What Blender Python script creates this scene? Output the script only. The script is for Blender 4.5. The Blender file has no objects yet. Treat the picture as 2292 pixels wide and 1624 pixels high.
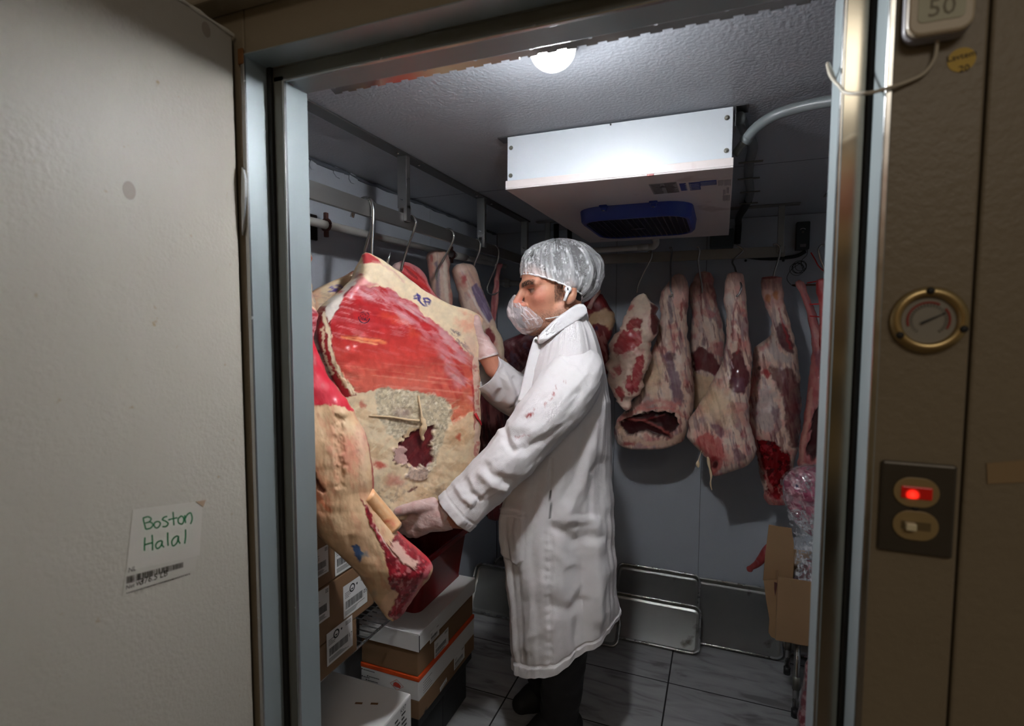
import bpy, math, random
import numpy as np
from mathutils import Vector, Matrix

# ------------------------------------------------------------------ camera
SC = bpy.context.scene
COL = SC.collection
FPX = 1197.0
CX, CY = 1146.0, 812.0
CAMH = 1.47

def unit(v):
    v = np.array(v, float)
    return v / np.linalg.norm(v)

_yb = unit([1617 - CX, -(732 - CY), -FPX])
_xb = -unit([-1911 - CX, -(722 - CY), -FPX])
_xb = unit(_xb - _yb * np.dot(_xb, _yb))
_zb = np.cross(_xb, _yb)
CAMM = np.array([_xb, _yb, _zb])
CAMO = np.array([0.0, 0.0, CAMH])

cam_data = bpy.data.cameras.new('camera')
cam = bpy.data.objects.new('camera', cam_data)
COL.objects.link(cam)
cam.matrix_world = Matrix.Translation((0, 0, CAMH)) @ Matrix([list(r) for r in CAMM]).to_4x4()
cam_data.sensor_width = 36.0
cam_data.lens = FPX / 2292.0 * 36.0
cam_data.clip_start = 0.02
cam_data.dof.use_dof = True
cam_data.dof.focus_distance = 1.75
cam_data.dof.aperture_fstop = 3.5
SC.camera = cam

# ------------------------------------------------------------------ light
SC.view_settings.view_transform = 'Standard'
SC.view_settings.look = 'None'
SC.view_settings.exposure = 0.0
SC.view_settings.gamma = 1.0
SC.view_settings.use_curve_mapping = False

world = bpy.data.worlds.new('kitchen_air')
SC.world = world
world.use_nodes = True
world.node_tree.nodes['Background'].inputs[0].default_value = (1.0, 0.88, 0.70, 1)
world.node_tree.nodes['Background'].inputs[1].default_value = 0.10

# the kitchen's warm ceiling lamp, behind the photographer
kl = bpy.data.lights.new('kitchen_lamp', 'AREA')
kl.shape = 'RECTANGLE'; kl.size = 1.2; kl.size_y = 0.6
kl.energy = 11.0
kl.color = (1.0, 0.90, 0.76)
klo = bpy.data.objects.new('kitchen_lamp', kl)
COL.objects.link(klo)
klo.location = (0.7, -1.45, 2.7)
klo.rotation_euler = (math.radians(12), math.radians(8), 0)

BULB_STRENGTH = 920.0
# ------------------------------------------------------------------ geometry helpers
def ray(px, py):
    return CAMM @ np.array([px - CX, -(py - CY), -FPX])
def onX(px, py, X):
    r = ray(px, py); return CAMO + r * (X / r[0])
def onY(px, py, Y):
    r = ray(px, py); return CAMO + r * (Y / r[1])
def onZ(px, py, Z):
    r = ray(px, py); return CAMO + r * ((Z - CAMH) / r[2])
def onD(px, py, d):
    return CAMO + ray(px, py) * (d / FPX)
def project(P):
    v = (np.asarray(P, float) - CAMO) @ CAMM
    return np.stack([CX + v[..., 0] * FPX / -v[..., 2], CY - v[..., 1] * FPX / -v[..., 2]], -1)
def depth_of(P):
    return -((np.asarray(P, float) - CAMO) @ CAMM)[..., 2]

def srgb(r, g, b):
    c = np.array([r, g, b], float) / 255.0
    return np.where(c <= 0.04045, c / 12.92, ((c + 0.055) / 1.055) ** 2.4)

# numpy value noise
def _hash(ix, iy, iz, seed):
    h = (ix.astype(np.int64) * 374761393 + iy.astype(np.int64) * 668265263 + iz.astype(np.int64) * 1442695041 + seed * 974634777) & 0x7fffffff
    h = ((h ^ (h >> 13)) * 1274126177) & 0x7fffffff
    h = (h ^ (h >> 16)) & 0xffff
    return h / 65535.0
def vnoise(x, y, z=None, seed=0):
    x = np.asarray(x, float); y = np.asarray(y, float)
    z = np.zeros_like(x) if z is None else np.asarray(z, float)
    x0 = np.floor(x); y0 = np.floor(y); z0 = np.floor(z)
    fx = x - x0; fy = y - y0; fz = z - z0
    fx = fx * fx * (3 - 2 * fx); fy = fy * fy * (3 - 2 * fy); fz = fz * fz * (3 - 2 * fz)
    r = 0
    flat = not np.any(z)
    for dz in ((0,) if flat else (0, 1)):
        wz = 1.0 if flat else (fz if dz else 1 - fz)
        for dy in (0, 1):
            wy = fy if dy else 1 - fy
            for dx in (0, 1):
                wx = fx if dx else 1 - fx
                r = r + wx * wy * wz * _hash(x0 + dx, y0 + dy, z0 + dz, seed)
    return r
def fbm(x, y, z=None, seed=0, octv=4, gain=0.5):
    a = 1.0; s = 0; t = 0; f = 1.0
    for o in range(octv):
        s = s + a * vnoise(np.asarray(x) * f, np.asarray(y) * f, None if z is None else np.asarray(z) * f, seed + o * 17)
        t += a; a *= gain; f *= 2.03
    return s / t
def sstep(a, b, x):
    t = np.clip((x - a) / (b - a), 0, 1)
    return t * t * (3 - 2 * t)

# ------------------------------------------------------------------ objects
WLOC = {}
def _link(o, parent, origin):
    COL.objects.link(o)
    WLOC[o.name] = np.array(origin, float)
    if parent is not None:
        o.parent = parent
        o.location = Vector(np.array(origin, float) - WLOC[parent.name])
    else:
        o.location = Vector(origin)
    return o
def tag(o, label=None, cat=None, group=None, kind=None):
    if label: o['label'] = label
    if cat: o['category'] = cat
    if group: o['group'] = group
    if kind: o['kind'] = kind
    return o
def thing(name, loc, label=None, cat=None, group=None, kind=None):
    o = bpy.data.objects.new(name, None)
    o.empty_display_size = 0.05
    _link(o, None, loc)
    return tag(o, label, cat, group, kind)

def mk(name, V, F, mat, parent=None, col=None, smooth=True, bevel=0, gloss=None, solid=0, subsurf=0):
    """mesh object from vertex array and a list of faces (ndarray of quads or list of tuples)"""
    V = np.asarray(V, float)
    lo = V.min(0); hi = V.max(0)
    org = np.array([(lo[0] + hi[0]) / 2, (lo[1] + hi[1]) / 2, lo[2]])
    me = bpy.data.meshes.new(name)
    Vl = V - org
    if isinstance(F, np.ndarray):
        k = F.shape[1]; m = F.shape[0]
        me.vertices.add(len(V)); me.loops.add(m * k); me.polygons.add(m)
        me.vertices.foreach_set('co', Vl.astype(np.float32).ravel())
        me.loops.foreach_set('vertex_index', F.astype(np.int32).ravel())
        me.polygons.foreach_set('loop_start', np.arange(0, m * k, k, dtype=np.int32))
        me.update(calc_edges=True)
        me.validate()
    else:
        me.from_pydata([tuple(v) for v in Vl], [], [tuple(f) for f in F])
        me.validate()
    if col is not None:
        a = me.color_attributes.new('Col', 'FLOAT_COLOR', 'POINT')
        c = np.ones((len(V), 4), np.float32); c[:, :3] = col
        if gloss is not None: c[:, 3] = gloss
        a.data.foreach_set('color', c.ravel())
    me.polygons.foreach_set('use_smooth', np.full(len(me.polygons), bool(smooth)))
    if mat is not None: me.materials.append(mat)
    o = bpy.data.objects.new(name, me)
    _link(o, parent, org)
    if solid:
        s = o.modifiers.new('solid', 'SOLIDIFY'); s.thickness = solid; s.offset = 0
    if bevel:
        b = o.modifiers.new('bevel', 'BEVEL'); b.width = bevel; b.segments = 2; b.limit_method = 'ANGLE'
    if subsurf:
        s = o.modifiers.new('sub', 'SUBSURF'); s.levels = subsurf; s.render_levels = subsurf
    return o

class MB:
    """collects shapes in world coordinates, then build() links ONE mesh object"""
    def __init__(self): self.V = []; self.F = []
    def add(self, V, F):
        n = len(self.V); self.V += [tuple(v) for v in V]; self.F += [tuple(i + n for i in f) for f in F]; return self
    def box(self, a, b):
        x0, y0, z0 = a; x1, y1, z1 = b
        V = [(x, y, z) for z in (z0, z1) for y in (y0, y1) for x in (x0, x1)]
        return self.add(V, [(0, 2, 3, 1), (4, 5, 7, 6), (0, 1, 5, 4), (2, 6, 7, 3), (0, 4, 6, 2), (1, 3, 7, 5)])
    def obox(self, c, ax, ay, az):
        """oriented box: centre and three half-axis vectors"""
        c, ax, ay, az = [np.array(v, float) for v in (c, ax, ay, az)]
        V = [c + i * ax + j * ay + k * az for k in (-1, 1) for j in (-1, 1) for i in (-1, 1)]
        return self.add(V, [(0, 2, 3, 1), (4, 5, 7, 6), (0, 1, 5, 4), (2, 6, 7, 3), (0, 4, 6, 2), (1, 3, 7, 5)])
    def prism(self, pts, vec):
        """polygon (3D points) extruded along vec"""
        pts = [np.array(p, float) for p in pts]; vec = np.array(vec, float); n = len(pts)
        V = pts + [p + vec for p in pts]
        F = [tuple(range(n - 1, -1, -1)), tuple(range(n, 2 * n))] + [(i, (i + 1) % n, n + (i + 1) % n, n + i) for i in range(n)]
        return self.add(V, F)
    def tube(self, pts, r, seg=10, cap=True):
        pts = [np.array(p, float) for p in pts]; n = len(pts)
        rr = r if hasattr(r, '__len__') else [r] * n
        V = []; F = []
        up = None
        for i, p in enumerate(pts):
            t = unit(pts[min(i + 1, n - 1)] - pts[max(i - 1, 0)])
            if up is None:
                up = np.array([0, 0, 1.0]) if abs(t[2]) < 0.9 else np.array([1.0, 0, 0])
            a = unit(np.cross(t, up)); b = np.cross(a, t); up = b
            for k in range(seg):
                w = 2 * math.pi * k / seg
                V.append(p + rr[i] * (math.cos(w) * a + math.sin(w) * b))
        for i in range(n - 1):
            for k in range(seg):
                F.append((i * seg + k, i * seg + (k + 1) % seg, (i + 1) * seg + (k + 1) % seg, (i + 1) * seg + k))
        if cap:
            F.append(tuple(range(seg - 1, -1, -1))); F.append(tuple(range((n - 1) * seg, n * seg)))
        return self.add(V, F)
    def lathe(self, c, axis, prof, seg=24, sx=1.0, ref=None):
        """profile [(r, h)] turned about axis through c"""
        c = np.array(c, float); axis = unit(axis)
        ref = np.array([0, 0, 1.0]) if ref is None else np.array(ref, float)
        if abs(np.dot(ref, axis)) > 0.9: ref = np.array([1.0, 0, 0])
        a = unit(np.cross(axis, ref)); b = np.cross(axis, a)
        V = []; F = []; n = len(prof)
        for (r, h) in prof:
            for k in range(seg):
                w = 2 * math.pi * k / seg
                V.append(c + axis * h + max(r, 1e-5) * (math.cos(w) * a * sx + math.sin(w) * b))
        for i in range(n - 1):
            for k in range(seg):
                F.append((i * seg + k, i * seg + (k + 1) % seg, (i + 1) * seg + (k + 1) % seg, (i + 1) * seg + k))
        F.append(tuple(range(seg - 1, -1, -1))); F.append(tuple(range((n - 1) * seg, n * seg)))
        return self.add(V, F)
    def build(self, name, mat, parent=None, smooth=False, bevel=0, **k):
        o = mk(name, self.V, self.F, mat, parent, smooth=smooth, bevel=bevel, **k)
        return o

def autosmooth(o, ang=35):
    me = o.data
    me.polygons.foreach_set('use_smooth', np.full(len(me.polygons), True))
    try:
        me.set_sharp_from_angle(angle=math.radians(ang))
    except Exception:
        pass
    return o

def catmull(P, n, closed=False):
    """resample a polyline (k, dim) smoothly to n points"""
    P = np.array(P, float)
    k = len(P)
    if k < 3:
        t = np.linspace(0, 1, n)[:, None]; return P[0] * (1 - t) + P[-1] * t
    d = np.r_[0, np.cumsum(np.maximum(np.linalg.norm(np.diff(P, axis=0), axis=1), 1e-6))]
    t = np.linspace(0, d[-1], n)
    i = np.clip(np.searchsorted(d, t, side='right') - 1, 0, k - 2)
    u = ((t - d[i]) / (d[i + 1] - d[i]))[:, None]
    m = np.gradient(P, d, axis=0)
    h = (d[i + 1] - d[i])[:, None]
    return ((2 * u**3 - 3 * u**2 + 1) * P[i] + (u**3 - 2 * u**2 + u) * h * m[i] + (-2 * u**3 + 3 * u**2) * P[i + 1] + (u**3 - u**2) * h * m[i + 1])

# ------------------------------------------------------------------ materials
MATS = {}
def nodes_of(m):
    m.use_nodes = True
    nt = m.node_tree
    return nt, nt.nodes['Principled BSDF']
def mat(name, rgb, rough=0.5, metal=0.0, bump=0.0, bscale=100.0, var=0.0, vscale=8.0, spec=0.5, stretch=(1, 1, 1), emit=None, coat=0.0, dirt=None, aniso=0):
    """principled material with procedural colour variation and relief"""
    if name in MATS: return MATS[name]
    m = bpy.data.materials.new(name); nt, b = nodes_of(m)
    N = nt.nodes; L = nt.links
    c = tuple(srgb(*rgb)) + (1,)
    b.inputs['Base Color'].default_value = c
    b.inputs['Roughness'].default_value = rough
    b.inputs['Metallic'].default_value = metal
    b.inputs['Specular IOR Level'].default_value = spec
    b.inputs['Coat Weight'].default_value = coat
    tc = N.new('ShaderNodeTexCoord'); mp = N.new('ShaderNodeMapping')
    mp.inputs['Scale'].default_value = stretch
    L.new(tc.outputs['Object'], mp.inputs['Vector'])
    no = N.new('ShaderNodeTexNoise'); no.inputs['Scale'].default_value = vscale; no.inputs['Detail'].default_value = 5
    L.new(mp.outputs[0], no.inputs['Vector'])
    if var > 0:
        mx = N.new('ShaderNodeMix'); mx.data_type = 'RGBA'
        mx.inputs['A'].default_value = tuple(x * (1 - var) for x in c[:3]) + (1,)
        mx.inputs['B'].default_value = tuple(min(1, x * (1 + var)) for x in c[:3]) + (1,)
        L.new(no.outputs['Fac'], mx.inputs['Factor'])
        out = mx.outputs['Result']
        if dirt:
            dn = N.new('ShaderNodeTexNoise'); dn.inputs['Scale'].default_value = dirt[1]; dn.inputs['Detail'].default_value = 6
            L.new(tc.outputs['Object'], dn.inputs['Vector'])
            rp = N.new('ShaderNodeMapRange'); rp.inputs['From Min'].default_value = dirt[2]; rp.inputs['From Max'].default_value = dirt[2] + 0.08
            L.new(dn.outputs['Fac'], rp.inputs['Value'])
            m2 = N.new('ShaderNodeMix'); m2.data_type = 'RGBA'
            L.new(out, m2.inputs['A']); m2.inputs['B'].default_value = tuple(srgb(*dirt[0])) + (1,)
            L.new(rp.outputs[0], m2.inputs['Factor']); out = m2.outputs['Result']
        L.new(out, b.inputs['Base Color'])
        rr = N.new('ShaderNodeMapRange'); rr.inputs['To Min'].default_value = max(0.03, rough - 0.08); rr.inputs['To Max'].default_value = min(1, rough + 0.08)
        L.new(no.outputs['Fac'], rr.inputs['Value']); L.new(rr.outputs[0], b.inputs['Roughness'])
    if bump > 0:
        bn = N.new('ShaderNodeTexNoise'); bn.inputs['Scale'].default_value = bscale; bn.inputs['Detail'].default_value = 3
        L.new(mp.outputs[0], bn.inputs['Vector'])
        bp = N.new('ShaderNodeBump'); bp.inputs['Strength'].default_value = min(1, bump); bp.inputs['Distance'].default_value = 0.002 * max(1, bump)
        L.new(bn.outputs['Fac'], bp.inputs['Height']); L.new(bp.outputs[0], b.inputs['Normal'])
    if emit:
        b.inputs['Emission Color'].default_value = tuple(srgb(*emit[:3])) + (1,); b.inputs['Emission Strength'].default_value = emit[3]
    MATS[name] = m
    return m

def mat_flesh(name, rough=0.38, coat=0.25, bump=0.5, bscale=90, fvar=0.16, fscale=60, sss=0.0):
    """colour painted per vertex (attribute Col), alpha = how wet; fine mottling and relief by noise"""
    if name in MATS: return MATS[name]
    m = bpy.data.materials.new(name); nt, b = nodes_of(m); N = nt.nodes; L = nt.links
    at = N.new('ShaderNodeAttribute'); at.attribute_name = 'Col'
    tc = N.new('ShaderNodeTexCoord')
    n1 = N.new('ShaderNodeTexNoise'); n1.inputs['Scale'].default_value = fscale; n1.inputs['Detail'].default_value = 6; n1.inputs['Distortion'].default_value = 0.6
    L.new(tc.outputs['Object'], n1.inputs['Vector'])
    mr = N.new('ShaderNodeMapRange'); mr.inputs['From Min'].default_value = 0.25; mr.inputs['From Max'].default_value = 0.75
    mr.inputs['To Min'].default_value = 1 - fvar; mr.inputs['To Max'].default_value = 1 + fvar
    L.new(n1.outputs['Fac'], mr.inputs['Value'])
    vm = N.new('ShaderNodeVectorMath'); vm.operation = 'SCALE'
    L.new(at.outputs['Color'], vm.inputs[0]); L.new(mr.outputs[0], vm.inputs['Scale'])
    L.new(vm.outputs[0], b.inputs['Base Color'])
    rr = N.new('ShaderNodeMapRange'); rr.inputs['To Min'].default_value = rough + 0.25; rr.inputs['To Max'].default_value = rough - 0.1
    L.new(at.outputs['Alpha'], rr.inputs['Value']); L.new(rr.outputs[0], b.inputs['Roughness'])
    n2 = N.new('ShaderNodeTexNoise'); n2.inputs['Scale'].default_value = bscale; n2.inputs['Detail'].default_value = 5
    L.new(tc.outputs['Object'], n2.inputs['Vector'])
    bp = N.new('ShaderNodeBump'); bp.inputs['Strength'].default_value = bump; bp.inputs['Distance'].default_value = 0.004
    L.new(n2.outputs['Fac'], bp.inputs['Height']); L.new(bp.outputs[0], b.inputs['Normal'])
    cw = N.new('ShaderNodeMath'); cw.operation = 'MULTIPLY'; cw.inputs[1].default_value = coat
    L.new(at.outputs['Alpha'], cw.inputs[0]); L.new(cw.outputs[0], b.inputs['Coat Weight'])
    b.inputs['Coat Roughness'].default_value = 0.15
    b.inputs['Specular IOR Level'].default_value = 0.4
    if sss:
        b.inputs['Subsurface Weight'].default_value = sss
        b.inputs['Subsurface Radius'].default_value = (0.012, 0.004, 0.002)
    MATS[name] = m
    return m

def mat_clear(name, rgb, alpha=0.5, rough=0.4, lines=0.0, lscale=30.0, spec=0.5):
    """thin translucent sheet: fine threads or plastic, partly see-through"""
    if name in MATS: return MATS[name]
    m = bpy.data.materials.new(name); nt, b = nodes_of(m); N = nt.nodes; L = nt.links
    b.inputs['Base Color'].default_value = tuple(srgb(*rgb)) + (1,)
    b.inputs['Roughness'].default_value = rough
    b.inputs['Specular IOR Level'].default_value = spec
    b.inputs['Alpha'].default_value = alpha
    if lines > 0:
        tc = N.new('ShaderNodeTexCoord')
        n0 = N.new('ShaderNodeTexNoise'); n0.inputs['Scale'].default_value = lscale; n0.inputs['Detail'].default_value = 3; n0.inputs['Distortion'].default_value = 1.2
        L.new(tc.outputs['Object'], n0.inputs['Vector'])
        d = N.new('ShaderNodeMath'); d.operation = 'SUBTRACT'; d.inputs[1].default_value = 0.5; L.new(n0.outputs['Fac'], d.inputs[0])
        a = N.new('ShaderNodeMath'); a.operation = 'ABSOLUTE'; L.new(d.outputs[0], a.inputs[0])
        r = N.new('ShaderNodeMapRange'); r.inputs['From Min'].default_value = 0.0; r.inputs['From Max'].default_value = 0.05
        r.inputs['To Min'].default_value = min(1, alpha + lines); r.inputs['To Max'].default_value = alpha
        L.new(a.outputs[0], r.inputs['Value'])
        L.new(r.outputs[0], b.inputs['Alpha'])
    MATS[name] = m
    return m

# ------------------------------------------------------------------ lettering (mesh from the built-in font)
def text_mesh(s, size, origin, right, up, align='LEFT', off=0.0004):
    cu = bpy.data.curves.new('t', 'FONT'); cu.body = s; cu.size = size; cu.align_x = align; cu.resolution_u = 2
    o = bpy.data.objects.new('t', cu)
    me = bpy.data.meshes.new_from_object(o)
    V = np.zeros(len(me.vertices) * 3); me.vertices.foreach_get('co', V); V = V.reshape(-1, 3)
    F = [tuple(p.vertices) for p in me.polygons]
    right = unit(right); up = unit(up); n = np.cross(right, up)
    W = np.array(origin, float) + V[:, :1] * right + V[:, 1:2] * up + n * off
    bpy.data.objects.remove(o); bpy.data.curves.remove(cu); bpy.data.meshes.remove(me)
    return W, F
def quad_rect(mb, o, right, up, x0, y0, x1, y1, off=0.0004):
    right = unit(right); up = unit(up); n = np.cross(right, up); o = np.array(o, float)
    mb.add([o + right * x + up * y + n * off for x, y in ((x0, y0), (x1, y0), (x1, y1), (x0, y1))], [(0, 1, 2, 3)])
# ================================================================== THE SETTING
CEIL = 2.0
XL, XR, YB, YF = -1.225, 0.86, 2.87, 0.87     # inside faces of the cold room
YO = 0.75                                     # outside face of the door wall
XO0, XO1 = -0.812, 0.169                      # outer rebate of the doorway
XI0, XI1 = -0.776, 0.136                      # inner clear opening
YR = 0.805                                    # where the rebate steps in
ZO, ZI = 1.955, 1.928                         # heads of the two openings

m_wall = mat('cold_wall', (190, 195, 204), 0.42, bump=0.35, bscale=160, var=0.06, vscale=5)
m_ceil = mat('embossed_ceiling', (182, 186, 194), 0.32, bump=0.8, bscale=120, var=0.05, vscale=4)
m_cream = mat('cream_panel', (132, 120, 101), 0.45, bump=0.45, bscale=110, var=0.06, vscale=6)
m_door = mat('cream_door', (166, 160, 149), 0.46, spec=0.4, bump=0.5, bscale=150, var=0.05, vscale=5, dirt=((150, 135, 105), 55, 0.70))
m_galv = mat('galvanised_steel', (158, 168, 170), 0.42, metal=0.55, bump=0.1, bscale=60, var=0.12, vscale=14, stretch=(1, 1, 0.3))
m_galvd = mat('dull_steel', (120, 118, 110), 0.40, metal=0.6, var=0.12, vscale=20)
m_mirror = mat('polished_steel', (170, 165, 152), 0.16, metal=1.0, var=0.08, vscale=12)
m_stain = mat('stainless_steel', (196, 196, 194), 0.24, metal=1.0, var=0.06, vscale=40)
m_rail = mat('brushed_rail', (150, 148, 146), 0.40, metal=0.9, var=0.08, vscale=30, stretch=(1, .1, 1))
m_gasket = mat('black_gasket', (14, 13, 12), 0.7, var=0.05)
m_grout = mat('dark_grout', (34, 33, 33), 0.9, var=0.1)
m_rust = mat('rust_stain', (110, 70, 30), 0.8, var=0.3, vscale=200)
m_joint = mat('panel_joint', (96, 100, 108), 0.6, var=0.1)

# marble floor tile
def marble():
    m = bpy.data.materials.new('marble_tile'); nt, b = nodes_of(m); N = nt.nodes; L = nt.links
    tc = N.new('ShaderNodeTexCoord'); oi = N.new('ShaderNodeObjectInfo')
    ad = N.new('ShaderNodeVectorMath'); ad.operation = 'ADD'
    sc = N.new('ShaderNodeVectorMath'); sc.operation = 'SCALE'; sc.inputs['Scale'].default_value = 9.0
    cb = N.new('ShaderNodeCombineXYZ'); L.new(oi.outputs['Random'], cb.inputs[0]); L.new(oi.outputs['Random'], cb.inputs[2])
    L.new(cb.outputs[0], sc.inputs[0]); L.new(tc.outputs['Object'], ad.inputs[0]); L.new(sc.outputs[0], ad.inputs[1])
    mp = N.new('ShaderNodeMapping'); mp.inputs['Rotation'].default_value = (0, 0, 0.75); mp.inputs['Scale'].default_value = (2.2, 9, 1)
    L.new(ad.outputs[0], mp.inputs['Vector'])
    n = N.new('ShaderNodeTexNoise'); n.inputs['Scale'].default_value = 2.2; n.inputs['Detail'].default_value = 7; n.inputs['Distortion'].default_value = 0.9
    L.new(mp.outputs[0], n.inputs['Vector'])
    r = N.new('ShaderNodeValToRGB')
    r.color_ramp.elements[0].position = 0.33; r.color_ramp.elements[0].color = tuple(srgb(112, 110, 110)) + (1,)
    r.color_ramp.elements[1].position = 0.46; r.color_ramp.elements[1].color = tuple(srgb(150, 149, 150)) + (1,)
    e = r.color_ramp.elements.new(0.7); e.color = tuple(srgb(166, 165, 166)) + (1,)
    L.new(n.outputs['Fac'], r.inputs[0]); L.new(r.outputs[0], b.inputs['Base Color'])
    b.inputs['Roughness'].default_value = 0.34
    return m
m_marble = marble()

# floor: sub-floor slab with each tile laid on it
fl = MB().box((XL - .1, YO - .009, -0.06), (XR + .1, YB + .1, -0.0009)).build('floor', m_grout); tag(fl, kind='structure')
TW, TD, G = 0.592, 0.331, 0.0030
ix0 = math.floor((XL + 0.169) / TW); ix1 = math.ceil((XR + 0.169) / TW)
for i in range(ix0, ix1):
    for j in range(-5, 3):
        x0 = max(-0.169 + i * TW + G, XL); x1 = min(-0.169 + (i + 1) * TW - G, XR)
        y0 = max(2.214 + j * TD + G, YF + .001); y1 = min(2.214 + (j + 1) * TD - G, YB)
        if x1 - x0 < .02 or y1 - y0 < .02: continue
        MB().box((x0, y0, -0.008), (x1, y1, 0.0)).build('floor_tile', m_marble, fl, bevel=0.0005)

# ceiling and walls
tag(MB().box((XL - .1, YF - .001, CEIL), (XR + .1, YB + .1, CEIL + .08)).build('ceiling', m_ceil), kind='structure')
cl = bpy.data.objects['ceiling']
MB().box((XL, 1.955, CEIL - .0006), (XR, 1.958, CEIL + .002)).build('ceiling_joint', m_joint, cl)
def panelled_wall(name, along, fixed, out, cuts, axis):
    """backing slab plus one panel per bay, joints left open between them"""
    w = MB()
    lo, hi = cuts[0], cuts[-1]
    if axis == 'x':
        w.box((lo - .1, fixed, 0), (hi + .1, fixed + out * .08, CEIL))
    else:
        w.box((fixed, lo, 0), (fixed + out * .08, hi + .02, CEIL))
    o = w.build(name, m_joint); tag(o, kind='structure')
    for a, b in zip(cuts[:-1], cuts[1:]):
        p = MB()
        if axis == 'x': p.box((a + .0012, fixed - out * .006, 0.0), (b - .0012, fixed + out * .002, CEIL - .002))
        else: p.box((fixed - out * .006, a + .0012, 0.0), (fixed + out * .002, b - .0012, CEIL - .002))
        p.build('wall_panel', m_wall, o, bevel=0.001)
    return o
panelled_wall('wall_back', 'x', YB, 1, [XL + .007, onY(1379, 700, YB)[0], onY(1562, 1300, YB)[0], XR - .007], 'x')
panelled_wall('wall_left', 'y', XL, -1, [YF, onX(960, 470, XL)[1], YB - .007], 'y')
panelled_wall('wall_right', 'y', XR, 1, [YF, 1.9, YB - .007], 'y')
# caulk bead and old sealant rags along the left wall / ceiling joint
cb = MB()
rng = random.Random(4)
pts = []
for k in range(60):
    y = YF + .02 + k * (YB - YF - .05) / 59
    pts.append((XL + .008, y, CEIL - .004 - rng.random() * .006))
cb.tube(pts, [0.004 + rng.random() * .004 for _ in pts], 6)
cb.build('trim_1', m_joint, bevel=0)
tag(bpy.data.objects['trim_1'], kind='structure')
cb = MB()
for (px, py, s) in ((700, 370, .016), (757, 385, .022), (790, 400, .02)):
    p = onX(px, py, XL + .008)
    ang = np.linspace(0, 2 * math.pi, 10)[:-1]
    cb.prism([p + np.array([0, s * math.cos(a) * (1 + .3 * rng.random()), s * .8 * math.sin(a) * (1 + .3 * rng.random())]) for a in ang], (.003, 0, 0))
cb.build('sealant_patch', m_wall, bpy.data.objects['wall_left'], smooth=False)

# ---- door wall (outside face towards the kitchen)
SEAM = onY(2180, 700, YO)[0]
wf = thing('wall_front', (0, YO, 0), kind='structure')
# right of the doorway: panel with the controls, then the next panel, set back a little
MB().box((XO1, YO, 0), (SEAM - .002, YF, 2.6)).build('wall_panel', m_cream, wf, bevel=0.003)
MB().box((SEAM + .002, YO + .005, 0), (1.6, YF, 2.6)).build('wall_panel', m_cream, wf, bevel=0.003)
MB().box((SEAM - .004, YO + .012, 0), (SEAM + .004, YF, 2.6)).build('joint_strip', mat('joint_putty', (74, 64, 52), .7, var=.1), wf)
# left of the doorway and above it
MB().box((-1.7, YO, 0), (XO0, YF, 2.6)).build('wall_panel', m_cream, wf, bevel=0.003)
MB().box((XO0 + .0005, YO + .0005, ZO), (XO1 - .0005, YF, 2.6)).build('header_panel', m_cream, wf, bevel=0.003)
MB().box((-1.7, YO - .045, 2.03), (1.6, YO - .0005, 2.6)).build('fascia', m_cream, wf, bevel=0.004)

# kitchen stand-in behind the photographer, added only to be reflected in the polished steel
kw = MB().box((-2.6, -2.12, 0), (2.6, -2.0, 2.75)).build('wall_kitchen', mat('kitchen_wall', (196, 170, 120), .6, var=.08, vscale=3)); tag(kw, kind='structure')
for (z0, z1, c) in ((.0, .55, (60, 54, 46)), (.55, .62, (150, 140, 120)), (1.02, 1.16, (48, 46, 46)), (1.44, 1.47, (120, 70, 40)), (1.56, 1.60, (120, 76, 50)), (1.78, 1.94, (40, 38, 36)), (2.12, 2.34, (150, 52, 46)), (2.5, 2.75, (70, 62, 52))):
    MB().box((.2, -2.0, z0), (1.3, -1.96, z1)).build('reflection_band', mat('reflection_band_%d' % c[0] + str(c[1]), c, .5, var=.15, vscale=9), kw)  # invented colour bands to vary the steel's reflection
MB().box((-2.6, -2.0, -.06), (2.6, YO - .01, -.005)).build('floor_kitchen', mat('kitchen_floor', (96, 84, 70), .5, var=.15, vscale=5)); tag(bpy.data.objects['floor_kitchen'], kind='structure')

# ---- steel lining of the doorway
fr = thing('trim_2', ((XI0 + XI1) / 2, YO, 0), kind='structure')
def lining(name, m, *boxes, bevel=.0015):
    b = MB()
    for a, c in boxes: b.box(a, c)
    return b.build(name, m, fr, bevel=bevel)
# left side: outer reveal, gasket slot, return face, inner reveal
lining('outer_reveal', m_galv, ((XO0 - .001, YO - .003, 0), (XO0 + .0015, YR - .006, ZO)))
lining('corner_bead', m_stain, ((XO0 - .006, YO - .0045, 0), (XO0 + .0025, YO + .0005, ZO)))
lining('gasket', m_gasket, ((XO0, YR - .006, 0), (XO0 + .0105, YR + .003, ZO)))
lining('return_face', m_galvd, ((XO0 + .0105, YR, 0), (XI0 + .001, YR + .003, ZI + .01)))
lining('inner_reveal', m_galv, ((XI0 - .034, YR + .0015, 0), (XI0, YF - .003, ZI)))
lining('edge_bead', m_stain, ((XI0 - .003, YR - .003, 0), (XI0 + .002, YR + .0045, ZI)))
# right side
lining('outer_reveal', m_galv, ((XO1 - .0015, YO - .003, 0), (XO1 + .001, YR + .002, ZO)))
lining('corner_bead', m_stain, ((XO1 - .0025, YO - .0045, 0), (XO1 + .005, YO + .0005, ZO)))
lining('gasket', m_gasket, ((XO1 - .0065, YR + .002, 0), (XO1, YR + .018, ZO)))
lining('return_face', m_mirror, ((XI1 - .001, YR + .012, 0), (XO1 - .0065, YR + .016, ZI + .01)))
lining('inner_reveal', m_galv, ((XI1, YR + .0145, 0), (XI1 + .034, YF + .03, ZI)))
lining('edge_bead', m_stain, ((XI1 - .003, YR + .0095, 0), (XI1 + .0015, YR + .018, ZI)))
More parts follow.
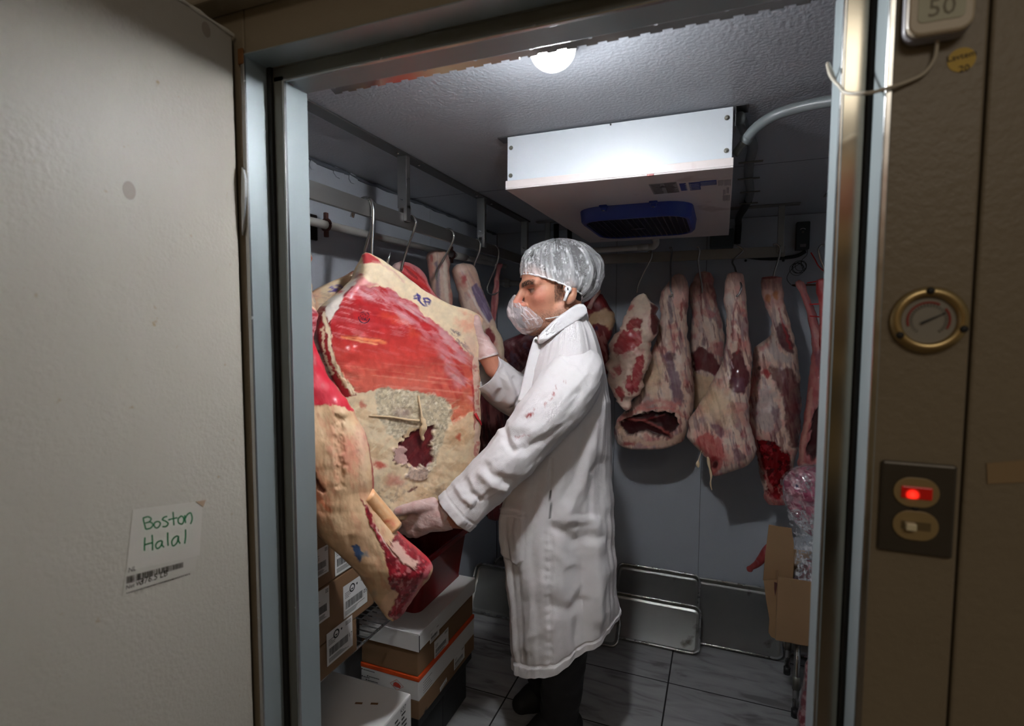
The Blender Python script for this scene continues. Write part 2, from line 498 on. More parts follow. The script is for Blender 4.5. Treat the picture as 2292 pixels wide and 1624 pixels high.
# head
lining('head_reveal', m_galv, ((XO0, YO - .003, ZO - .0015), (XO1, YR - .002, ZO + .001)))
lining('head_return', m_galvd, ((XO0, YR, ZI - .001), (XO1, YR + .003, ZO - .0015)))
lining('head_soffit', m_galv, ((XI0, YR + .0015, ZI), (XI1, YF - .003, ZI + .03)))
lining('head_bead', m_stain, ((XI0, YR - .003, ZI - .003), (XI1, YR + .0045, ZI + .002)))
lining('threshold', m_galvd, ((XO0, YO, -.004), (XO1, YF + .001, .003)))
MB().obox((XO0 - .004, YO - .004, ZO - .004), (.0065, 0, 0), (0, .002, 0), (0, 0, .014)).build('rust_mark', m_rust, fr, bevel=.003)

# ---- the open door, hinged on the left, seen from its inner face
dv = ray(1470, 731); dv = unit([dv[0], dv[1], 0])           # direction towards the hinge
hp = onY(535, 520, YO - .008); hp[2] = 0
dn = np.array([dv[1], -dv[0], 0])                            # face normal, towards the opening
DTOP = onY(529, 76, YO - .008)[2]
d0 = hp - dv * 1.02
door = MB().obox((hp + d0) / 2 - dn * .045 + np.array([0, 0, (DTOP + .03) / 2]), (hp - d0) / 2, dn * .045, (0, 0, (DTOP - .03) / 2)).build('door_1', m_door, bevel=.004)
tag(door, kind='structure')
def on_door(px, py, off=0.0):
    r = ray(px, py); t = np.dot(hp - CAMO, dn) / np.dot(r, dn)
    return CAMO + r * t + dn * off
# hinge blade showing in the gap, caulk line on the door's top edge
hg = MB()
c = onY(546, 450, YO - .012)
prof = [onY(x, y, YO - .010) for x, y in ((540, 372), (544, 378), (547, 400), (547.5, 440), (546, 480), (543, 510), (541, 527), (539.5, 500), (538.5, 440))]
hg.prism(prof, (0, .007, 0)); hg.build('hinge', m_stain, door, bevel=.001)
cb = MB()
pts = [hp - dv * (s * .45 / 24) + dn * .001 + np.array([0, 0, DTOP - .001]) for s in range(25)]
cb.tube(pts, [.0018 + rng.random() * .0022 for _ in pts], 6); cb.build('caulk_bead', mat('white_caulk', (205, 200, 188), .7, var=.1, vscale=80), door)
gk = MB().obox(hp - dn * .02 - dv * .002 + np.array([0, 0, (DTOP + .03) / 2]), dv * .003, dn * .018, (0, 0, (DTOP - .05) / 2)).build('door_gasket', m_gasket, door)

# scuffs on the door
for (px, py, s) in ((289, 426, .011), (461, 66, .010)):
    p = on_door(px, py, .0002)
    ang = np.linspace(0, 2 * math.pi, 17)[:-1]
    MB().prism([p + dv * s * .9 * math.cos(a) + np.array([0, 0, 1.2 * s * math.sin(a)]) for a in ang], dn * .0004).build('scuff_mark', mat('scuff', (142, 132, 120), .5, var=.1), door)
# ================================================================== FIXTURES OF THE COLD ROOM
m_white = mat('white_enamel', (212, 218, 224), 0.32, var=0.03, vscale=6)
m_pan = mat('drain_pan', (222, 212, 210), 0.34, var=0.06, vscale=5, dirt=((196, 178, 174), 6, 0.60))
m_blue = mat('blue_plastic', (40, 62, 150), 0.38, var=0.08, vscale=20)
m_navy = mat('navy_grille', (22, 26, 58), 0.5, var=0.08)
m_dark = mat('cavity_shade', (10, 10, 14), 0.8, var=0.05)  # near-black colour for the shade inside openings
m_pvc = mat('pvc_pipe', (196, 192, 186), 0.42, var=0.06, vscale=10)
m_clamp = mat('brown_clamp', (70, 34, 26), 0.5, var=0.15, vscale=60)
m_conduit = mat('grey_conduit', (122, 128, 130), 0.35, var=0.05)
m_black = mat('black_foam', (34, 36, 38), 0.65, var=0.15, vscale=40)
m_ink = mat('black_ink', (28, 28, 30), 0.6, var=0.05)
m_inkblue = mat('blue_ink', (36, 60, 140), 0.5, var=0.05)
m_inkgrey = mat('grey_ink', (128, 124, 126), 0.6, var=0.05)

# ---- ceiling bulb
bt = thing('ceiling_light', (*onZ(1237, 108, CEIL)[:2], CEIL - .075), 'glowing white dome lamp on the ceiling just inside the doorway', 'lamp')
bc = onY(1237, 110, 0.952); bx, by = bc[0], bc[1]
bulb_m = bpy.data.materials.new('lit_bulb'); nt, b_ = nodes_of(bulb_m)
b_.inputs['Base Color'].default_value = (1, 1, 1, 1); b_.inputs['Emission Color'].default_value = (0.93, 0.965, 1.0, 1); b_.inputs['Emission Strength'].default_value = BULB_STRENGTH
# emission shaped to be strongest straight down, keeping glare off the ceiling
tcn = nt.nodes.new('ShaderNodeTexCoord'); sx = nt.nodes.new('ShaderNodeSeparateXYZ'); mr_ = nt.nodes.new('ShaderNodeMapRange'); mr_.interpolation_type = 'SMOOTHSTEP'
nt.links.new(tcn.outputs['Normal'], sx.inputs[0]); nt.links.new(sx.outputs['Z'], mr_.inputs['Value'])
mr_.inputs['From Min'].default_value = -.34; mr_.inputs['From Max'].default_value = -.90; mr_.inputs['To Min'].default_value = 2.0; mr_.inputs['To Max'].default_value = BULB_STRENGTH
nt.links.new(mr_.outputs[0], b_.inputs['Emission Strength'])
prof = [(.0425 * math.sin(t), -.0425 * math.cos(t)) for t in np.linspace(0.02, math.pi / 2, 16)]
zb_ = onY(1237, 157, by)[2] + .0425
MB().lathe((bx, by, zb_), (0, 0, 1), prof, 28).build('bulb', bulb_m, bt, smooth=True)
MB().lathe((bx, by, CEIL), (0, 0, -1), [(.040, 0.0005), (.044, .006), (.048, CEIL - zb_ - .004), (.048, CEIL - zb_ + .001), (.040, CEIL - zb_ + .001)], 32).build('light_collar', m_white, bt, smooth=True)  # collar added to block light going up to the ceiling

# ---- scalloped steel strip behind the door head (holds the curtain strips)
st = thing('curtain_strip_bar', (-.35, YF + .014, 1.94), 'scalloped shiny steel strip with punched holes under the door head', 'bracket')
P = .0345; x = XI0 + .035; Vs = []; Fs = []; k = 0
zt, zm, zn, zbm = 1.999, 1.945, 1.9310, 1.9240
def cell(x0, x1, z0, z1, hole, hr, hz):
    n = len(Vs); xm = (x0 + x1) / 2
    out = [(x0, z0), (xm, z0), (x1, z0), (x1, hz), (x1, z1), (xm, z1), (x0, z1), (x0, hz)]
    if not hole:
        for (a, c) in ((x0, z0), (x1, z0), (x1, z1), (x0, z1)): Vs.append((a, YF + .012, c))
        Fs.append((n, n + 1, n + 2, n + 3)); return
    for (a, c) in out: Vs.append((a, YF + .012, c))
    for q in range(8):
        w = -math.pi * .75 + q * math.pi / 4
        Vs.append((xm + hr * math.cos(w), YF + .012, hz + hr * math.sin(w)))
    for q in range(8): Fs.append((n + q, n + (q + 1) % 8, n + 8 + (q + 1) % 8, n + 8 + q))
while x < XI1 - .04:
    cell(x, x + P * .55, zm, zt, k % 3 == 0, .0035, 1.956)
    cell(x + P * .55, x + P, zm, zt, False, 0, 0)
    cell(x, x + P * .55, zbm, zm, False, 0, 0)
    cell(x + P * .55, x + P, zn, zm, False, 0, 0)
    x += P; k += 1
Vs = [(a, .8735 + .033 * (1.999 - c) / .075, 1.949 - .012 * (1.999 - c) / .075) for a, _, c in Vs]
mk('strip', Vs, Fs, mat('bright_strip', (206, 202, 200), .14, metal=1.0, var=.05, vscale=30), st, smooth=False, solid=.0012)
MB().box((XI0 + .03, YF + .0005, 1.951), (XI1 - .04, YF + .006, 1.9995)).build('strip_mount', m_galvd, st)

# ---- evaporator (cooling unit) on the ceiling
EX0, EX1, EY0, EY1 = -0.572, 0.010, 1.418, 2.43
EZ = 1.852
ev = thing('evaporator_unit', ((EX0 + EX1) / 2, (EY0 + EY1) / 2, EZ), 'white ceiling mounted cooling unit with a blue fan guard underneath', 'cooling unit')
MB().box((EX0 + .003, EY0 + .004, EZ + .026), (EX1 - .003, EY1, CEIL - .005)).build('housing', m_white, ev, bevel=.002)
MB().box((EX0, EY0, EZ + .022), (EX1, EY0 + .0045, CEIL - .004)).build('front_panel', m_white, ev, bevel=.001)
pn = MB()
pn.box((EX0 - .004, EY0 - .005, EZ), (EX1 + .004, EY1, EZ + .004))
pn.box((EX0 - .004, EY0 - .005, EZ + .004), (EX1 + .004, EY0 - .002, EZ + .024))
pn.box((EX0 - .004, EY0 - .002, EZ + .004), (EX0 - .001, EY1, EZ + .024))
pn.box((EX1 + .001, EY0 - .002, EZ + .004), (EX1 + .004, EY1, EZ + .024))
pn.build('drain_pan', m_pan, ev, bevel=.0015)
MB().box((EX0 - .03, EY0 + .0, CEIL - .004), (EX0 + .02, EY0 + .045, CEIL - .0012)).build('mounting_bracket', m_stain, ev)
br = MB(); br.box((EX1 + .0045, EY0 + .0, CEIL - .004), (EX1 + .034, EY0 + .05, CEIL - .0012)); br.box((EX1 + .0045, EY0, CEIL - .05), (EX1 + .0065, EY0 + .05, CEIL - .003))
br.build('mounting_bracket', m_stain, ev)
for (px, py) in ((1144, 331), (1143, 393), (1367, 279), (1627.5, 263.5), (1626, 337)):
    c = onY(px, py, EY0 - .0005)
    if px == 1367:
        MB().lathe(c, (0, -1, 0), [(.0022, 0), (.0024, .002)], 10, ).build('screw', m_ink, ev)
    else:
        s = MB().lathe(c, (0, -1, 0), [(.0060, 0), (.0060, .0008), (.0036, .001), (.0034, .0045), (.002, .005)], 12).build('screw', m_galvd, ev)
# fan guard: rounded blue frame hanging from the pan with a navy grille
def rrect(cx, cy, hx, hy, r, n=6):
    out = []
    for (sx, sy, a0) in ((1, 1, 0), (-1, 1, 90), (-1, -1, 180), (1, -1, 270)):
        for q in range(n + 1):
            a = math.radians(a0 + 90 * q / n)
            out.append((cx + sx * (hx - r) + r * math.cos(a), cy + sy * (hy - r) + r * math.sin(a)))
    return out
g0 = onZ(1286, 466, EZ); g1 = onZ(1548, 442, EZ); g2 = onZ(1347, 528, EZ - .03)
GX0, GX1 = g0[0] + .0, g1[0] + .0
GY0 = (g0[1] + g1[1]) / 2 + .01; GY1 = GY0 + .40
gcx, gcy, ghx, ghy = (GX0 + GX1) / 2, (GY0 + GY1) / 2, (GX1 - GX0) / 2, (GY1 - GY0) / 2
rings = [(rrect(gcx, gcy, ghx, ghy, .085), EZ), (rrect(gcx, gcy, ghx - .004, ghy - .004, .082), EZ - .034), (rrect(gcx, gcy, ghx - .012, ghy - .012, .075), EZ - .042),
         (rrect(gcx, gcy, ghx - .020, ghy - .020, .068), EZ - .042), (rrect(gcx, gcy, ghx - .020, ghy - .020, .068), EZ - .012)]
Vs = []; Fs = []; n = len(rings[0][0])
for pts, z in rings:
    for (a, c) in pts: Vs.append((a, c, z))
for i in range(len(rings) - 1):
    for q in range(n): Fs.append((i * n + q, i * n + (q + 1) % n, (i + 1) * n + (q + 1) % n, (i + 1) * n + q))
fg = mk('fan_guard', Vs, Fs, m_blue, ev)
autosmooth(fg, 40)
mk('guard_shade_sheet', [(a, c, EZ - .008) for a, c in rings[3][0]], [tuple(range(n))], m_dark, fg)  # dark sheet standing in for the shade behind the grille
def inside_span(v, axis, half, r=.068):
    hx, hy = ghx - .021, ghy - .021
    if axis == 'y': # bar along y at x=v
        d = abs(v - gcx); 
        lim = hy if d < hx - r else hy - r + math.sqrt(max(0, r * r - (d - hx + r) ** 2))
        return gcy - lim, gcy + lim
    d = abs(v - gcy)
    lim = hx if d < hy - r else hx - r + math.sqrt(max(0, r * r - (d - hy + r) ** 2))
    return gcx - lim, gcx + lim
for q in range(17):
    xx = gcx - (ghx - .03) + q * (2 * ghx - .06) / 16
    a, c = inside_span(xx, 'y', 0)
    MB().box((xx - .0012, a, EZ - .042), (xx + .0012, c, EZ - .034)).build('grille_bar', m_navy, fg)
hb = MB()
for q in range(44):
    yy = gcy - (ghy - .026) + q * (2 * ghy - .052) / 43
    a, c = inside_span(yy, 'x', 0); hb.box((a, yy - .0011, EZ - .0385), (c, yy + .0011, EZ - .0355))
hb.build('grille_rods', m_navy, fg); bpy.data.objects['grille_rods']['kind'] = 'stuff'
MB().box((gcx - .03, gcy - .012, EZ - .043), (gcx + .02, gcy + .012, EZ - .0415)).build('badge', m_navy, fg)
for px in (1337, 1460):
    c = onZ(px, 447, EZ - .002)
    tb = MB(); tb.box((c[0] - .013, GY0 - .022, EZ - .006), (c[0] + .013, GY0 + .004, EZ)); tb.box((c[0] - .009, GY0 - .012, EZ - .016), (c[0] + .009, GY0 + .004, EZ - .006))
    tb.build('guard_tab', m_blue, fg, bevel=.003)
    MB().lathe((c[0], GY0 - .012, EZ - .0165), (0, 0, -1), [(.004, 0), (.003, .002)], 10).build('tab_screw', m_stain, fg)
# printed stickers under the pan: warning plate, blue block letters, small print
def pan_rect(name, m, px0, py0, px1, py1, par, z=EZ - .0006):
    a = onZ(px0, py0, z); c = onZ(px1, py1, z)
    x0, x1 = sorted((a[0], c[0])); y0, y1 = sorted((a[1], c[1]))
    return MB().box((x0, y0, z), (x1, y1, z + .0004)).build(name, m, par), (x0, y0, x1, y1)
wl, (x0, y0, x1, y1) = pan_rect('warning_sticker', mat('silver_sticker', (140, 134, 134), .4, var=.05), 1452, 413, 1521, 430, ev)
pr = MB()
rng = random.Random(8)
for q in range(13):
    yy = y0 + .006 + q * (y1 - y0 - .012) / 12
    pr.box((x0 + .004, yy, EZ - .0012), (x0 + (x1 - x0) * (.38 + .1 * rng.random()), yy + .0022, EZ - .0008))
    pr.box((x0 + (x1 - x0) * .55, yy, EZ - .0012), (x0 + (x1 - x0) * (.8 + .18 * rng.random()), yy + .0022, EZ - .0008))
a = onZ(1483, 417, EZ - .001)
pr.add([(a[0] - .012, a[1] + .012, EZ - .0013), (a[0] + .012, a[1] + .012, EZ - .0013), (a[0], a[1] - .01, EZ - .0013)], [(0, 1, 2)])
pr.build('print', mat('dark_print', (70, 62, 66), .6, var=.05), wl)
bl, bb = pan_rect('blue_sticker', m_inkblue, 1520, 411, 1539, 426, ev)
W_, F_ = text_mesh('LARKIN', .021, (bb[0] + .014, bb[1] + .004, EZ - .0008), (0, 1, 0), (1, 0, 0), off=.0006)
mk('print', W_, F_, m_white, bl, smooth=False)
lg = MB()
for (pa, pb) in (((1541, 409), (1569, 424)), ((1566, 406), (1604, 413))):
    a = onZ(*pa, EZ - .0006); c = onZ(*pb, EZ - .0006)
    lg.box((min(a[0], c[0]), min(a[1], c[1]), EZ - .0006), (max(a[0], c[0]), max(a[1], c[1]), EZ - .0002))
lgo = lg.build('logo_sticker', m_inkblue, ev)
ll = MB()
a = onZ(1541, 409, EZ); c = onZ(1569, 424, EZ)
xa, xb_, ya, yb_ = min(a[0], c[0]), max(a[0], c[0]), min(a[1], c[1]), max(a[1], c[1])
for q in range(1, 5):
    yy = ya + (yb_ - ya) * q / 5
    ll.box((xa + .002, yy - .0012, EZ - .0011), (xb_ - .003, yy + .0012, EZ - .0008))
a = onZ(1566, 406, EZ); c = onZ(1604, 413, EZ)
for q in range(1, 4):
    yy = min(a[1], c[1]) + abs(c[1] - a[1]) * q / 4
    ll.box((min(a[0], c[0]) + .002, yy - .001, EZ - .0011), (max(a[0], c[0]) - .002, yy + .001, EZ - .0008))
ll.build('print', m_white, lgo)
fp = MB()
for (px0, py0, px1, py1) in ((1608, 403, 1620, 415), (1622, 402, 1634, 415), (1619, 424, 1623, 436), (1627, 419, 1632, 432), (1618, 437, 1632, 449)):
    a = onZ(px0, py0, EZ); c = onZ(px1, py1, EZ)
    x0, x1 = sorted((a[0], c[0])); y0, y1 = sorted((a[1], c[1])); q = x0
    while q < x1: fp.box((q, y0, EZ - .0006), (q + .0016, y1 - rng.random() * .01, EZ - .0003)); q += .0034
fp.build('small_print', m_inkgrey, ev)
a = onZ(1455, 392, EZ); MB().box((a[0] - .008, EY0 - .0065, EZ - .001), (a[0] + .009, EY0 - .001, EZ + .004)).build('blood_speck', mat('blood', (150, 20, 22), .35, var=.2, vscale=90), ev, bevel=.0008)

# ---- conduits and pipes
def path(pts, fn): return [fn(p) for p in pts]
cp = catmull([onY(1644, 346, 1.47), onY(1662, 322, 1.47), onY(1690, 288, 1.45), onY(1735, 258, 1.42), onY(1790, 240, 1.40), onY(1860, 226, 1.37), onY(1990, 212, 1.33)], 60)
cd = thing('flexible_conduit', cp[0], 'pale grey flexible conduit curving from the cooling unit along the ceiling', 'conduit')
MB().tube(cp[6:], .0125, 14).build('hose', m_conduit, cd, smooth=True)
MB().tube(cp[:8], .0095, 14).build('fitting', m_galvd, cd, smooth=True)
MB().tube([cp[6], cp[8]], .0145, 14).build('collar', m_conduit, cd, smooth=True)
zc = CEIL - .022
pp = catmull([onZ(1655, 262, zc), onZ(1668, 292, zc), onZ(1684, 325, zc), onZ(1677, 366, zc), onZ(1676, 400, zc), onZ(1679, 436, zc), onZ(1668, 462, zc), np.array([onZ(1655, 474, zc)[0], 2.78, zc - .006]), onY(1653, 500, 2.83), onY(1650, 545, 2.83)], 70)
dp = thing('insulated_pipe', pp[-1], 'dark grey insulated pipe running along the ceiling beside the cooling unit', 'pipe')
MB().tube(pp[:44], .014, 12).build('tube', mat('dark_conduit', (104, 108, 108), .5, var=.1), dp, smooth=True)
MB().tube(pp[43:], .015, 12).build('foam_sleeve', m_black, dp, smooth=True)
for q in (16, 25, 34, 43):
    c = pp[q]
    MB().box((c[0] - .034, c[1] - .007, zc - .0165), (c[0] + .034, c[1] + .007, zc - .0135)).build('clamp', m_galvd, dp, bevel=.001)
# junction box behind the unit on the back wall
p0 = onY(1590, 515, 2.80); p1 = onY(1641, 553, 2.80)
MB().box((p0[0], 2.79, p1[2]), (p1[0], YB - .008, p0[2])).build('junction_box', mat('blue_grey_box', (66, 78, 84), .5, var=.08), bevel=.004)
tag(bpy.data.objects['junction_box'], 'blue grey junction box on the back wall behind the cooling unit', 'box')

# controller on the back wall with its coiled sensor wire
p0 = onY(1783, 497, 2.825); p1 = onY(1811, 558, 2.825)
th = thing('temperature_controller', (p0[0], 2.84, p1[2]), 'small dark grey control box on the back wall above the wire coil', 'controller')
m_ctl = mat('charcoal_plastic', (52, 60, 62), .5, var=.06)
MB().box((p0[0], 2.815, p1[2]), (p1[0], YB - .008, p0[2])).build('case', m_ctl, th, bevel=.004)
a = onY(1791, 546, 2.814); c = onY(1804, 552, 2.814); MB().box((a[0], 2.8135, c[2]), (c[0], 2.8146, a[2])).build('plate', m_inkgrey, th)
c = onY(1797, 519, 2.8135)
MB().lathe(c, (0, -1, 0), [(.006, 0), (.005, .002)], 16).build('dial', m_galvd, th)
arc = [c + np.array([.013 * math.cos(t), -.0005, .004 + .013 * math.sin(t)]) for t in np.linspace(.6, 2.5, 10)]
MB().tube(arc, .0016, 6).build('scale_mark', m_white, th)
coil = []
cc = onY(1782, 603, 2.845)
for t in np.linspace(0, 2 * math.pi * 5.2, 150):
    r = .026 + .004 * math.sin(t * .37); k = t / 33
    coil.append(cc + np.array([.022 * k * .9 + r * math.cos(t), -.002 - .006 * vnoise(np.array([t]), np.array([0.]))[0], .016 * k + r * math.sin(t)]))
top = [onY(1808, 560, 2.85), onY(1806, 570, 2.848), onY(1795, 582, 2.846)]
tail = [onY(1766, 610, 2.85), onY(1761, 622, 2.85), onY(1772, 638, 2.85), onY(1815, 637, 2.85)]
cw = MB(); cw.tube(catmull([top[0], top[1], top[2]] + [coil[0]], 14), .0012, 5); cw.tube(coil, .0011, 5); cw.tube(catmull([coil[-1]] + tail, 20), .0012, 5)
cw.build('sensor_wire', m_ink, th, smooth=True)
MB().tube([onY(1773, 638, 2.852), onY(1842, 637, 2.852)], .004, 8).build('sensor_probe', mat('copper_bulb', (120, 88, 62), .4, metal=.7, var=.1), th, smooth=True)
cb2 = MB(); cb2.tube(catmull([onY(1803, 562, 2.84), onY(1790, 570, 2.85), onY(1755, 577, 2.852), onY(1700, 578, 2.853), onY(1668, 574, 2.853)], 24), .0085, 8)
cbo = cb2.build('cable', m_black, smooth=True); tag(cbo, 'black cable sagging along the back wall from the control box', 'cable')
for px in (1669, 1753): MB().lathe(onY(px, 583, 2.853), (0, -1, 0), [(.006, 0), (.006, .006), (.003, .01)], 10).build('cable_clip', m_ink, cbo, smooth=True)

# ---- meat rails
RX = -0.935
m_hang = mat('hanger_steel', (176, 176, 174), .30, metal=.95, var=.08, vscale=50)
def hanger_left(Y, par):
    b = MB(); b.box((RX - .016, Y - .011, 1.835), (RX + .018, Y + .011, CEIL - .006))
    b.build('hanger', m_hang, par, bevel=.002)
    b = MB(); b.box((RX + .0065, Y - .012, 1.795), (RX + .018, Y + .012, 1.845)); b.box((RX - .012, Y - .012, 1.795), (RX - .0065, Y + .012, 1.845))
    b.build('hanger_claw', m_hang, par, bevel=.002)
lr = thing('meat_rail', (RX, 1.8, 1.776), 'long flat steel meat rail hung from the ceiling along the left wall', 'rail')
MB().box((RX - .006, YF + .02, 1.776), (RX + .006, 2.60, 1.820)).build('rail_bar', m_rail, lr, bevel=.001)
MB().box((RX - .022, YF + .01, CEIL - .007), (RX + .022, 2.575, CEIL - .0012)).build('ceiling_strip', mat('strip_steel', (112, 110, 108), .42, metal=.85, var=.08, vscale=30), lr, bevel=.001)
for Y in (1.455, 2.035, 2.55): hanger_left(Y, lr)
sc_ = [onZ(873, 345, CEIL - .007), onZ(926, 370, CEIL - .007), onZ(1059, 438, CEIL - .007), onZ(1092, 456, CEIL - .007)]
for c in sc_: MB().lathe((RX + .005, c[1], CEIL - .007), (0, 0, -1), [(.006, 0), (.005, .003), (.002, .0045)], 12).build('strip_screw', m_stain, lr, smooth=True)

BY = 2.62
p0 = onY(1226, 568, BY); p1 = onY(1757, 560, BY)
bz = [onY(1520, 552, BY)[2], onY(1520, 580, BY)[2]]
zr0, zr1 = 1.776, 1.822
rr_ = thing('meat_rail', ((p0[0] + p1[0]) / 2, BY, zr0), 'flat steel meat rail running parallel to the back wall behind the hanging legs', 'rail')
MB().box((-.90, BY - .006, zr0), (p1[0], BY + .006, zr1)).build('rail_bar', m_rail, rr_, bevel=.001)
for px in (1228, 1748):
    X = onY(px, 500, BY)[0]
    MB().box((X - .013, BY - .017, zr1 - .012), (X + .013, BY - .006, CEIL - .006)).build('hanger', m_hang, rr_, bevel=.002)
    MB().box((X - .012, BY - .018, zr1 - .03), (X + .012, BY - .0065, zr1 + .02)).build('hanger_claw', m_hang, rr_, bevel=.002)
X = onY(1748, 500, BY)[0]
MB().box((X - .35, BY - .03, CEIL - .007), (X + .07, BY + .008, CEIL - .0012)).build('ceiling_strip', m_rail, rr_, bevel=.001)
MB().box((-.89, BY - .03, CEIL - .007), (-.60, BY + .008, CEIL - .0012)).build('ceiling_strip', m_rail, rr_, bevel=.001)

X = onY(1848, 470, 2.45)[0] + .02
r3 = thing('meat_rail', (X, 2.2, zr0), 'end of the steel meat rail at the right edge of the doorway', 'rail')
MB().box((X - .006, 1.5, zr0), (X + .006, 2.44, zr1)).build('rail_bar', m_rail, r3, bevel=.001)
MB().box((X - .022, 1.4, CEIL - .007), (X + .022, 2.50, CEIL - .0012)).build('ceiling_strip', m_rail, r3, bevel=.001)
MB().box((X - .016, 2.41, 1.80), (X + .016, 2.432, CEIL - .006)).build('hanger', m_hang, r3, bevel=.002)

# PVC drain lines
px_ = XL + .055
dl = thing('drain_pipe', (px_, 1.6, 1.7), 'white plastic pipe clamped along the left wall behind the rail', 'pipe')
a = onX(640, 480, px_); c = onX(1042, 577, px_); zz = (a[2] + c[2]) / 2
MB().tube([onX(600, 470, px_), onX(686, 493, px_), onX(1045, 577, px_)], .0135, 16).build('pipe_run', m_pvc, dl, smooth=True)
MB().tube([onX(1018, 571, px_), onX(1040, 576, px_)], .0175, 16).build('coupling', m_pvc, dl, smooth=True)
MB().tube([onX(1075, 575, px_), onX(1108, 582, px_)], .0155, 16).build('coupling', m_pvc, dl, smooth=True)
MB().tube([onX(1040, 577, px_), onX(1150, 600, px_)], .0135, 16).build('pipe_run', m_pvc, dl, smooth=True)
for (px, py) in ((730, 503), (1011, 570)):
    c = onX(px, py, px_)
    ck = MB(); ck.tube([c + np.array([0.0175 * math.cos(t), 0, 0.0175 * math.sin(t)]) for t in np.linspace(0, 6.28, 18)], .005, 6)
    ck.box((c[0] - .006, c[1] - .006, c[2] + .016), (c[0] + .006, c[1] + .006, c[2] + .038)); ck.box((c[0] - .006, c[1] - .006, c[2] - .038), (c[0] + .006, c[1] + .006, c[2] - .016))
    ck.box((XL + .006, c[1] - .005, c[2] - .005), (c[0] - .014, c[1] + .005, c[2] + .005))
    ck.build('pipe_clamp', m_clamp, dl, bevel=.002)
c = onX(698, 508, XL + .01)
kb = MB(); kb.box((XL + .007, c[1] - .018, c[2] - .04), (XL + .016, c[1] + .02, c[2] + .04)); kb.build('clamp_plate', mat('dark_plate', (24, 14, 14), .5, var=.1), dl, bevel=.003)
d2 = thing('drain_pipe', onY(1140, 635, 2.76), 'white plastic pipe with a union nut on the back wall beside the hooded man', 'pipe')
d2['label'] = 'short white plastic pipe with a ribbed nut left of the man\'s face'
MB().tube([onY(1118, 632, 2.76), onY(1200, 636, 2.76)], .0145, 16).build('pipe_run', m_pvc, d2, smooth=True)
MB().tube([onY(1128, 632, 2.76), onY(1134, 633, 2.76), onY(1142, 633.5, 2.76)], [.024, .028, .022], 10).build('union_nut', m_pvc, d2, smooth=False)
MB().tube([onY(1118, 632, 2.76), onY(1118, 632, 2.76) + np.array([0, .1, 0])], .0145, 12).build('pipe_run', m_pvc, d2, smooth=True)
d3 = thing('drain_pipe', onY(1400, 556, 2.55), 'white plastic drain pipe with elbow below the back edge of the cooling unit', 'pipe')
e = onY(1462, 551, 2.5)
MB().tube(catmull([onY(1235, 566, 2.5), onY(1300, 562, 2.5), onY(1350, 559, 2.5), onY(1430, 554, 2.5)], 12), .0125, 14).build('pipe_run', m_pvc, d3, smooth=True)
MB().tube([onY(1428, 554, 2.5), onY(1452, 552.5, 2.5)], .0155, 14).build('coupling', m_pvc, d3, smooth=True)
MB().tube(catmull([onY(1450, 552.5, 2.5), onY(1463, 551, 2.5), onY(1468, 545, 2.49), onY(1468, 535, 2.47), np.array([onY(1468, 535, 2.45)[0], 2.42, EZ + .002])], 16), .0145, 14).build('elbow', m_pvc, d3, smooth=True)
for (px, r) in ((1245, .014), (1275, .012)):   # black lines going up behind the man's cap
    o = MB().tube([onY(px, 545, 2.7), onY(px, 497, 2.7), (onY(px, 497, 2.7)[0], 2.7, CEIL - .002)], r, 10).build('refrigerant_line', m_black, smooth=True)
    tag(o, 'black foam covered line rising to the ceiling above the white cap, ' + ('left one' if px == 1245 else 'right one'), 'pipe', 'black lines above the cap')

# ---- meat hooks
hooks = {}
def hook(pts, fn, label, r=.0042, group='steel meat hooks', tip=True, n=44):
    P3 = catmull([fn(*p) for p in pts], n)
    rr = np.full(n, r)
    if tip: rr[-6:] = np.linspace(r, r * .15, 6)
    b = MB(); b.tube(P3, list(rr), 8)
    o = b.build('meat_hook', m_stain, smooth=True)
    tag(o, label, 'hook', group); return o
def HL(Y): return lambda x, y: onY(x, y, Y)
YH1 = onX(825, 470, RX)[1]
hook([(788, 486), (793, 468), (803, 452), (818, 443), (829, 447), (834, 462), (835, 490), (833, 540), (832, 574), (829, 610)], HL(YH1), 'thick steel hook holding the big red and fat beef plate, front one', .0058, tip=False)
hook([(826, 458), (834, 452), (839, 462), (839, 480), (833, 505), (824, 535), (815, 568), (812, 600)], HL(YH1 + .03), 'steel hook behind the front hook of the beef plate', .0052, tip=False)
hook([(905, 492), (915, 483), (926, 487), (931, 497), (928, 510), (915, 545), (903, 584), (898, 605)], HL(onX(915, 500, RX)[1]), 'steel hook carrying the red beef piece behind the plate', .0042, tip=False)
hook([(992, 516), (1003, 512), (1013, 518), (1016, 530), (1010, 548), (990, 585), (979, 605), (977, 622), (980, 633)], HL(onX(1000, 530, RX)[1]), 'curved steel hook through the first pale shank on the left rail', .0042, n=50)
hook([(1061, 539), (1069, 536), (1075, 544), (1074, 556), (1062, 590), (1047, 628), (1043, 642), (1046, 652), (1054, 656)], HL(onX(1068, 550, RX)[1]), 'curved steel hook in front of the second shank with purple muscle', .0044, n=50)
hook([(1098, 552), (1108, 549), (1115, 556), (1116, 570), (1108, 600), (1094, 632), (1090, 645), (1093, 655), (1101, 659), (1113, 655), (1119, 650)], HL(onX(1105, 563, RX)[1]), 'curved steel hook holding the thin red shank', .0044, n=50)
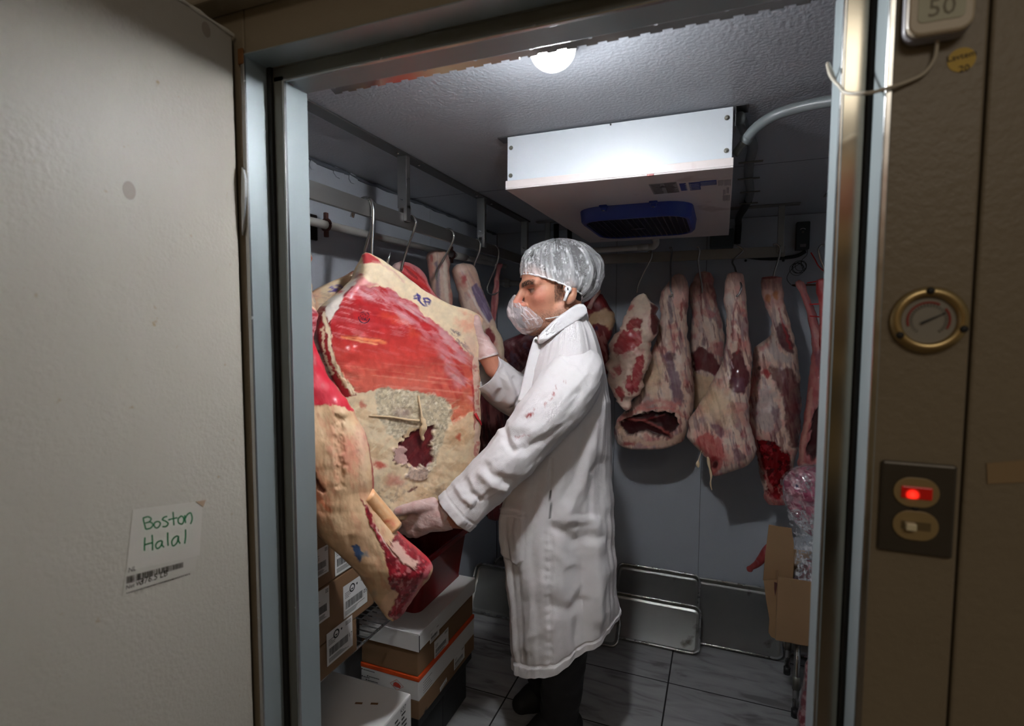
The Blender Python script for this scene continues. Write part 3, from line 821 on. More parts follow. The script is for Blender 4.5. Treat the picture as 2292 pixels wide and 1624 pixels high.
# hook point piercing the plate
o = MB().tube([onY(864, 600, YH1 + .02), onY(869, 582, YH1 + .02), onY(874, 564, YH1 + .02)], [.0055, .0045, .0004], 10).build('hook_tip', m_stain, smooth=True)
tag(o, 'sharp steel hook point poking up through the beef plate', 'hook')
HB = BY - .03
for pts, lab in (
    ([(1333, 572), (1337, 568), (1339, 575), (1334, 590), (1327, 612), (1322, 640)], 'steel hook beside the white cap on the back rail'),
    ([(1450, 565), (1457, 561), (1459, 570), (1450, 592), (1437, 618), (1428, 640), (1425, 655)], 'steel hook above the sawn rib chop piece'),
    ([(1499, 556), (1501, 552), (1503, 560), (1501, 585), (1501, 620), (1502, 652), (1505, 662), (1498, 664)], 'steel hook in the leg with the hollow cut end'),
    ([(1559, 554), (1563, 552), (1566, 560), (1563, 580), (1566, 610), (1571, 640), (1571, 655), (1566, 662)], 'steel hook in the leg half hidden behind its neighbours'),
    ([(1648, 549), (1655, 552), (1664, 561), (1660, 565), (1642, 580), (1645, 600), (1653, 625), (1659, 645), (1656, 655), (1648, 664)], 'steel hook in the long pale leg left of the shank leg'),
    ([(1730, 548), (1738, 546), (1745, 552), (1746, 562), (1741, 585), (1733, 610), (1731, 622)], 'steel hook in the square ended shank leg near the door edge'),
    ([(1846, 548), (1838, 549), (1833, 556), (1834, 570), (1841, 590), (1848, 612), (1852, 625)], 'steel hook at the right edge of the doorway above the red shanks')):
    ye = {'hollow': 2.478, 'half hidden': 2.672, 'long pale': 2.360}.get(next((k for k in ('hollow', 'half hidden', 'long pale') if k in lab), ''), None)
    if ye is None: hook(pts, HL(2.40 if 'red shanks' in lab else HB), lab, .0042, tip=False)
    else: hook(pts, lambda x, y: onY(x, y, BY - .012 + (ye - BY + .012) * min(1, max(0, (y - 575) / 60.))), lab, .0042, tip=False)
# ================================================================== MEAT
class Paint:
    """colours a surface in the coordinates of its front view"""
    def __init__(self, x, y, seed=1, base=(220, 195, 165), wet=.45):
        self.x = np.asarray(x, float); self.y = np.asarray(y, float); self.seed = seed; self.k = 0
        self.c = np.tile(srgb(*base), (len(self.x), 1)); self.g = np.full(len(self.x), wet)
        self.d = np.zeros(len(self.x))
    def _s(self):
        self.k += 1; return self.seed * 101 + self.k * 7
    def warp(self, w, scale):
        if w <= 0: return self.x, self.y
        s = self._s()
        return (self.x + w * 2 * (fbm(self.x / scale, self.y / scale, seed=s, octv=3) - .5) * 2,
                self.y + w * 2 * (fbm(self.x / scale, self.y / scale, seed=s + 3, octv=3) - .5) * 2)
    def mpoly(self, pts, soft=2., warp=3., scale=14.):
        X, Y = self.warp(warp, scale)
        pts = np.array(pts, float); n = len(pts)
        m = np.full(len(X), 1e9); ins = np.zeros(len(X), bool)
        for i in range(n):
            x0, y0 = pts[i]; x1, y1 = pts[(i + 1) % n]
            dx, dy = x1 - x0, y1 - y0
            t = np.clip(((X - x0) * dx + (Y - y0) * dy) / (dx * dx + dy * dy + 1e-9), 0, 1)
            m = np.minimum(m, (X - x0 - t * dx) ** 2 + (Y - y0 - t * dy) ** 2)
            cr = ((y0 > Y) != (y1 > Y))
            ins ^= cr & (X < (x1 - x0) * (Y - y0) / ((y1 - y0) if abs(y1 - y0) > 1e-9 else 1e-9) + x0)
        sd = np.sqrt(m) * np.where(ins, 1, -1)
        return sstep(-soft, soft, sd)
    def mstroke(self, pts, width, soft=1.5, warp=1.5, scale=10.):
        X, Y = self.warp(warp, scale)
        pts = np.array(pts, float); m = np.full(len(X), 1e9)
        for i in range(len(pts) - 1):
            x0, y0 = pts[i]; x1, y1 = pts[i + 1]; dx, dy = x1 - x0, y1 - y0
            t = np.clip(((X - x0) * dx + (Y - y0) * dy) / (dx * dx + dy * dy + 1e-9), 0, 1)
            m = np.minimum(m, (X - x0 - t * dx) ** 2 + (Y - y0 - t * dy) ** 2)
        return 1 - sstep(width / 2 - soft, width / 2 + soft, np.sqrt(m))
    def mblob(self, x, y, rx, ry, soft=.35, warp=2., ang=0., scale=10.):
        X, Y = self.warp(warp, scale); a = math.radians(ang); dx, dy = X - x, Y - y
        u = (dx * math.cos(a) + dy * math.sin(a)) / rx; v = (-dx * math.sin(a) + dy * math.cos(a)) / ry
        return 1 - sstep(1 - soft, 1 + soft, np.sqrt(u * u + v * v))
    def mfibre(self, ang, L, W, lo=.55, hi=.7, octv=3):
        a = math.radians(ang)
        u = (self.x * math.cos(a) + self.y * math.sin(a)) / L; v = (-self.x * math.sin(a) + self.y * math.cos(a)) / W
        return sstep(lo, hi, fbm(u, v, seed=self._s(), octv=octv))
    def mnoise(self, s, lo, hi, octv=3):
        return sstep(lo, hi, fbm(self.x / s, self.y / s, seed=self._s(), octv=octv))
    def put(self, m, rgb, op=1., wet=None, disp=0.):
        m = m * op
        self.c = self.c * (1 - m[:, None]) + srgb(*rgb) * m[:, None]
        if wet is not None: self.g = self.g * (1 - m) + wet * m
        if disp: self.d = self.d + disp * m
        return m
    def mottle(self, amt=.1, s=12, seed=5):
        f = 1 + amt * 2 * (fbm(self.x / s, self.y / s, seed=seed, octv=4) - .5) * 2
        self.c = np.clip(self.c * f[:, None], 0, 1)

m_meat = mat_flesh('raw_meat', fvar=.07, bump=.3, rough=.34, coat=.35)
m_fatty = mat_flesh('fat_cover', rough=.42, coat=.2, bump=.35, bscale=60, fvar=.07, fscale=35)

def smooth1(a, k):
    for _ in range(k):
        a = np.concatenate([a[:1], (a[:-2] + 2 * a[1:-1] + a[2:]) / 4, a[-1:]])
    return a
SURF = {}
def px_loft(name, rows, A, h, thick, paint, ratio=.8, NR=160, NF=90, NB=30, p=2.4, m=None, parent=None, wob=1.5, seed=1, lump=.004, lscale=.05, key=None, sm=4, lean=None):
    """solid whose front outline is given by rows (y, left, right) in the picture, standing on the vertical plane through A along h"""
    rows = np.array(rows, float)
    t = np.linspace(rows[0, 0], rows[-1, 0], NR)
    xl = smooth1(np.interp(t, rows[:, 0], rows[:, 1]), sm); xr = smooth1(np.interp(t, rows[:, 0], rows[:, 2]), sm)
    xl = xl + wob * 2 * (fbm(t / 16, t * 0 + seed, seed=seed, octv=3) - .5) * 2
    xr = xr + wob * 2 * (fbm(t / 16, t * 0 + seed, seed=seed + 9, octv=3) - .5) * 2
    A = np.array(A, float); h = unit([h[0], h[1], 0]); n = np.array([h[1], -h[0], 0])
    if np.dot(n, CAMO - A) < 0: n = -n
    def hit(x, y):
        r = np.stack([x - CX, -(y - CY), np.full_like(x, -FPX)], -1) @ CAMM.T
        s = np.dot(A - CAMO, n) / (r @ n)
        return CAMO + r * s[:, None]
    PL = hit(xl, t); PR = hit(xr, t)
    c = (PL + PR) / 2; hw = (PR - PL) / 2; w = np.linalg.norm(hw, axis=1)
    T = np.minimum(thick / 2, w * ratio); T = smooth1(T, 3)
    u = np.linspace(-1, 1, NF); cf = .55 * u + .45 * np.sin(u * math.pi / 2)
    ub = np.linspace(1, -1, NB + 2)[1:-1]; cbk = np.sin(ub * math.pi / 2)
    cs = np.r_[cf, cbk]; sn = np.r_[(1 - np.abs(cf) ** p).clip(0) ** (1 / p), -((1 - np.abs(cbk) ** p).clip(0) ** (1 / p))]
    NA = len(cs)
    endf = np.ones(NR); endf[0] = .03; endf[-1] = .03; endf[1] = .6; endf[-2] = .6
    V = c[:, None, :] + hw[:, None, :] * (cs[None, :] * endf[:, None])[..., None] + n * (T[:, None] * endf[:, None] * sn[None, :])[..., None]
    V = V.reshape(-1, 3)
    S = np.tile(sn, NR)
    if lump:
        q = V / lscale
        f = (fbm(q[:, 0], q[:, 1], q[:, 2], seed=seed + 31, octv=3) - .5) * 2
        V = V + n * (f * lump * 2 * np.sign(S) * np.abs(S) ** .5)[:, None]
    pp = project(V)
    P = Paint(pp[:, 0], pp[:, 1], seed)
    paint(P)
    V = V + n * (P.d * np.clip(S, 0, 1) ** .6)[:, None]
    i = np.arange(NR - 1)[:, None]; k = np.arange(NA)[None, :]; k2 = (k + 1) % NA
    F = np.stack([i * NA + k, i * NA + k2, (i + 1) * NA + k2, (i + 1) * NA + k], -1).reshape(-1, 4)
    if np.dot(np.cross(V[F[len(F) // 2, 1]] - V[F[len(F) // 2, 0]], V[F[len(F) // 2, 3]] - V[F[len(F) // 2, 0]]), V[F[len(F) // 2, 0]] - c[NR // 2]) < 0:
        F = F[:, ::-1].copy()
    o = mk(name, V, F, m or m_meat, parent, col=P.c, gloss=P.g)
    if key:
        fm = S > .02
        SURF[key] = (pp[fm], V[fm], n)
    return o
def surf_at(key, x, y, off=.001):
    pp, V, n = SURF[key]
    d = (pp[:, 0] - x) ** 2 + (pp[:, 1] - y) ** 2
    i = np.argsort(d)[:4]; w = 1 / (d[i] + .3); w /= w.sum()
    return (V[i] * w[:, None]).sum(0) + n * off

FAT = (228, 206, 174); FAT2 = (214, 184, 148); RED = (200, 48, 50); DRED = (128, 26, 34); PINK = (222, 150, 140); MEMB = (228, 190, 190)

# ---------------------------------------------------------------- the big plate of beef
def paint_plate(P):
    x, y = P.x, P.y
    P.c[:] = srgb(240, 216, 180)
    P.put(P.mnoise(30, .45, .75), (236, 214, 180), .7)
    P.put(P.mnoise(24, .55, .8), (222, 166, 134), .22)
    red = P.mpoly([(768, 660), (795, 634), (830, 640), (875, 640), (888, 658), (931, 684), (963, 716), (990, 730), (1003, 744), (1030, 769), (1064, 806), (1070, 860), (1062, 918), (1010, 944), (1013, 912), (990, 889), (941, 880), (890, 876), (853, 868), (800, 880), (770, 848), (748, 804), (741, 760), (738, 716), (755, 690)], 1.5, 3.5, 16)
    P.put(red, (196, 42, 46), wet=.85)
    low = sstep(735, 800, y + 10 * (fbm(x / 60, y / 25, seed=3) - .5))
    P.put(red * low, (214, 74, 64), .85)
    P.put(red * sstep(800, 850, y + 26 * (fbm(x / 50, y / 20, seed=4) - .5)), (222, 112, 92), .75)
    P.put(red * sstep(940, 1000, x) * sstep(770, 830, y) * P.mfibre(70, 60, 14, .42, .6), (198, 48, 46), .7)
    P.put(red * P.mfibre(8, 70, 9, .52, .72) * sstep(760, 700, y), (214, 96, 100), .5)
    # silvery membrane streaks
    d1 = P.mpoly([(792, 640), (880, 640), (960, 716), (1004, 745), (1062, 810), (1060, 900), (1020, 860), (990, 800), (930, 740), (880, 690), (820, 668)], 14, 8, 30)
    P.put(red * d1 * P.mfibre(34, 60, 10, .47, .66, 4), (226, 186, 190), .75, wet=.6)
    P.put(red * d1 * P.mfibre(45, 34, 9, .50, .66, 3), (214, 138, 146), .6)
    P.put(red * sstep(700, 640, y) * P.mfibre(8, 70, 9, .48, .68, 4), (222, 172, 178), .5)
    P.put(red * P.mfibre(14, 40, 4.0, .58, .72, 3) * sstep(830, 700, y), (232, 178, 180), .4)
    P.put(red * P.mfibre(6, 120, 4.2, .54, .72, 3) * sstep(790, 850, y), (236, 170, 150), .4)
    P.put(P.mblob(900, 770, 90, 26, .8, 14, 8), (212, 66, 60), .55)
    # stretched orange slit
    P.put(P.mstroke([(766, 753), (800, 756), (850, 762), (862, 767)], 7, 3, 1.5), (238, 140, 92), .9)
    P.put(P.mstroke([(775, 757), (812, 765), (845, 770)], 3, 1.5, 1), (246, 180, 130), .8)
    P.put(P.mstroke([(760, 750), (800, 753), (862, 760)], 2.2, 1, 1), (170, 30, 34), .7)
    P.put(P.mstroke([(855, 700), (900, 722), (935, 748)], 12, 8, 6), (232, 92, 62), .5)
    P.put(P.mstroke([(848, 832), (905, 838)], 10, 7, 4), (206, 56, 48), .7)
    # top fat and the red tip
    P.put(P.mpoly([(800, 600), (818, 580), (850, 588), (900, 625), (960, 668), (1010, 690), (1066, 712), (1060, 760), (1050, 795), (1028, 764), (1002, 740), (963, 712), (931, 680), (886, 654), (860, 636), (812, 634), (800, 615)], 2, 2.5), (238, 216, 182), .9, wet=.4)
    P.put(P.mpoly([(808, 572), (822, 565), (846, 580), (852, 590), (830, 588), (812, 590)], 1.5, 1.5), (196, 50, 62), .95, wet=.7)
    P.put(P.mstroke([(835, 583), (868, 598), (905, 630)], 5, 3, 3), (222, 170, 158), .6)
    P.put(P.mblob(806, 613, 8, 4, .4, 2), (176, 36, 56), .8)
    P.put(P.mpoly([(795, 628), (808, 620), (830, 632), (850, 636), (830, 642), (796, 646)], 4, 3), (214, 120, 126), .8)
    P.put(P.mblob(1048, 722, 26, 22, .6, 6), (232, 160, 132), .75)
    P.put(P.mblob(1035, 708, 26, 8, .6, 5, 15), (240, 218, 186), .7)
    P.put(P.mpoly([(1005, 736), (1025, 742), (1050, 770), (1060, 800), (1040, 785), (1015, 762)], 3, 3) * P.mfibre(50, 14, 3.2, .42, .56), (120, 92, 104), .75)
    P.put(P.mblob(1055, 775, 14, 30, .6, 4), (226, 186, 168), .6)
    # grey crumbly fat, the torn dark hole and the flaps around it
    cr = P.mpoly([(852, 868), (905, 874), (960, 884), (992, 890), (1012, 914), (1008, 946), (990, 975), (985, 1010), (975, 1040), (955, 1062), (930, 1060), (960, 1010), (970, 960), (935, 958), (905, 970), (890, 985), (870, 960), (850, 930), (838, 898)], 4, 7, 18)
    P.put(cr, (206, 192, 162), .9, wet=.15)
    P.put(cr * P.mnoise(4.5, .46, .62, 4), (158, 144, 124), .6)
    P.put(cr * P.mnoise(4.5, .56, .68, 3), (236, 226, 202), .7)
    P.put(P.mblob(900, 925, 18, 12, .7, 5), (140, 112, 112), .55)
    lowf = sstep(880, 930, y)
    P.put(lowf * (1 - cr) * P.mfibre(20, 34, 12, .5, .7), (206, 168, 124), .55)
    P.put(lowf * (1 - cr) * P.mfibre(-35, 26, 6, .58, .7), (238, 220, 186), .6)
    hole = P.mpoly([(935, 962), (955, 958), (973, 955), (974, 980), (964, 997), (971, 1019), (962, 1046), (946, 1043), (926, 1053), (917, 1036), (884, 1040), (880, 1016), (895, 989), (918, 972)], 1.2, 4.5, 8)
    P.put(hole, (92, 20, 28), 1, wet=.5, disp=-.010)
    P.put(hole * P.mfibre(-50, 30, 6, .5, .7), (120, 36, 40), .6)
    fl = P.mpoly([(880, 1006), (900, 998), (914, 1004), (908, 1020), (918, 1032), (900, 1044), (884, 1034)], 1.5, 3.5, 7)
    P.put(fl, (206, 168, 160), .95, wet=.4, disp=.008)
    fl = P.mpoly([(916, 1040), (932, 1048), (950, 1044), (962, 1052), (955, 1070), (930, 1078), (905, 1066)], 1.5, 4, 7)
    P.put(fl, (204, 180, 164), .9, wet=.3, disp=.006)
    P.put(fl * P.mnoise(4, .5, .62), (150, 132, 124), .6)
    P.put(P.mblob(849, 1040, 14, 9, .6, 4, 25), (206, 70, 60), .85)
    P.put(P.mblob(812, 905, 8, 8, .6, 4), (206, 84, 70), .7)
    P.put(P.mblob(884, 1075, 18, 12, .7, 5), (206, 110, 104), .6)
    P.put(P.mblob(1027, 978, 5, 7, .5, 2), (206, 60, 46), .9)
    P.put(P.mblob(1035, 940, 26, 50, .7, 10), (228, 170, 122), .35)
    P.put(P.mstroke([(1060, 905), (1040, 925), (1015, 945)], 7, 4, 4), (222, 120, 92), .6)
    P.put(P.mstroke([(915, 1100), (932, 1090)], 4, 1.5, 2), (96, 26, 34), .9)
    P.put(sstep(1070, 1110, y) * P.mnoise(8, .5, .65, 4), (172, 146, 124), .6)
    # folded white fat and dark strips down the left edge
    P.put(P.mpoly([(690, 690), (724, 683), (742, 668), (768, 650), (792, 626), (800, 600), (808, 604), (797, 632), (770, 662), (762, 684), (740, 716), (742, 760), (746, 800), (770, 850), (798, 884), (770, 890), (736, 842), (718, 804), (703, 763), (698, 740)], 1.2, 2), (150, 30, 36), 1, wet=.8)
    P.put(P.mpoly([(735, 672), (768, 650), (795, 622), (803, 596), (809, 590), (806, 606), (796, 634), (769, 660), (760, 686), (742, 712), (735, 722), (727, 702)], 1.2, 2), (234, 224, 212), 1, wet=.3)
    P.put(P.mstroke([(724, 700), (730, 722), (738, 750), (739, 780), (746, 806), (770, 852), (790, 880)], 8, 1.5, 2), (234, 214, 182), 1, wet=.3)
    P.put(P.mstroke([(722, 735), (722, 765), (727, 800), (742, 835)], 7, 2, 3, 6), (226, 198, 166), .95, wet=.25)
    P.put(P.mstroke([(713, 700), (709, 722), (707, 745)], 6, 2, 1.5), (178, 40, 44), .9)
    P.put(P.mblob(762, 653, 7, 3, .3, 1, -10), (200, 56, 50), .95)
    P.put(P.mstroke([(745, 812), (765, 846), (790, 880)], 12, 3, 3, 8) * P.mnoise(6, .4, .6), (224, 190, 150), .8, disp=.004)
    # cut edge of fat down the right side
    edge = P.mpoly([(1058, 800), (1072, 800), (1074, 1062), (1060, 1062), (1062, 930), (1059, 870)], 1.2, 1.5)
    P.put(edge, (230, 200, 180), .95)
    P.put(edge * P.mnoise(9, .52, .66), (190, 70, 70), .6)
    P.put(P.mstroke([(1058, 860), (1062, 905), (1062, 960)], 3, 1.2, 1.5), (176, 40, 44), .8)
    # purple grease-pencil marks
    for s in ([(928, 662), (934, 658), (941, 663), (936, 671), (943, 678), (950, 684)], [(934, 657), (938, 672)], [(927, 668), (941, 667)], [(948, 668), (956, 667), (964, 673), (960, 680)], [(948, 668), (953, 680), (955, 684)], [(949, 674), (962, 675)]):
        P.put(P.mstroke(s, 3.6, 1.0, .8), (52, 36, 128), .95)
    P.mottle(.05, 9, 7)
    P.d += .006 * (fbm(x / 55, y / 40, seed=77, octv=3) - .5) * 2 * red
    P.d += .003 * (fbm(x / 9, y / 9, seed=78, octv=3) - .5) * 2 * np.clip(cr + .4 * lowf, 0, 1)

plate_h = (.227, .465)
PLATE_A = np.array([-.862, 1.35, 1.3])
plate_rows = [(564, 815, 823), (570, 812, 832), (580, 809, 848), (600, 803, 869), (625, 795, 905), (650, 768, 938), (670, 740, 975), (684, 722, 1003), (692, 716, 1040), (702, 711, 1062), (715, 707, 1072), (740, 702, 1069), (765, 704, 1066), (805, 717, 1062), (845, 735, 1066), (880, 750, 1066), (935, 760, 1067), (1000, 768, 1065), (1050, 778, 1056), (1090, 790, 1038), (1120, 810, 1000), (1145, 838, 945), (1160, 868, 910)]
plate = thing('beef_plate', (PLATE_A[0], PLATE_A[1], .93), 'huge slab of raw beef, red above and pale fat below, gripped by the man', 'meat')
px_loft('meat_slab', plate_rows, PLATE_A, plate_h, .085, paint_plate, NR=300, NF=190, NB=40, p=5, wob=.8, seed=3, lump=.004, parent=plate, key='plate')
# round inspection stamp
sb = MB(); c0 = (816, 710)
def dec(pts, wpx):
    pts = [np.array(p, float) for p in pts]
    V = []
    for i, p in enumerate(pts):
        t = unit(pts[min(i + 1, len(pts) - 1)] - pts[max(i - 1, 0)]); nn = np.array([-t[1], t[0]])
        for s in (-1, 1): V.append(surf_at('plate', *(p + nn * s * wpx / 2), off=.0018))
    sb.add(V, [(2 * i, 2 * i + 1, 2 * i + 3, 2 * i + 2) for i in range(len(pts) - 1)])
dec([(816 + 12.5 * math.cos(a), 710 + 12.5 * math.sin(a)) for a in np.linspace(.15, 3.3, 26)], 1.7)
dec([(816 + 12.5 * math.cos(a), 710 + 12.5 * math.sin(a)) for a in np.linspace(3.9, 4.7, 8)], 1.0)
dec([(816 + 12.5 * math.cos(a), 710 + 12.5 * math.sin(a)) for a in np.linspace(5.2, 5.9, 8)], 1.0)
for k in range(6): # CDN-like block at the foot, small marks in the middle
    dec([(809 + k * 2.6, 709 + k * .9), (808 + k * 2.6, 715 + k * .7)], 1.1)
rng = random.Random(3)
for k in range(14):
    a = rng.random() * 6.28; r = 3 + rng.random() * 7; q = np.array([816 + r * math.cos(a), 706 + r * math.sin(a) * .7]); b_ = rng.random() * 3.14
    dec([q, q + 2.4 * np.array([math.cos(b_), math.sin(b_)])], 1.0)
sb.build('ink_stamp', mat('stamp_ink', (20, 22, 58), .5, var=.05), plate, smooth=True)
# fat thread and the little tag hanging over the torn hole
m_fatp = mat('loose_fat', (232, 206, 166), .45, bump=.5, bscale=180, var=.12, vscale=60)
MB().tube(catmull([surf_at('plate', 825, 930, .002), surf_at('plate', 870, 932, .006), surf_at('plate', 910, 938, .008), surf_at('plate', 933, 940, .012)], 24), list(np.linspace(.002, .0035, 24)), 8).build('fat_thread', m_fatp, plate, smooth=True)
MB().tube(catmull([surf_at('plate', 936, 885, .002), surf_at('plate', 937, 920, .012), surf_at('plate', 938, 935, .016)], 16), [.003] * 16, 8).build('fat_thread', m_fatp, plate, smooth=True)
tg = catmull([surf_at('plate', 938, 932, .016), surf_at('plate', 940, 950, .022), surf_at('plate', 939, 968, .022), surf_at('plate', 943, 985, .020)], 20)
MB().tube(tg, list(.0075 * np.array([.5, .7, .95, 1.1, .9, .8, 1, 1.2, 1.3, 1.35, 1.25, 1.2, 1.1, 1.0, .85, .7, .75, .8, .6, .2])), 10).build('fat_tag', m_fatp, plate, smooth=True)
MB().tube(catmull([surf_at('plate', 1063, 925, .0), surf_at('plate', 1066, 935, .006), surf_at('plate', 1072, 944, .008), surf_at('plate', 1074, 951, .008)], 12), list(np.linspace(.006, .002, 12)), 8).build('meat_shred', mat('red_shred', (196, 50, 58), .4, var=.2, vscale=90), plate, smooth=True)

# ---------------------------------------------------------------- the front quarter with a bone, lower left
def paint_front(P):
    x, y = P.x, P.y
    P.c[:] = srgb(214, 176, 138)
    P.put(P.mfibre(65, 46, 20, .45, .7), (226, 196, 158), .7)
    P.put(P.mfibre(70, 30, 9, .55, .72), (204, 140, 112), .5)
    P.put(sstep(1140, 1220, y) * sstep(870, 820, x), (198, 160, 128), .6)
    P.put(P.mblob(775, 1015, 30, 40, .8, 10), (224, 130, 112), .6)
    P.put(P.mblob(715, 1110, 26, 60, .8, 10), (224, 140, 104), .5)
    P.put(P.mblob(810, 990, 14, 40, .8, 6), (226, 150, 140), .5)
    red = P.mpoly([(600, 660), (690, 680), (716, 696), (706, 750), (722, 806), (740, 846), (772, 886), (800, 925), (782, 917), (748, 906), (694, 904), (600, 900)], 1.5, 3)
    P.put(red, (200, 40, 58), 1, wet=.85)
    up = red * sstep(775, 760, y)
    P.put(up, (150, 40, 50), .8)
    P.put(up * P.mfibre(8, 26, 4, .46, .6), (214, 150, 156), .8)
    P.put(red * sstep(780, 800, y) * P.mfibre(60, 60, 12, .5, .7), (216, 70, 84), .6)
    P.put(P.mstroke([(690, 688), (716, 704)], 5, 2, 1), (110, 20, 26), .8)
    # slit on the left
    P.put(P.mstroke([(690, 1040), (703, 1068), (716, 1090), (726, 1098)], 8, 3, 2), (90, 22, 22), .9, disp=-.01)
    P.put(P.mstroke([(698, 1085), (716, 1118), (736, 1140)], 9, 4, 3), (228, 132, 92), .8)
    P.put(P.mstroke([(760, 935), (758, 1010), (765, 1080)], 16, 9, 5), (196, 156, 122), .5, disp=-.012)
    P.put(P.mstroke([(800, 960), (812, 1020), (815, 1080)], 14, 8, 4), (236, 206, 172), .5, disp=.006)
    P.put(P.mstroke([(818, 962), (828, 1003), (834, 1050), (836, 1105)], 4.5, 1.5, 1.2), (168, 36, 46), .85)
    # cut face
    cut = P.mpoly([(808, 1112), (826, 1138), (836, 1166), (862, 1209), (872, 1226), (890, 1188), (910, 1206), (940, 1233), (972, 1260), (957, 1290), (941, 1303), (921, 1340), (902, 1374), (884, 1390), (868, 1376), (884, 1352), (888, 1326), (874, 1316), (867, 1274), (858, 1232), (846, 1205), (826, 1172)], 1.3, 2.5, 8)
    P.put(cut, (136, 24, 36), 1, wet=.7)
    P.put(cut * P.mnoise(9, .5, .62), (176, 44, 58), .8)
    P.put(cut * P.mnoise(6, .58, .68), (214, 140, 140), .6)
    P.put(cut * P.mnoise(11, .6, .7), (84, 12, 20), .7)
    P.put(P.mpoly([(870, 1212), (890, 1212), (915, 1240), (935, 1258), (930, 1272), (905, 1262), (885, 1243)], 2.5, 4, 8), (224, 184, 168), .9, disp=.004)
    P.put(P.mstroke([(895, 1190), (925, 1222), (968, 1258)], 9, 3, 3, 7), (214, 62, 72), .9)
    P.put(P.mstroke([(966, 1262), (950, 1292), (930, 1325), (905, 1368)], 11, 3.5, 3, 8), (206, 110, 118), .8)
    P.put(P.mstroke([(840, 1180), (862, 1214), (885, 1246)], 3, 1.2, 1.2), (224, 196, 180), .8)
    # blue mark
    P.put(P.mpoly([(787, 1221), (802, 1219), (806, 1230), (816, 1238), (809, 1243), (808, 1259), (800, 1250)], 1.3, 2.2, 6), (46, 84, 132), .95)
    P.put(P.mblob(818, 1242, 9, 6, .8, 3), (120, 136, 146), .7)
    P.put(P.mblob(836, 1328, 6, 9, .8, 2), (150, 150, 140), .5)
    # lighter lip at the very bottom
    P.put(P.mpoly([(852, 1340), (880, 1318), (890, 1330), (880, 1352), (866, 1374), (850, 1362)], 2, 3), (230, 190, 158), .9)
    P.mottle(.05, 12, 11)
    fat = 1 - np.clip(red + cut, 0, 1)
    P.d += .005 * (fbm(x / 40, y / 80, seed=91, octv=2) - .5) * 2 * fat + .0010 * (fbm(x / 9, y / 22, seed=92, octv=3) - .5) * 2
front_rows = [(676, 640, 690), (690, 630, 706), (705, 625, 712), (745, 620, 704), (765, 620, 702), (805, 622, 719), (845, 625, 737), (885, 628, 770), (918, 630, 793), (940, 632, 801), (965, 634, 817), (1002, 636, 827), (1047, 640, 834), (1101, 650, 837), (1130, 662, 845), (1160, 684, 866), (1185, 704, 886), (1203, 722, 905), (1232, 754, 938), (1260, 784, 969), (1280, 800, 959), (1304, 815, 941), (1338, 836, 921), (1365, 852, 906), (1380, 864, 896), (1389, 872, 884)]
FRONT_A = onD(830, 1100, 1.235)
fq = thing('beef_quarter', (FRONT_A[0], FRONT_A[1], .78), 'fatty beef quarter with a sawn bone, hanging in front by the left door jamb', 'meat')
px_loft('meat_body', front_rows, FRONT_A, (.25, .24), .15, paint_front, ratio=.75, NR=300, NF=150, NB=40, p=2.6, wob=1.2, seed=5, lump=.005, lscale=.08, m=m_fatty, parent=fq, key='front')
bn = catmull([surf_at('front', 822, 1110, -.012), surf_at('front', 845, 1138, -.002), surf_at('front', 868, 1160, .004), surf_at('front', 884, 1178, .006)], 24)
def tubecol(pts, rad, seg, colf, name, parent, m):
    b = MB(); b.tube(pts, rad, seg); V = np.array(b.V); pp = project(V); P = Paint(pp[:, 0], pp[:, 1], 3); colf(P)
    return mk(name, V, b.F, m, parent, col=P.c, gloss=P.g)
def paint_bone(P):
    P.c[:] = srgb(236, 178, 128); P.g[:] = .6
    P.put(P.mfibre(50, 40, 5, .5, .65), (244, 204, 160), .7); P.put(P.mblob(868, 1165, 7, 5, .8, 3), (206, 70, 50), .8); P.put(P.mblob(880, 1172, 6, 8, .8, 3), (222, 120, 100), .7)
tubecol(bn, list(np.linspace(.019, .0215, 24)), 20, paint_bone, 'bone', fq, m_meat)
MB().lathe(bn[-1] - unit(bn[-1] - bn[-2]) * .001, bn[-1] - bn[-2], [(.0205, 0), (.0195, .0035), (.016, .0045), (.0155, .001)], 18).build('bone_end', mat('sawn_bone', (206, 178, 160), .6, var=.15, vscale=90), fq, smooth=True)

# ---------------------------------------------------------------- generic paints for the smaller pieces
def base_pale(P, c=(230, 198, 172), streak=(238, 216, 196), blush=(206, 120, 112), ang=80):
    P.c[:] = srgb(*c); P.g[:] = .5
    P.put(P.mfibre(ang, 40, 12, .45, .68), streak, .6)
    P.put(P.mnoise(22, .5, .72), blush, .45)
    P.put(P.mfibre(ang, 26, 5, .6, .72), (150, 110, 116), .35)

def piece(name, label, rows, A, h, thick, paint, group=None, **k):
    rows = np.array(rows, float)
    o = px_loft(name, rows, A, h, thick, paint, **k)
    tag(o, label, 'meat', group); return o

# fat flank with a purple mark, behind the plate
def p_flank(P):
    base_pale(P, (216, 190, 152), (230, 208, 170), (214, 140, 112), 10)
    P.put(P.mstroke([(700, 642), (750, 618), (800, 606)], 8, 4, 3), (206, 110, 96), .7)
    for s in ([(738, 643), (747, 646), (757, 645)], [(743, 640), (748, 648), (755, 654)], [(737, 652), (748, 651), (756, 648)], [(752, 637), (762, 640), (770, 648)]):
        P.put(P.mstroke(s, 4, 1.2, 1.2), (74, 50, 140), .9)
piece('beef_flank', 'flat sheet of beef fat with a purple mark behind the plate', [(600, 800, 830), (610, 785, 840), (620, 765, 845), (632, 735, 850), (645, 708, 850), (660, 690, 850), (720, 684, 850), (790, 684, 840), (860, 690, 820), (900, 720, 800)], onD(750, 680, 1.57), (.3, .5), .035, p_flank, NR=110, NF=80, p=4, seed=8, lump=.003)
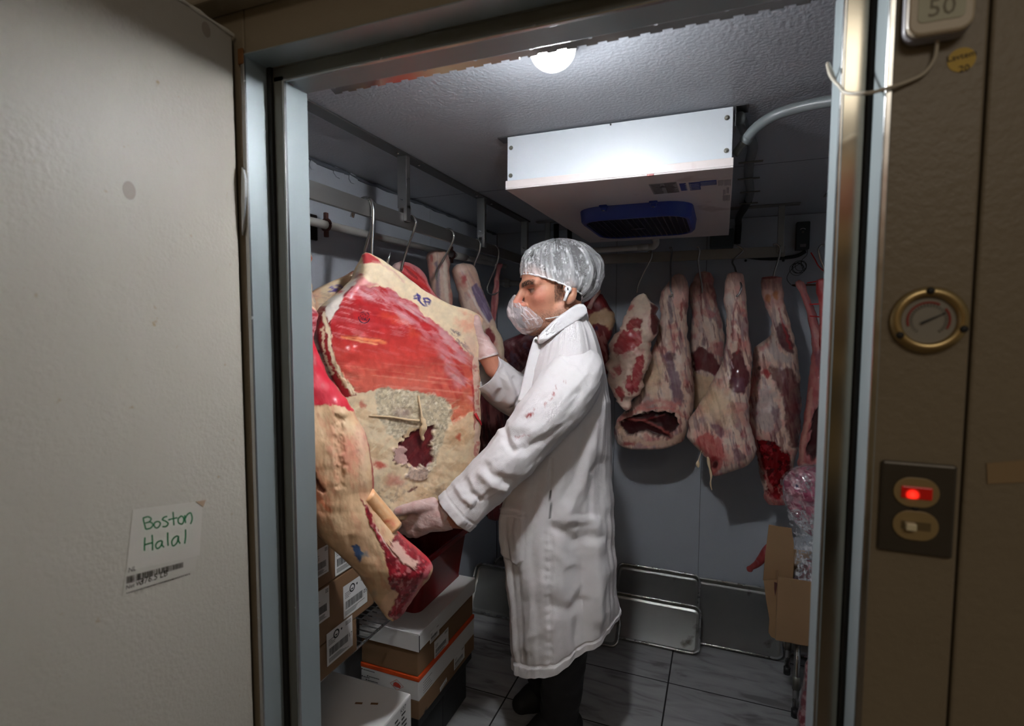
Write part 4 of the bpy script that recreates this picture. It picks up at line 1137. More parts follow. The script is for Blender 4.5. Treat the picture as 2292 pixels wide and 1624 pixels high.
# narrow shank at the very left
def p_sh0(P):
    base_pale(P, (226, 196, 160), (236, 216, 184), (210, 120, 104)); P.put(P.mblob(695, 578, 6, 6, .5, 2), (170, 50, 50), .9)
piece('beef_shank', 'narrow pale shank half hidden behind the left door jamb', [(558, 668, 686), (566, 664, 694), (578, 662, 699), (590, 664, 694), (615, 664, 695), (650, 664, 699), (680, 664, 705), (720, 664, 708), (780, 664, 700)], onD(690, 620, 1.42), (.5, .4), .06, p_sh0, NR=90, NF=50, seed=9)
# red piece on the second hook
def p_red2(P):
    P.c[:] = srgb(172, 34, 40); P.g[:] = .8
    P.put(P.mfibre(38, 40, 5, .48, .62), (214, 120, 124), .7); P.put(P.mfibre(38, 60, 10, .5, .66), (206, 48, 44), .7); P.put(P.mfibre(38, 46, 7, .56, .66), (110, 16, 24), .7)
    P.put(P.mpoly([(872, 590), (898, 584), (902, 600), (892, 614), (880, 612)], 2, 2), (226, 196, 188), .9)
    P.put(P.mstroke([(898, 582), (935, 600), (955, 625), (968, 655), (1010, 686)], 9, 3, 2), (206, 130, 132), .8)
    P.put(P.mstroke([(976, 655), (984, 663), (992, 668)], 5, 1.5, 1.5), (60, 44, 110), .9)
    P.put(P.mblob(1010, 680, 20, 8, .6, 4), (222, 190, 160), .8)
piece('beef_piece', 'bright red piece of beef on the hook just behind the plate', [(583, 893, 903), (590, 880, 920), (600, 877, 936), (615, 880, 947), (635, 884, 957), (655, 890, 968), (672, 896, 986), (686, 900, 1012), (720, 905, 1022), (800, 910, 1020), (880, 915, 1010), (930, 930, 990)], onD(945, 660, 1.80), (.45, .6), .07, p_red2, NR=130, NF=90, p=3, seed=10)
# shanks on the left rail
def p_shA(P):
    base_pale(P, (206, 168, 150), (222, 196, 178), (196, 110, 104), 85)
    P.put(P.mstroke([(978, 590), (980, 640), (982, 690)], 9, 3, 2), (112, 100, 120), .7); P.put(P.mstroke([(995, 585), (999, 640), (1001, 690)], 9, 3, 1.5), (226, 208, 192), .9)
    P.put(P.mblob(965, 578, 4, 8, .4, 2), (150, 40, 44), .8); P.put(P.mblob(963, 600, 8, 22, .6, 3), (214, 140, 124), .7)
piece('beef_shank', 'first pale round topped shank on the left rail', [(559, 968, 992), (565, 958, 1002), (578, 955, 1006), (600, 957, 1006), (640, 963, 1009), (680, 969, 1012), (720, 975, 1014), (800, 980, 1016)], onD(985, 620, 2.08), (.6, .5), .07, p_shA, NR=110, NF=60, seed=11)
def p_shB(P):
    base_pale(P, (212, 176, 156), (226, 204, 186), (200, 112, 104), 65)
    mus = P.mpoly([(1056, 642), (1066, 632), (1078, 648), (1092, 680), (1104, 712), (1096, 722), (1078, 700), (1064, 672)], 2, 1.5)
    P.put(mus, (110, 92, 124), .95, wet=.7); P.put(mus * P.mfibre(65, 26, 5, .5, .66), (154, 140, 164), .6)
    P.put(P.mstroke([(1050, 650), (1070, 690), (1092, 722)], 5, 2, 1), (228, 212, 204), .8)
    P.put(P.mpoly([(1082, 740), (1094, 730), (1106, 745), (1108, 762), (1104, 780), (1090, 785), (1084, 770), (1090, 755)], 1.8, 2), (124, 36, 46), .95)
    P.put(P.mpoly([(1060, 720), (1086, 728), (1084, 760), (1068, 768)], 3, 2), (204, 188, 158), .8)
    P.put(P.mstroke([(1106, 735), (1122, 765), (1124, 790)], 13, 4, 2), (232, 212, 182), .9)
    P.put(P.mblob(1040, 625, 6, 10, .5, 2), (176, 50, 54), .8); P.put(P.mblob(1032, 600, 14, 8, .6, 3), (226, 190, 172), .7)
piece('beef_shank', 'second shank on the left rail with a purple muscle, above the raised hand', [(588, 1026, 1048), (594, 1016, 1060), (608, 1013, 1066), (625, 1017, 1072), (650, 1023, 1080), (680, 1031, 1091), (710, 1041, 1101), (738, 1051, 1113), (760, 1058, 1125), (775, 1064, 1127), (795, 1073, 1127), (820, 1082, 1128), (850, 1088, 1126)], onD(1065, 690, 2.12), (.6, .5), .09, p_shB, NR=150, NF=80, seed=12)
def p_shC(P):
    base_pale(P, (196, 120, 116), (216, 160, 150), (150, 40, 50), 75); P.put(P.mblob(1117, 591, 8, 5, .6, 1), (176, 104, 104), .8)
    P.put(P.mstroke([(1114, 630), (1108, 660), (1104, 720)], 6, 2, 1), (140, 46, 58), .7)
piece('beef_shank', 'thin red shank on the left rail, nearest the man', [(588, 1110, 1126), (593, 1109, 1125), (602, 1111, 1121), (622, 1107, 1118), (640, 1104, 1118), (665, 1101, 1116), (690, 1099, 1113), (720, 1098, 1110), (740, 1098, 1108)], onD(1110, 650, 2.38), (.7, .4), .045, p_shC, NR=90, NF=40, seed=13)
def p_dark(P):
    P.c[:] = srgb(120, 52, 58); P.g[:] = .55
    P.put(P.mfibre(60, 26, 9, .45, .62), (176, 130, 132), .7); P.put(P.mfibre(55, 22, 6, .52, .64), (84, 22, 30), .8); P.put(P.mnoise(14, .55, .7), (110, 90, 110), .6)
piece('beef_piece', 'marbled purple and red piece of meat below the beard net', [(597, 1214, 1224), (610, 1210, 1228), (690, 1206, 1232), (728, 1190, 1230), (748, 1165, 1230), (760, 1128, 1230), (775, 1124, 1225), (805, 1127, 1215), (840, 1130, 1210), (880, 1135, 1205), (900, 1150, 1190)], onD(1200, 800, 2.70), (.95, .3), .09, p_dark, NR=90, NF=70, seed=14)
def p_dark2(P):
    P.c[:] = srgb(110, 28, 34); P.g[:] = .55
    P.put(P.mfibre(45, 26, 4, .52, .66), (190, 130, 116), .6); P.put(P.mstroke([(1090, 783), (1125, 795), (1145, 825)], 6, 2, 2), (216, 172, 140), .95)
piece('beef_piece', 'dark red cut with a fat rim just above the white cuff', [(780, 1088, 1108), (790, 1092, 1122), (803, 1098, 1135), (820, 1105, 1145), (840, 1112, 1152), (870, 1115, 1150), (890, 1120, 1140)], onD(1120, 815, 2.30), (.8, .3), .07, p_dark2, NR=80, NF=60, seed=15)
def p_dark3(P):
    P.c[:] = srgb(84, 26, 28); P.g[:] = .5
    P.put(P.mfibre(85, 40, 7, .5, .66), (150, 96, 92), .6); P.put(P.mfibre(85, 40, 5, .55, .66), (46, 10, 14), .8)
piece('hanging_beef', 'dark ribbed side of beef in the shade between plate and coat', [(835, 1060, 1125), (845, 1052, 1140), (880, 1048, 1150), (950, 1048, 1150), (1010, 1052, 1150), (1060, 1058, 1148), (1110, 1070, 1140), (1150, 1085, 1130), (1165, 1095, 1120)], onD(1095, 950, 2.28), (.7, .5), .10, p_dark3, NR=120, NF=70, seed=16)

# ---------------------------------------------------------------- the row on the back rail
HB_ = (1, -.03)
GRP = 'cuts hanging on the back rail'
def p_b1(P):
    P.c[:] = srgb(126, 40, 40); P.g[:] = .55
    P.put(P.mfibre(60, 22, 6, .52, .68), (160, 64, 62), .6)
    P.put(P.mpoly([(1310, 712), (1335, 700), (1362, 690), (1378, 705), (1378, 730), (1362, 738), (1340, 724), (1315, 728)], 2.5, 4), (224, 184, 144), .95)
    P.put(P.mblob(1335, 735, 4, 5, .4, 1.5), (40, 36, 80), .7); P.put(P.mfibre(70, 24, 5, .6, .7) * sstep(735, 745, P.y), (206, 140, 130), .6)
o = piece('beef_piece', 'dark red cut with a band of fat directly behind the white collar', [(655, 1328, 1346), (665, 1318, 1352), (680, 1306, 1361), (703, 1302, 1374), (722, 1302, 1376), (742, 1302, 1371), (768, 1306, 1359), (795, 1312, 1362), (820, 1325, 1366), (840, 1335, 1362)], onY(1345, 730, 2.62), HB_, .09, p_b1, GRP, NR=110, NF=80, seed=21)
b1 = MB().tube(catmull([onY(1318, 690, 2.575), onY(1330, 666, 2.575), onY(1342, 648, 2.575)], 14), list(.001 + np.array([.012, .0115, .011, .0105, .010, .010, .010, .010, .0105, .011, .012, .0125, .0115, .006])), 12)
pp = project(np.array(b1.V)); Pq = Paint(pp[:, 0], pp[:, 1], 4); base_pale(Pq, (216, 168, 156)); mk('shank_bone', b1.V, b1.F, m_meat, o, col=Pq.c, gloss=Pq.g)
def p_b2(P):
    x, y = P.x, P.y
    P.c[:] = srgb(236, 204, 184); P.g[:] = .6
    P.put(P.mnoise(14, .5, .7), (206, 120, 116), .5)
    P.put(sstep(712, 690, y), (228, 204, 180), .8)
    for poly, c in (([(1374, 770), (1388, 745), (1410, 736), (1436, 742), (1438, 765), (1420, 782), (1396, 790), (1378, 800)], (176, 48, 56)), ([(1400, 722), (1425, 708), (1438, 716), (1430, 736), (1405, 738)], (160, 50, 54)),
                    ([(1422, 800), (1436, 792), (1446, 800), (1440, 850), (1425, 880), (1412, 868), (1416, 830)], (168, 46, 56)), ([(1400, 840), (1412, 838), (1420, 870), (1412, 890), (1400, 870)], (170, 50, 60)),
                    ([(1368, 820), (1384, 812), (1392, 830), (1376, 846)], (190, 96, 92)), ([(1375, 870), (1392, 862), (1400, 890), (1390, 900)], (176, 70, 70))):
        m_ = P.mpoly(poly, 2, 3, 9); P.put(m_, c, .95, wet=.7, disp=-.003); P.put(m_ * P.mfibre(40, 18, 4, .56, .68), (206, 130, 124), .5)
    P.put(P.mblob(1372, 805, 13, 16, .4, 3), (232, 200, 176), .8)
    P.put(P.mstroke([(1362, 820), (1385, 850), (1410, 890)], 7, 3, 4), (236, 208, 184), .8); P.put(P.mstroke([(1440, 740), (1448, 790), (1436, 860)], 7, 2.5, 3), (236, 212, 188), .8)
    P.put(P.mstroke([(1395, 800), (1420, 795), (1440, 785)], 5, 2, 4), (222, 176, 160), .8)
    P.put(P.mpoly([(1455, 678), (1470, 682), (1478, 705), (1476, 745), (1462, 750), (1455, 730), (1458, 700)], 2, 2), (96, 28, 32), .95)
    P.put(P.mblob(1412, 688, 7, 8, .5, 3), (200, 60, 60), .7)
    P.d += .008 * (fbm(x / 16, y / 16, seed=41, octv=2) - .5) * 2
piece('sawn_rib_cut', 'sawn rib cut with round red eyes of meat, pale fat on top', [(656, 1432, 1448), (668, 1418, 1455), (690, 1404, 1469), (712, 1395, 1477), (740, 1384, 1474), (765, 1370, 1459), (798, 1359, 1453), (840, 1361, 1446), (862, 1365, 1439), (882, 1371, 1427), (900, 1384, 1416), (919, 1399, 1407)], onY(1410, 780, 2.385), HB_, .11, p_b2, GRP, NR=150, NF=110, p=3.4, seed=22, wob=4.5, sm=1)
def p_leg(P):
    base_pale(P, (236, 204, 184), (244, 224, 210), (222, 126, 120), 82)
    P.put(P.mfibre(80, 46, 9, .56, .66), (132, 92, 112), .5); P.put(P.mnoise(26, .58, .72), (206, 84, 86), .45); P.put(P.mfibre(78, 30, 5, .62, .68), (120, 30, 44), .6)
    P.d += .010 * (fbm(P.x / 22, P.y / 50, seed=P.seed + 5, octv=3) - .5) * 2
def p_b3(P):
    p_leg(P); x, y = P.x, P.y
    P.put(sstep(700, 640, y), (224, 182, 168), .6)
    P.put(P.mstroke([(1500, 660), (1500, 690), (1502, 720)], 9, 3, 2), (120, 104, 116), .7); P.put(P.mstroke([(1525, 680), (1524, 715)], 6, 2, 2), (170, 50, 50), .7)
    P.put(P.mstroke([(1490, 640), (1489, 690), (1484, 740)], 7, 2.5, 1.5), (232, 204, 188), .8)
    P.put(P.mpoly([(1484, 790), (1496, 786), (1512, 810), (1522, 850), (1530, 900), (1520, 915), (1506, 880), (1490, 830)], 3, 4), (118, 84, 104), .8)
    P.put(P.mblob(1500, 800, 12, 10, .5, 3, 30), (88, 26, 38), .8)
    P.put(P.mblob(1460, 840, 22, 40, .7, 6), (240, 212, 172), .7)
    P.put(P.mstroke([(1430, 915), (1470, 895), (1520, 905)], 12, 6, 4), (220, 140, 130), .7)
    hol = P.mpoly([(1386, 945), (1420, 927), (1480, 921), (1512, 925), (1519, 950), (1498, 980), (1445, 970), (1404, 974), (1386, 962)], 1.8, 3.5, 10)
    P.put(hol, (54, 12, 16), 1, wet=.6, disp=-.035)
    P.put(P.mstroke([(1400, 938), (1440, 944), (1480, 962), (1500, 976)], 6, 2, 2), (160, 80, 76), .9, disp=.014); P.put(P.mstroke([(1440, 944), (1485, 930)], 4, 2, 2), (120, 40, 40), .8, disp=.008)
    P.put(P.mstroke([(1380, 950), (1400, 982), (1450, 992), (1500, 992), (1528, 975)], 11, 4, 4), (226, 190, 164), .9); P.put(P.mblob(1405, 992, 16, 6, .5, 3), (170, 50, 52), .8)
    P.put(P.mstroke([(1382, 940), (1430, 915), (1500, 912), (1530, 930)], 7, 3, 3), (216, 130, 120), .7)
piece('lamb_leg', 'leg carcass with a dark hollow cut open end', [(612, 1514, 1524), (618, 1506, 1532), (628, 1497, 1538), (654, 1481, 1542), (678, 1476, 1540), (703, 1478, 1536), (760, 1470, 1540), (804, 1451, 1547), (845, 1442, 1552), (885, 1425, 1554), (916, 1402, 1552), (935, 1381, 1547), (966, 1376, 1538), (988, 1383, 1529), (998, 1396, 1505), (1003, 1420, 1480)], onY(1490, 800, 2.53), HB_, .17, p_b3, GRP, NR=230, NF=120, p=2.6, seed=23, ratio=.75, key='legA')
def p_b4(P):
    p_leg(P); P.put(sstep(690, 640, P.y), (216, 150, 138), .5)
    P.put(P.mpoly([(1546, 790), (1562, 776), (1585, 786), (1604, 804), (1612, 830), (1600, 838), (1575, 832), (1552, 830)], 2.5, 4), (104, 28, 36), .95, wet=.7)
    P.put(P.mpoly([(1550, 835), (1600, 840), (1604, 900), (1556, 930)], 4, 4), (236, 204, 164), .8)
    P.put(P.mblob(1575, 765, 5, 10, .5, 2), (110, 70, 84), .7); P.put(P.mstroke([(1590, 630), (1604, 680), (1612, 730)], 10, 4, 3), (176, 84, 88), .6)
    P.put(P.mstroke([(1560, 680), (1570, 740), (1556, 770)], 8, 3, 3), (226, 200, 190), .7); P.put(P.mstroke([(1568, 640), (1570, 700)], 4, 1.5, 1), (150, 60, 62), .7)
piece('lamb_leg', 'pink leg half hidden between two larger legs', [(606, 1566, 1588), (613, 1558, 1593), (625, 1552, 1597), (645, 1543, 1600), (662, 1540, 1603), (680, 1545, 1607), (700, 1551, 1612), (750, 1547, 1622), (800, 1546, 1622), (860, 1548, 1612), (910, 1552, 1600), (935, 1560, 1590)], onY(1580, 780, 2.72), HB_, .11, p_b4, GRP, NR=150, NF=80, seed=24)
def p_b5(P):
    p_leg(P); x, y = P.x, P.y
    P.put(sstep(700, 640, y), (222, 176, 160), .6)
    P.put(P.mblob(1632, 672, 10, 15, .5, 2), (232, 214, 204), .8); P.put(P.mstroke([(1650, 668), (1642, 700), (1640, 740)], 4, 1.5, 1), (150, 70, 72), .6)
    P.put(P.mstroke([(1632, 690), (1634, 740), (1632, 780)], 6, 2.5, 2), (234, 212, 196), .8); P.put(P.mstroke([(1658, 700), (1662, 760)], 8, 3, 2), (150, 120, 128), .5)
    P.put(P.mpoly([(1637, 788), (1657, 783), (1666, 813), (1679, 841), (1668, 878), (1650, 880), (1633, 868), (1633, 830)], 2.2, 3), (100, 28, 38), .95, wet=.7)
    P.put(P.mpoly([(1636, 842), (1660, 846), (1670, 880), (1640, 880)], 4, 4), (124, 84, 98), .6)
    P.put(P.mblob(1600, 900, 34, 50, .8, 8, -30), (240, 206, 162), .7)
    P.put(P.mpoly([(1592, 944), (1608, 948), (1622, 962), (1618, 978), (1600, 970)], 2.5, 3), (120, 70, 92), .7); P.put(P.mblob(1572, 940, 8, 12, .6, 3), (150, 120, 126), .6)
    P.put(P.mpoly([(1556, 985), (1590, 970), (1615, 985), (1622, 1010), (1612, 1050), (1592, 1066), (1580, 1030), (1566, 1005)], 4, 5), (204, 84, 80), .75)
    P.put(P.mblob(1601, 1040, 6, 10, .35, 1.5, 10), (90, 18, 22), .95, disp=-.012); P.put(P.mblob(1601, 1028, 12, 7, .5, 2), (160, 30, 36), .8)
    P.put(P.mpoly([(1640, 1005), (1660, 1010), (1670, 1030), (1650, 1030)], 3, 4), (124, 84, 96), .7)
    P.put(P.mstroke([(1655, 760), (1648, 790)], 6, 2, 2), (170, 60, 60), .6)
o = piece('lamb_leg', 'long pale leg with a dark muscle patch and dangling fat shreds', [(608, 1634, 1658), (614, 1628, 1664), (630, 1624, 1668), (655, 1620, 1671), (672, 1619, 1672), (703, 1626, 1672), (756, 1625, 1678), (804, 1618, 1683), (845, 1600, 1682), (894, 1572, 1676), (920, 1555, 1676), (943, 1540, 1678), (975, 1538, 1686), (990, 1548, 1690), (1004, 1564, 1692), (1024, 1582, 1688), (1040, 1588, 1674), (1054, 1591, 1636), (1065, 1596, 1606)], onY(1625, 830, 2.41), HB_, .17, p_b5, GRP, NR=230, NF=120, p=2.4, seed=25, key='legC')
st1 = catmull([surf_at('legC', 1584, 1022, .0), onY(1588, 1045, 2.355), onY(1592, 1066, 2.355), onY(1590, 1082, 2.355), onY(1593, 1096, 2.355)], 22)
MB().tube(st1, list(.006 * (0.7 + .6 * np.abs(np.sin(np.linspace(0, 9, 22)))) * np.linspace(1, .35, 22)), 8).build('fat_shred', m_fatp, o, smooth=True)
st1 = catmull([surf_at('legC', 1570, 1008, .0), onY(1566, 1022, 2.355), onY(1562, 1038, 2.355), onY(1563, 1046, 2.355)], 14)
MB().tube(st1, list(np.array([.002, .0015, .0012, .0012, .0012, .0012, .0014, .0016, .003, .006, .008, .0075, .006, .002])), 8).build('fat_shred', m_fatp, o, smooth=True)
def p_b6(P):
    p_leg(P); x, y = P.x, P.y
    P.put(sstep(720, 660, y), (222, 164, 152), .6)
    for q in ((1719, 667, 7, 9), (1737, 660, 6, 11)): P.put(P.mblob(*q, .4, 1.5), (206, 128, 78), .85)
    P.put(P.mstroke([(1708, 622), (1748, 619)], 5, 2, 1.5), (150, 40, 50), .8)
    P.put(P.mpoly([(1736, 735), (1746, 722), (1760, 730), (1774, 765), (1776, 790), (1760, 790), (1742, 770)], 2.5, 3), (92, 34, 46), .9)
    P.put(P.mstroke([(1744, 690), (1752, 730), (1770, 780)], 5, 2, 2), (176, 40, 50), .7)
    P.put(P.mpoly([(1728, 745), (1750, 790), (1770, 800), (1760, 815), (1735, 805), (1722, 790)], 4, 4), (206, 190, 184), .8)
    P.put(P.mpoly([(1722, 838), (1730, 820), (1770, 825), (1790, 860), (1792, 1000), (1770, 1000), (1756, 930), (1748, 880)], 4, 5), (96, 34, 40), .8)
    P.put(P.mpoly([(1700, 830), (1718, 822), (1728, 840), (1716, 850)], 2.5, 3), (176, 40, 48), .85)
    P.put(P.mblob(1700, 815, 12, 18, .6, 4), (222, 176, 160), .7); P.put(P.mblob(1699, 823, 4, 5, .4, 1), (70, 20, 24), .8)
    P.put(P.mstroke([(1690, 850), (1668, 890), (1672, 940), (1690, 985)], 18, 7, 4), (222, 120, 118), .7)
    P.put(P.mpoly([(1695, 870), (1725, 865), (1740, 910), (1735, 960), (1710, 970), (1690, 940)], 6, 6), (206, 190, 186), .7)
    P.put(P.mpoly([(1728, 910), (1745, 915), (1750, 960), (1735, 975)], 3, 4), (120, 80, 96), .6)
    raw = P.mpoly([(1690, 980), (1712, 984), (1740, 994), (1764, 1016), (1773, 1046), (1752, 1092), (1758, 1110), (1735, 1120), (1716, 1098), (1710, 1060), (1696, 1020)], 2.5, 4, 10)
    P.put(raw, (128, 12, 20), 1, wet=.95, disp=-.008); P.put(raw * P.mnoise(9, .5, .62), (60, 4, 10), .8); P.put(raw * P.mnoise(8, .6, .7), (190, 50, 56), .7)
    P.put(P.mstroke([(1692, 985), (1700, 1025), (1715, 1065), (1728, 1100)], 6, 2, 2), (214, 130, 122), .8)
    P.put(sstep(1090, 1105, y), (150, 30, 38), .7); P.put(P.mnoise(8, .55, .66) * sstep(1085, 1100, y), (214, 130, 120), .7)
piece('beef_hindquarter', 'square ended shank leg with raw dark red cut end, near the right door edge', [(617, 1706, 1749), (625, 1704, 1751), (645, 1704, 1753), (668, 1707, 1755), (690, 1716, 1758), (720, 1729, 1767), (748, 1726, 1775), (768, 1700, 1780), (778, 1690, 1783), (800, 1684, 1787), (835, 1684, 1790), (870, 1671, 1792), (900, 1663, 1793), (940, 1667, 1792), (975, 1677, 1790), (1000, 1690, 1787), (1030, 1697, 1780), (1060, 1701, 1775), (1085, 1708, 1772), (1100, 1710, 1770), (1115, 1710, 1768), (1130, 1722, 1765)], onY(1735, 870, 2.59), HB_, .17, p_b6, GRP, NR=260, NF=120, p=2.4, seed=26, wob=1.8)
def p_b7(P):
    base_pale(P, (176, 100, 98), (206, 150, 140), (150, 40, 46), 78)
    P.put(sstep(790, 760, P.y) * P.mfibre(70, 40, 6, .42, .6), (190, 110, 108), .8)
    P.put(P.mpoly([(1822, 790), (1840, 780), (1860, 800), (1860, 850), (1836, 850)], 4, 4), (120, 60, 76), .7)
    P.put(P.mpoly([(1822, 930), (1838, 890), (1860, 880), (1860, 1000), (1818, 1030), (1806, 1020)], 3, 4), (50, 12, 18), .95, disp=-.02)
    P.put(P.mstroke([(1816, 870), (1808, 940), (1795, 1000), (1793, 1035), (1812, 1045)], 9, 3, 2), (206, 150, 136), .9)
o = piece('goat_carcass', 'thin red carcass with bare shanks tied with red string at the doorway edge', [(626, 1780, 1794), (632, 1779, 1800), (645, 1784, 1806), (670, 1797, 1814), (700, 1806, 1826), (730, 1811, 1834), (755, 1816, 1846), (780, 1819, 1862), (830, 1813, 1878), (900, 1804, 1884), (950, 1797, 1884), (1000, 1789, 1878), (1038, 1785, 1862), (1050, 1792, 1850)], onY(1820, 850, 2.48), HB_, .10, p_b7, GRP, NR=180, NF=80, seed=27)
def p_b8(P):
    base_pale(P, (186, 72, 72), (206, 120, 112), (140, 24, 32), 80)
px_loft('fore_shank', [(622, 1830, 1850), (630, 1824, 1856), (648, 1826, 1858), (670, 1832, 1858), (720, 1834, 1866), (790, 1834, 1874)], onY(1842, 690, 2.35), HB_, .05, p_b8, NR=80, NF=50, seed=28, parent=None)
tag(bpy.data.objects['fore_shank'], 'short bare red shank beside the red string at the doorway edge', 'meat', GRP)
m_str = mat('red_string', (196, 30, 30), .5, var=.1)
for i, s in enumerate((([(1806, 633), (1830, 629), (1858, 627)], 2.37), ([(1812, 681), (1835, 680), (1862, 682)], 2.37), ([(1812, 707), (1826, 708), (1840, 710)], 2.40), ([(1815, 565), (1824, 580), (1832, 595), (1846, 608)], 2.42))):
    so = MB().tube(catmull([onY(a, c, s[1]) for a, c in s[0]], 12), .0026, 6).build('red_string', m_str, o, smooth=True)
# ================================================================== THE MAN
def surface_nets(f, lo, step):
    """vertices and quads of the zero set of f sampled on a grid"""
    nx, ny, nz = f.shape
    ins = f < 0
    cs = np.zeros((nx - 1, ny - 1, nz - 1), np.int8)
    for i in (0, 1):
        for j in (0, 1):
            for k in (0, 1):
                cs += ins[i:nx - 1 + i, j:ny - 1 + j, k:nz - 1 + k]
    act = (cs > 0) & (cs < 8)
    idx = np.full(act.shape, -1, np.int64)
    c = np.argwhere(act); idx[act] = np.arange(len(c))
    acc = np.zeros((len(c), 3)); cnt = np.zeros(len(c))
    corners = [(i, j, k) for i in (0, 1) for j in (0, 1) for k in (0, 1)]
    val = {q: f[c[:, 0] + q[0], c[:, 1] + q[1], c[:, 2] + q[2]] for q in corners}
    for a in corners:
        for ax in range(3):
            if a[ax] == 0:
                b = list(a); b[ax] = 1; b = tuple(b)
                va, vb = val[a], val[b]; m = (va < 0) != (vb < 0)
                t = np.where(m, va / np.where(np.abs(va - vb) < 1e-12, 1, va - vb), 0)
                p = np.tile(np.array(a, float), (len(c), 1)); p[:, ax] += t
                acc[m] += p[m]; cnt[m] += 1
    V = (c + acc / cnt[:, None]) * step + lo
    Q = []
    for ax in range(3):
        o1, o2 = [(1, 2), (2, 0), (0, 1)][ax]
        sl0 = [slice(None)] * 3; sl1 = [slice(None)] * 3
        sl0[ax] = slice(0, -1); sl1[ax] = slice(1, None)
        a = ins[tuple(sl0)]; b = ins[tuple(sl1)]
        e = np.argwhere(a != b)
        ok = (e[:, o1] > 0) & (e[:, o2] > 0) & (e[:, o1] < f.shape[o1] - 1) & (e[:, o2] < f.shape[o2] - 1)
        e = e[ok]
        fl = a[e[:, 0], e[:, 1], e[:, 2]]
        def cell(d1, d2):
            q = e.copy(); q[:, o1] -= d1; q[:, o2] -= d2
            return idx[q[:, 0], q[:, 1], q[:, 2]]
        quad = np.stack([cell(1, 1), cell(0, 1), cell(0, 0), cell(1, 0)], -1)
        quad[~fl] = quad[~fl][:, ::-1]
        Q.append(quad)
    Q = np.concatenate(Q); Q = Q[(Q >= 0).all(1)]
    return V, Q
def grid_pts(lo, hi, step):
    n = np.ceil((np.array(hi) - lo) / step).astype(int) + 1
    ax = [lo[i] + step * np.arange(n[i]) for i in range(3)]
    G = np.stack(np.meshgrid(*ax, indexing='ij'), -1)
    return G, n
def smin(a, b, k):
    h = np.clip(.5 + .5 * (b - a) / k, 0, 1)
    return b * (1 - h) + a * h - k * h * (1 - h)
def s_ell(G, c, r):
    q = (G - np.array(c)) / np.array(r); k0 = np.linalg.norm(q, axis=-1); k1 = np.linalg.norm(q / np.array(r), axis=-1)
    return k0 * (k0 - 1) / np.maximum(k1, 1e-9)
def s_cap(G, a, b, ra, rb):
    a = np.array(a, float); b = np.array(b, float); ab = b - a
    t = np.clip(((G - a) @ ab) / np.dot(ab, ab), 0, 1)
    return np.linalg.norm(G - a - t[..., None] * ab, axis=-1) - (ra + (rb - ra) * t)

cam_right = CAMM[:, 0]
HD = 1.64
HO = onD(1243, 655, HD)
vd = unit([HO[0] - CAMO[0], HO[1] - CAMO[1], 0]); rt = np.array([vd[1], -vd[0], 0])
AL = math.radians(22)
ef = -rt * math.cos(AL) - vd * math.sin(AL)
el = -vd * math.cos(AL) + rt * math.sin(AL)
eu = np.array([0, 0, 1.0])
TI = math.radians(6)
ef2 = ef * math.cos(TI) - eu * math.sin(TI); eu2 = eu * math.cos(TI) + ef * math.sin(TI)
HS = 1.06
def head_world(U): return HO + HS * (U[..., :1] * ef2 + U[..., 1:2] * eu2 + U[..., 2:3] * el)
def head_local(W):
    d = (np.asarray(W, float) - HO) / HS
    return np.stack([d @ ef2, d @ eu2, d @ el], -1)

def f_skull(G):
    d = s_ell(G, (-.022, .050, 0), (.098, .088, .075))
    d = smin(d, s_ell(G, (.030, .045, 0), (.064, .070, .062)), .02)
    return d
def f_head(G):
    Ga = G.copy(); Ga[..., 2] = np.abs(Ga[..., 2])
    d = f_skull(G)
    d = smin(d, s_ell(G, (.040, -.025, 0), (.056, .075, .056)), .02)
    d = smin(d, s_ell(Ga, (.058, -.008, .040), (.028, .022, .024)), .018)
    d = smin(d, s_ell(G, (.036, -.078, 0), (.056, .036, .048)), .02)
    d = smin(d, s_ell(Ga, (.000, -.060, .046), (.024, .032, .020)), .02)
    d = smin(d, s_ell(G, (.080, -.098, 0), (.020, .018, .024)), .02)
    d = smin(d, s_cap(Ga, (.092, .028, .008), (.074, .031, .047), .0125, .0105), .012)
    d = smin(d, s_cap(G, (.096, .020, 0), (.121, -.020, 0), .0085, .0125), .010)
    d = smin(d, s_ell(Ga, (.106, -.027, .012), (.012, .0095, .0095)), .007)
    d = smin(d, s_ell(G, (.096, -.054, 0), (.014, .008, .024)), .008)
    d = smin(d, s_ell(G, (.093, -.068, 0), (.014, .009, .022)), .007)
    # eye sockets, then eyeballs with lids
    so = s_ell(Ga, (.098, .010, .033), (.020, .0135, .021))
    d = -smin(-d, so, .012)
    d = smin(d, s_ell(Ga, (.0745, .010, .031), (.0125, .0125, .0135)), .004)
    d = smin(d, s_cap(Ga, (.085, .0165, .020), (.076, .016, .046), .0035, .003), .004)
    d = smin(d, s_cap(Ga, (.084, .003, .020), (.076, .003, .045), .003, .003), .004)
    # mouth line and nostrils
    d = -smin(-d, s_cap(Ga, (.112, -.0612, 0), (.094, -.063, .024), .002, .002), .004)
    d = -smin(-d, s_ell(Ga, (.110, -.035, .0085), (.006, .006, .005)), .004)
    # ears
    e = s_ell(Ga, (-.012, .000, .077), (.021, .034, .010))
    e = -smin(-e, s_ell(Ga, (-.008, .004, .090), (.012, .020, .011)), .005)
    e = smin(e, s_ell(Ga, (-.004, -.026, .076), (.010, .011, .008)), .006)
    d = smin(d, e, .008)
    # neck
    d = smin(d, s_cap(G, (-.020, -.055, 0), (-.045, -.15, 0), .055, .056), .025)
    return d
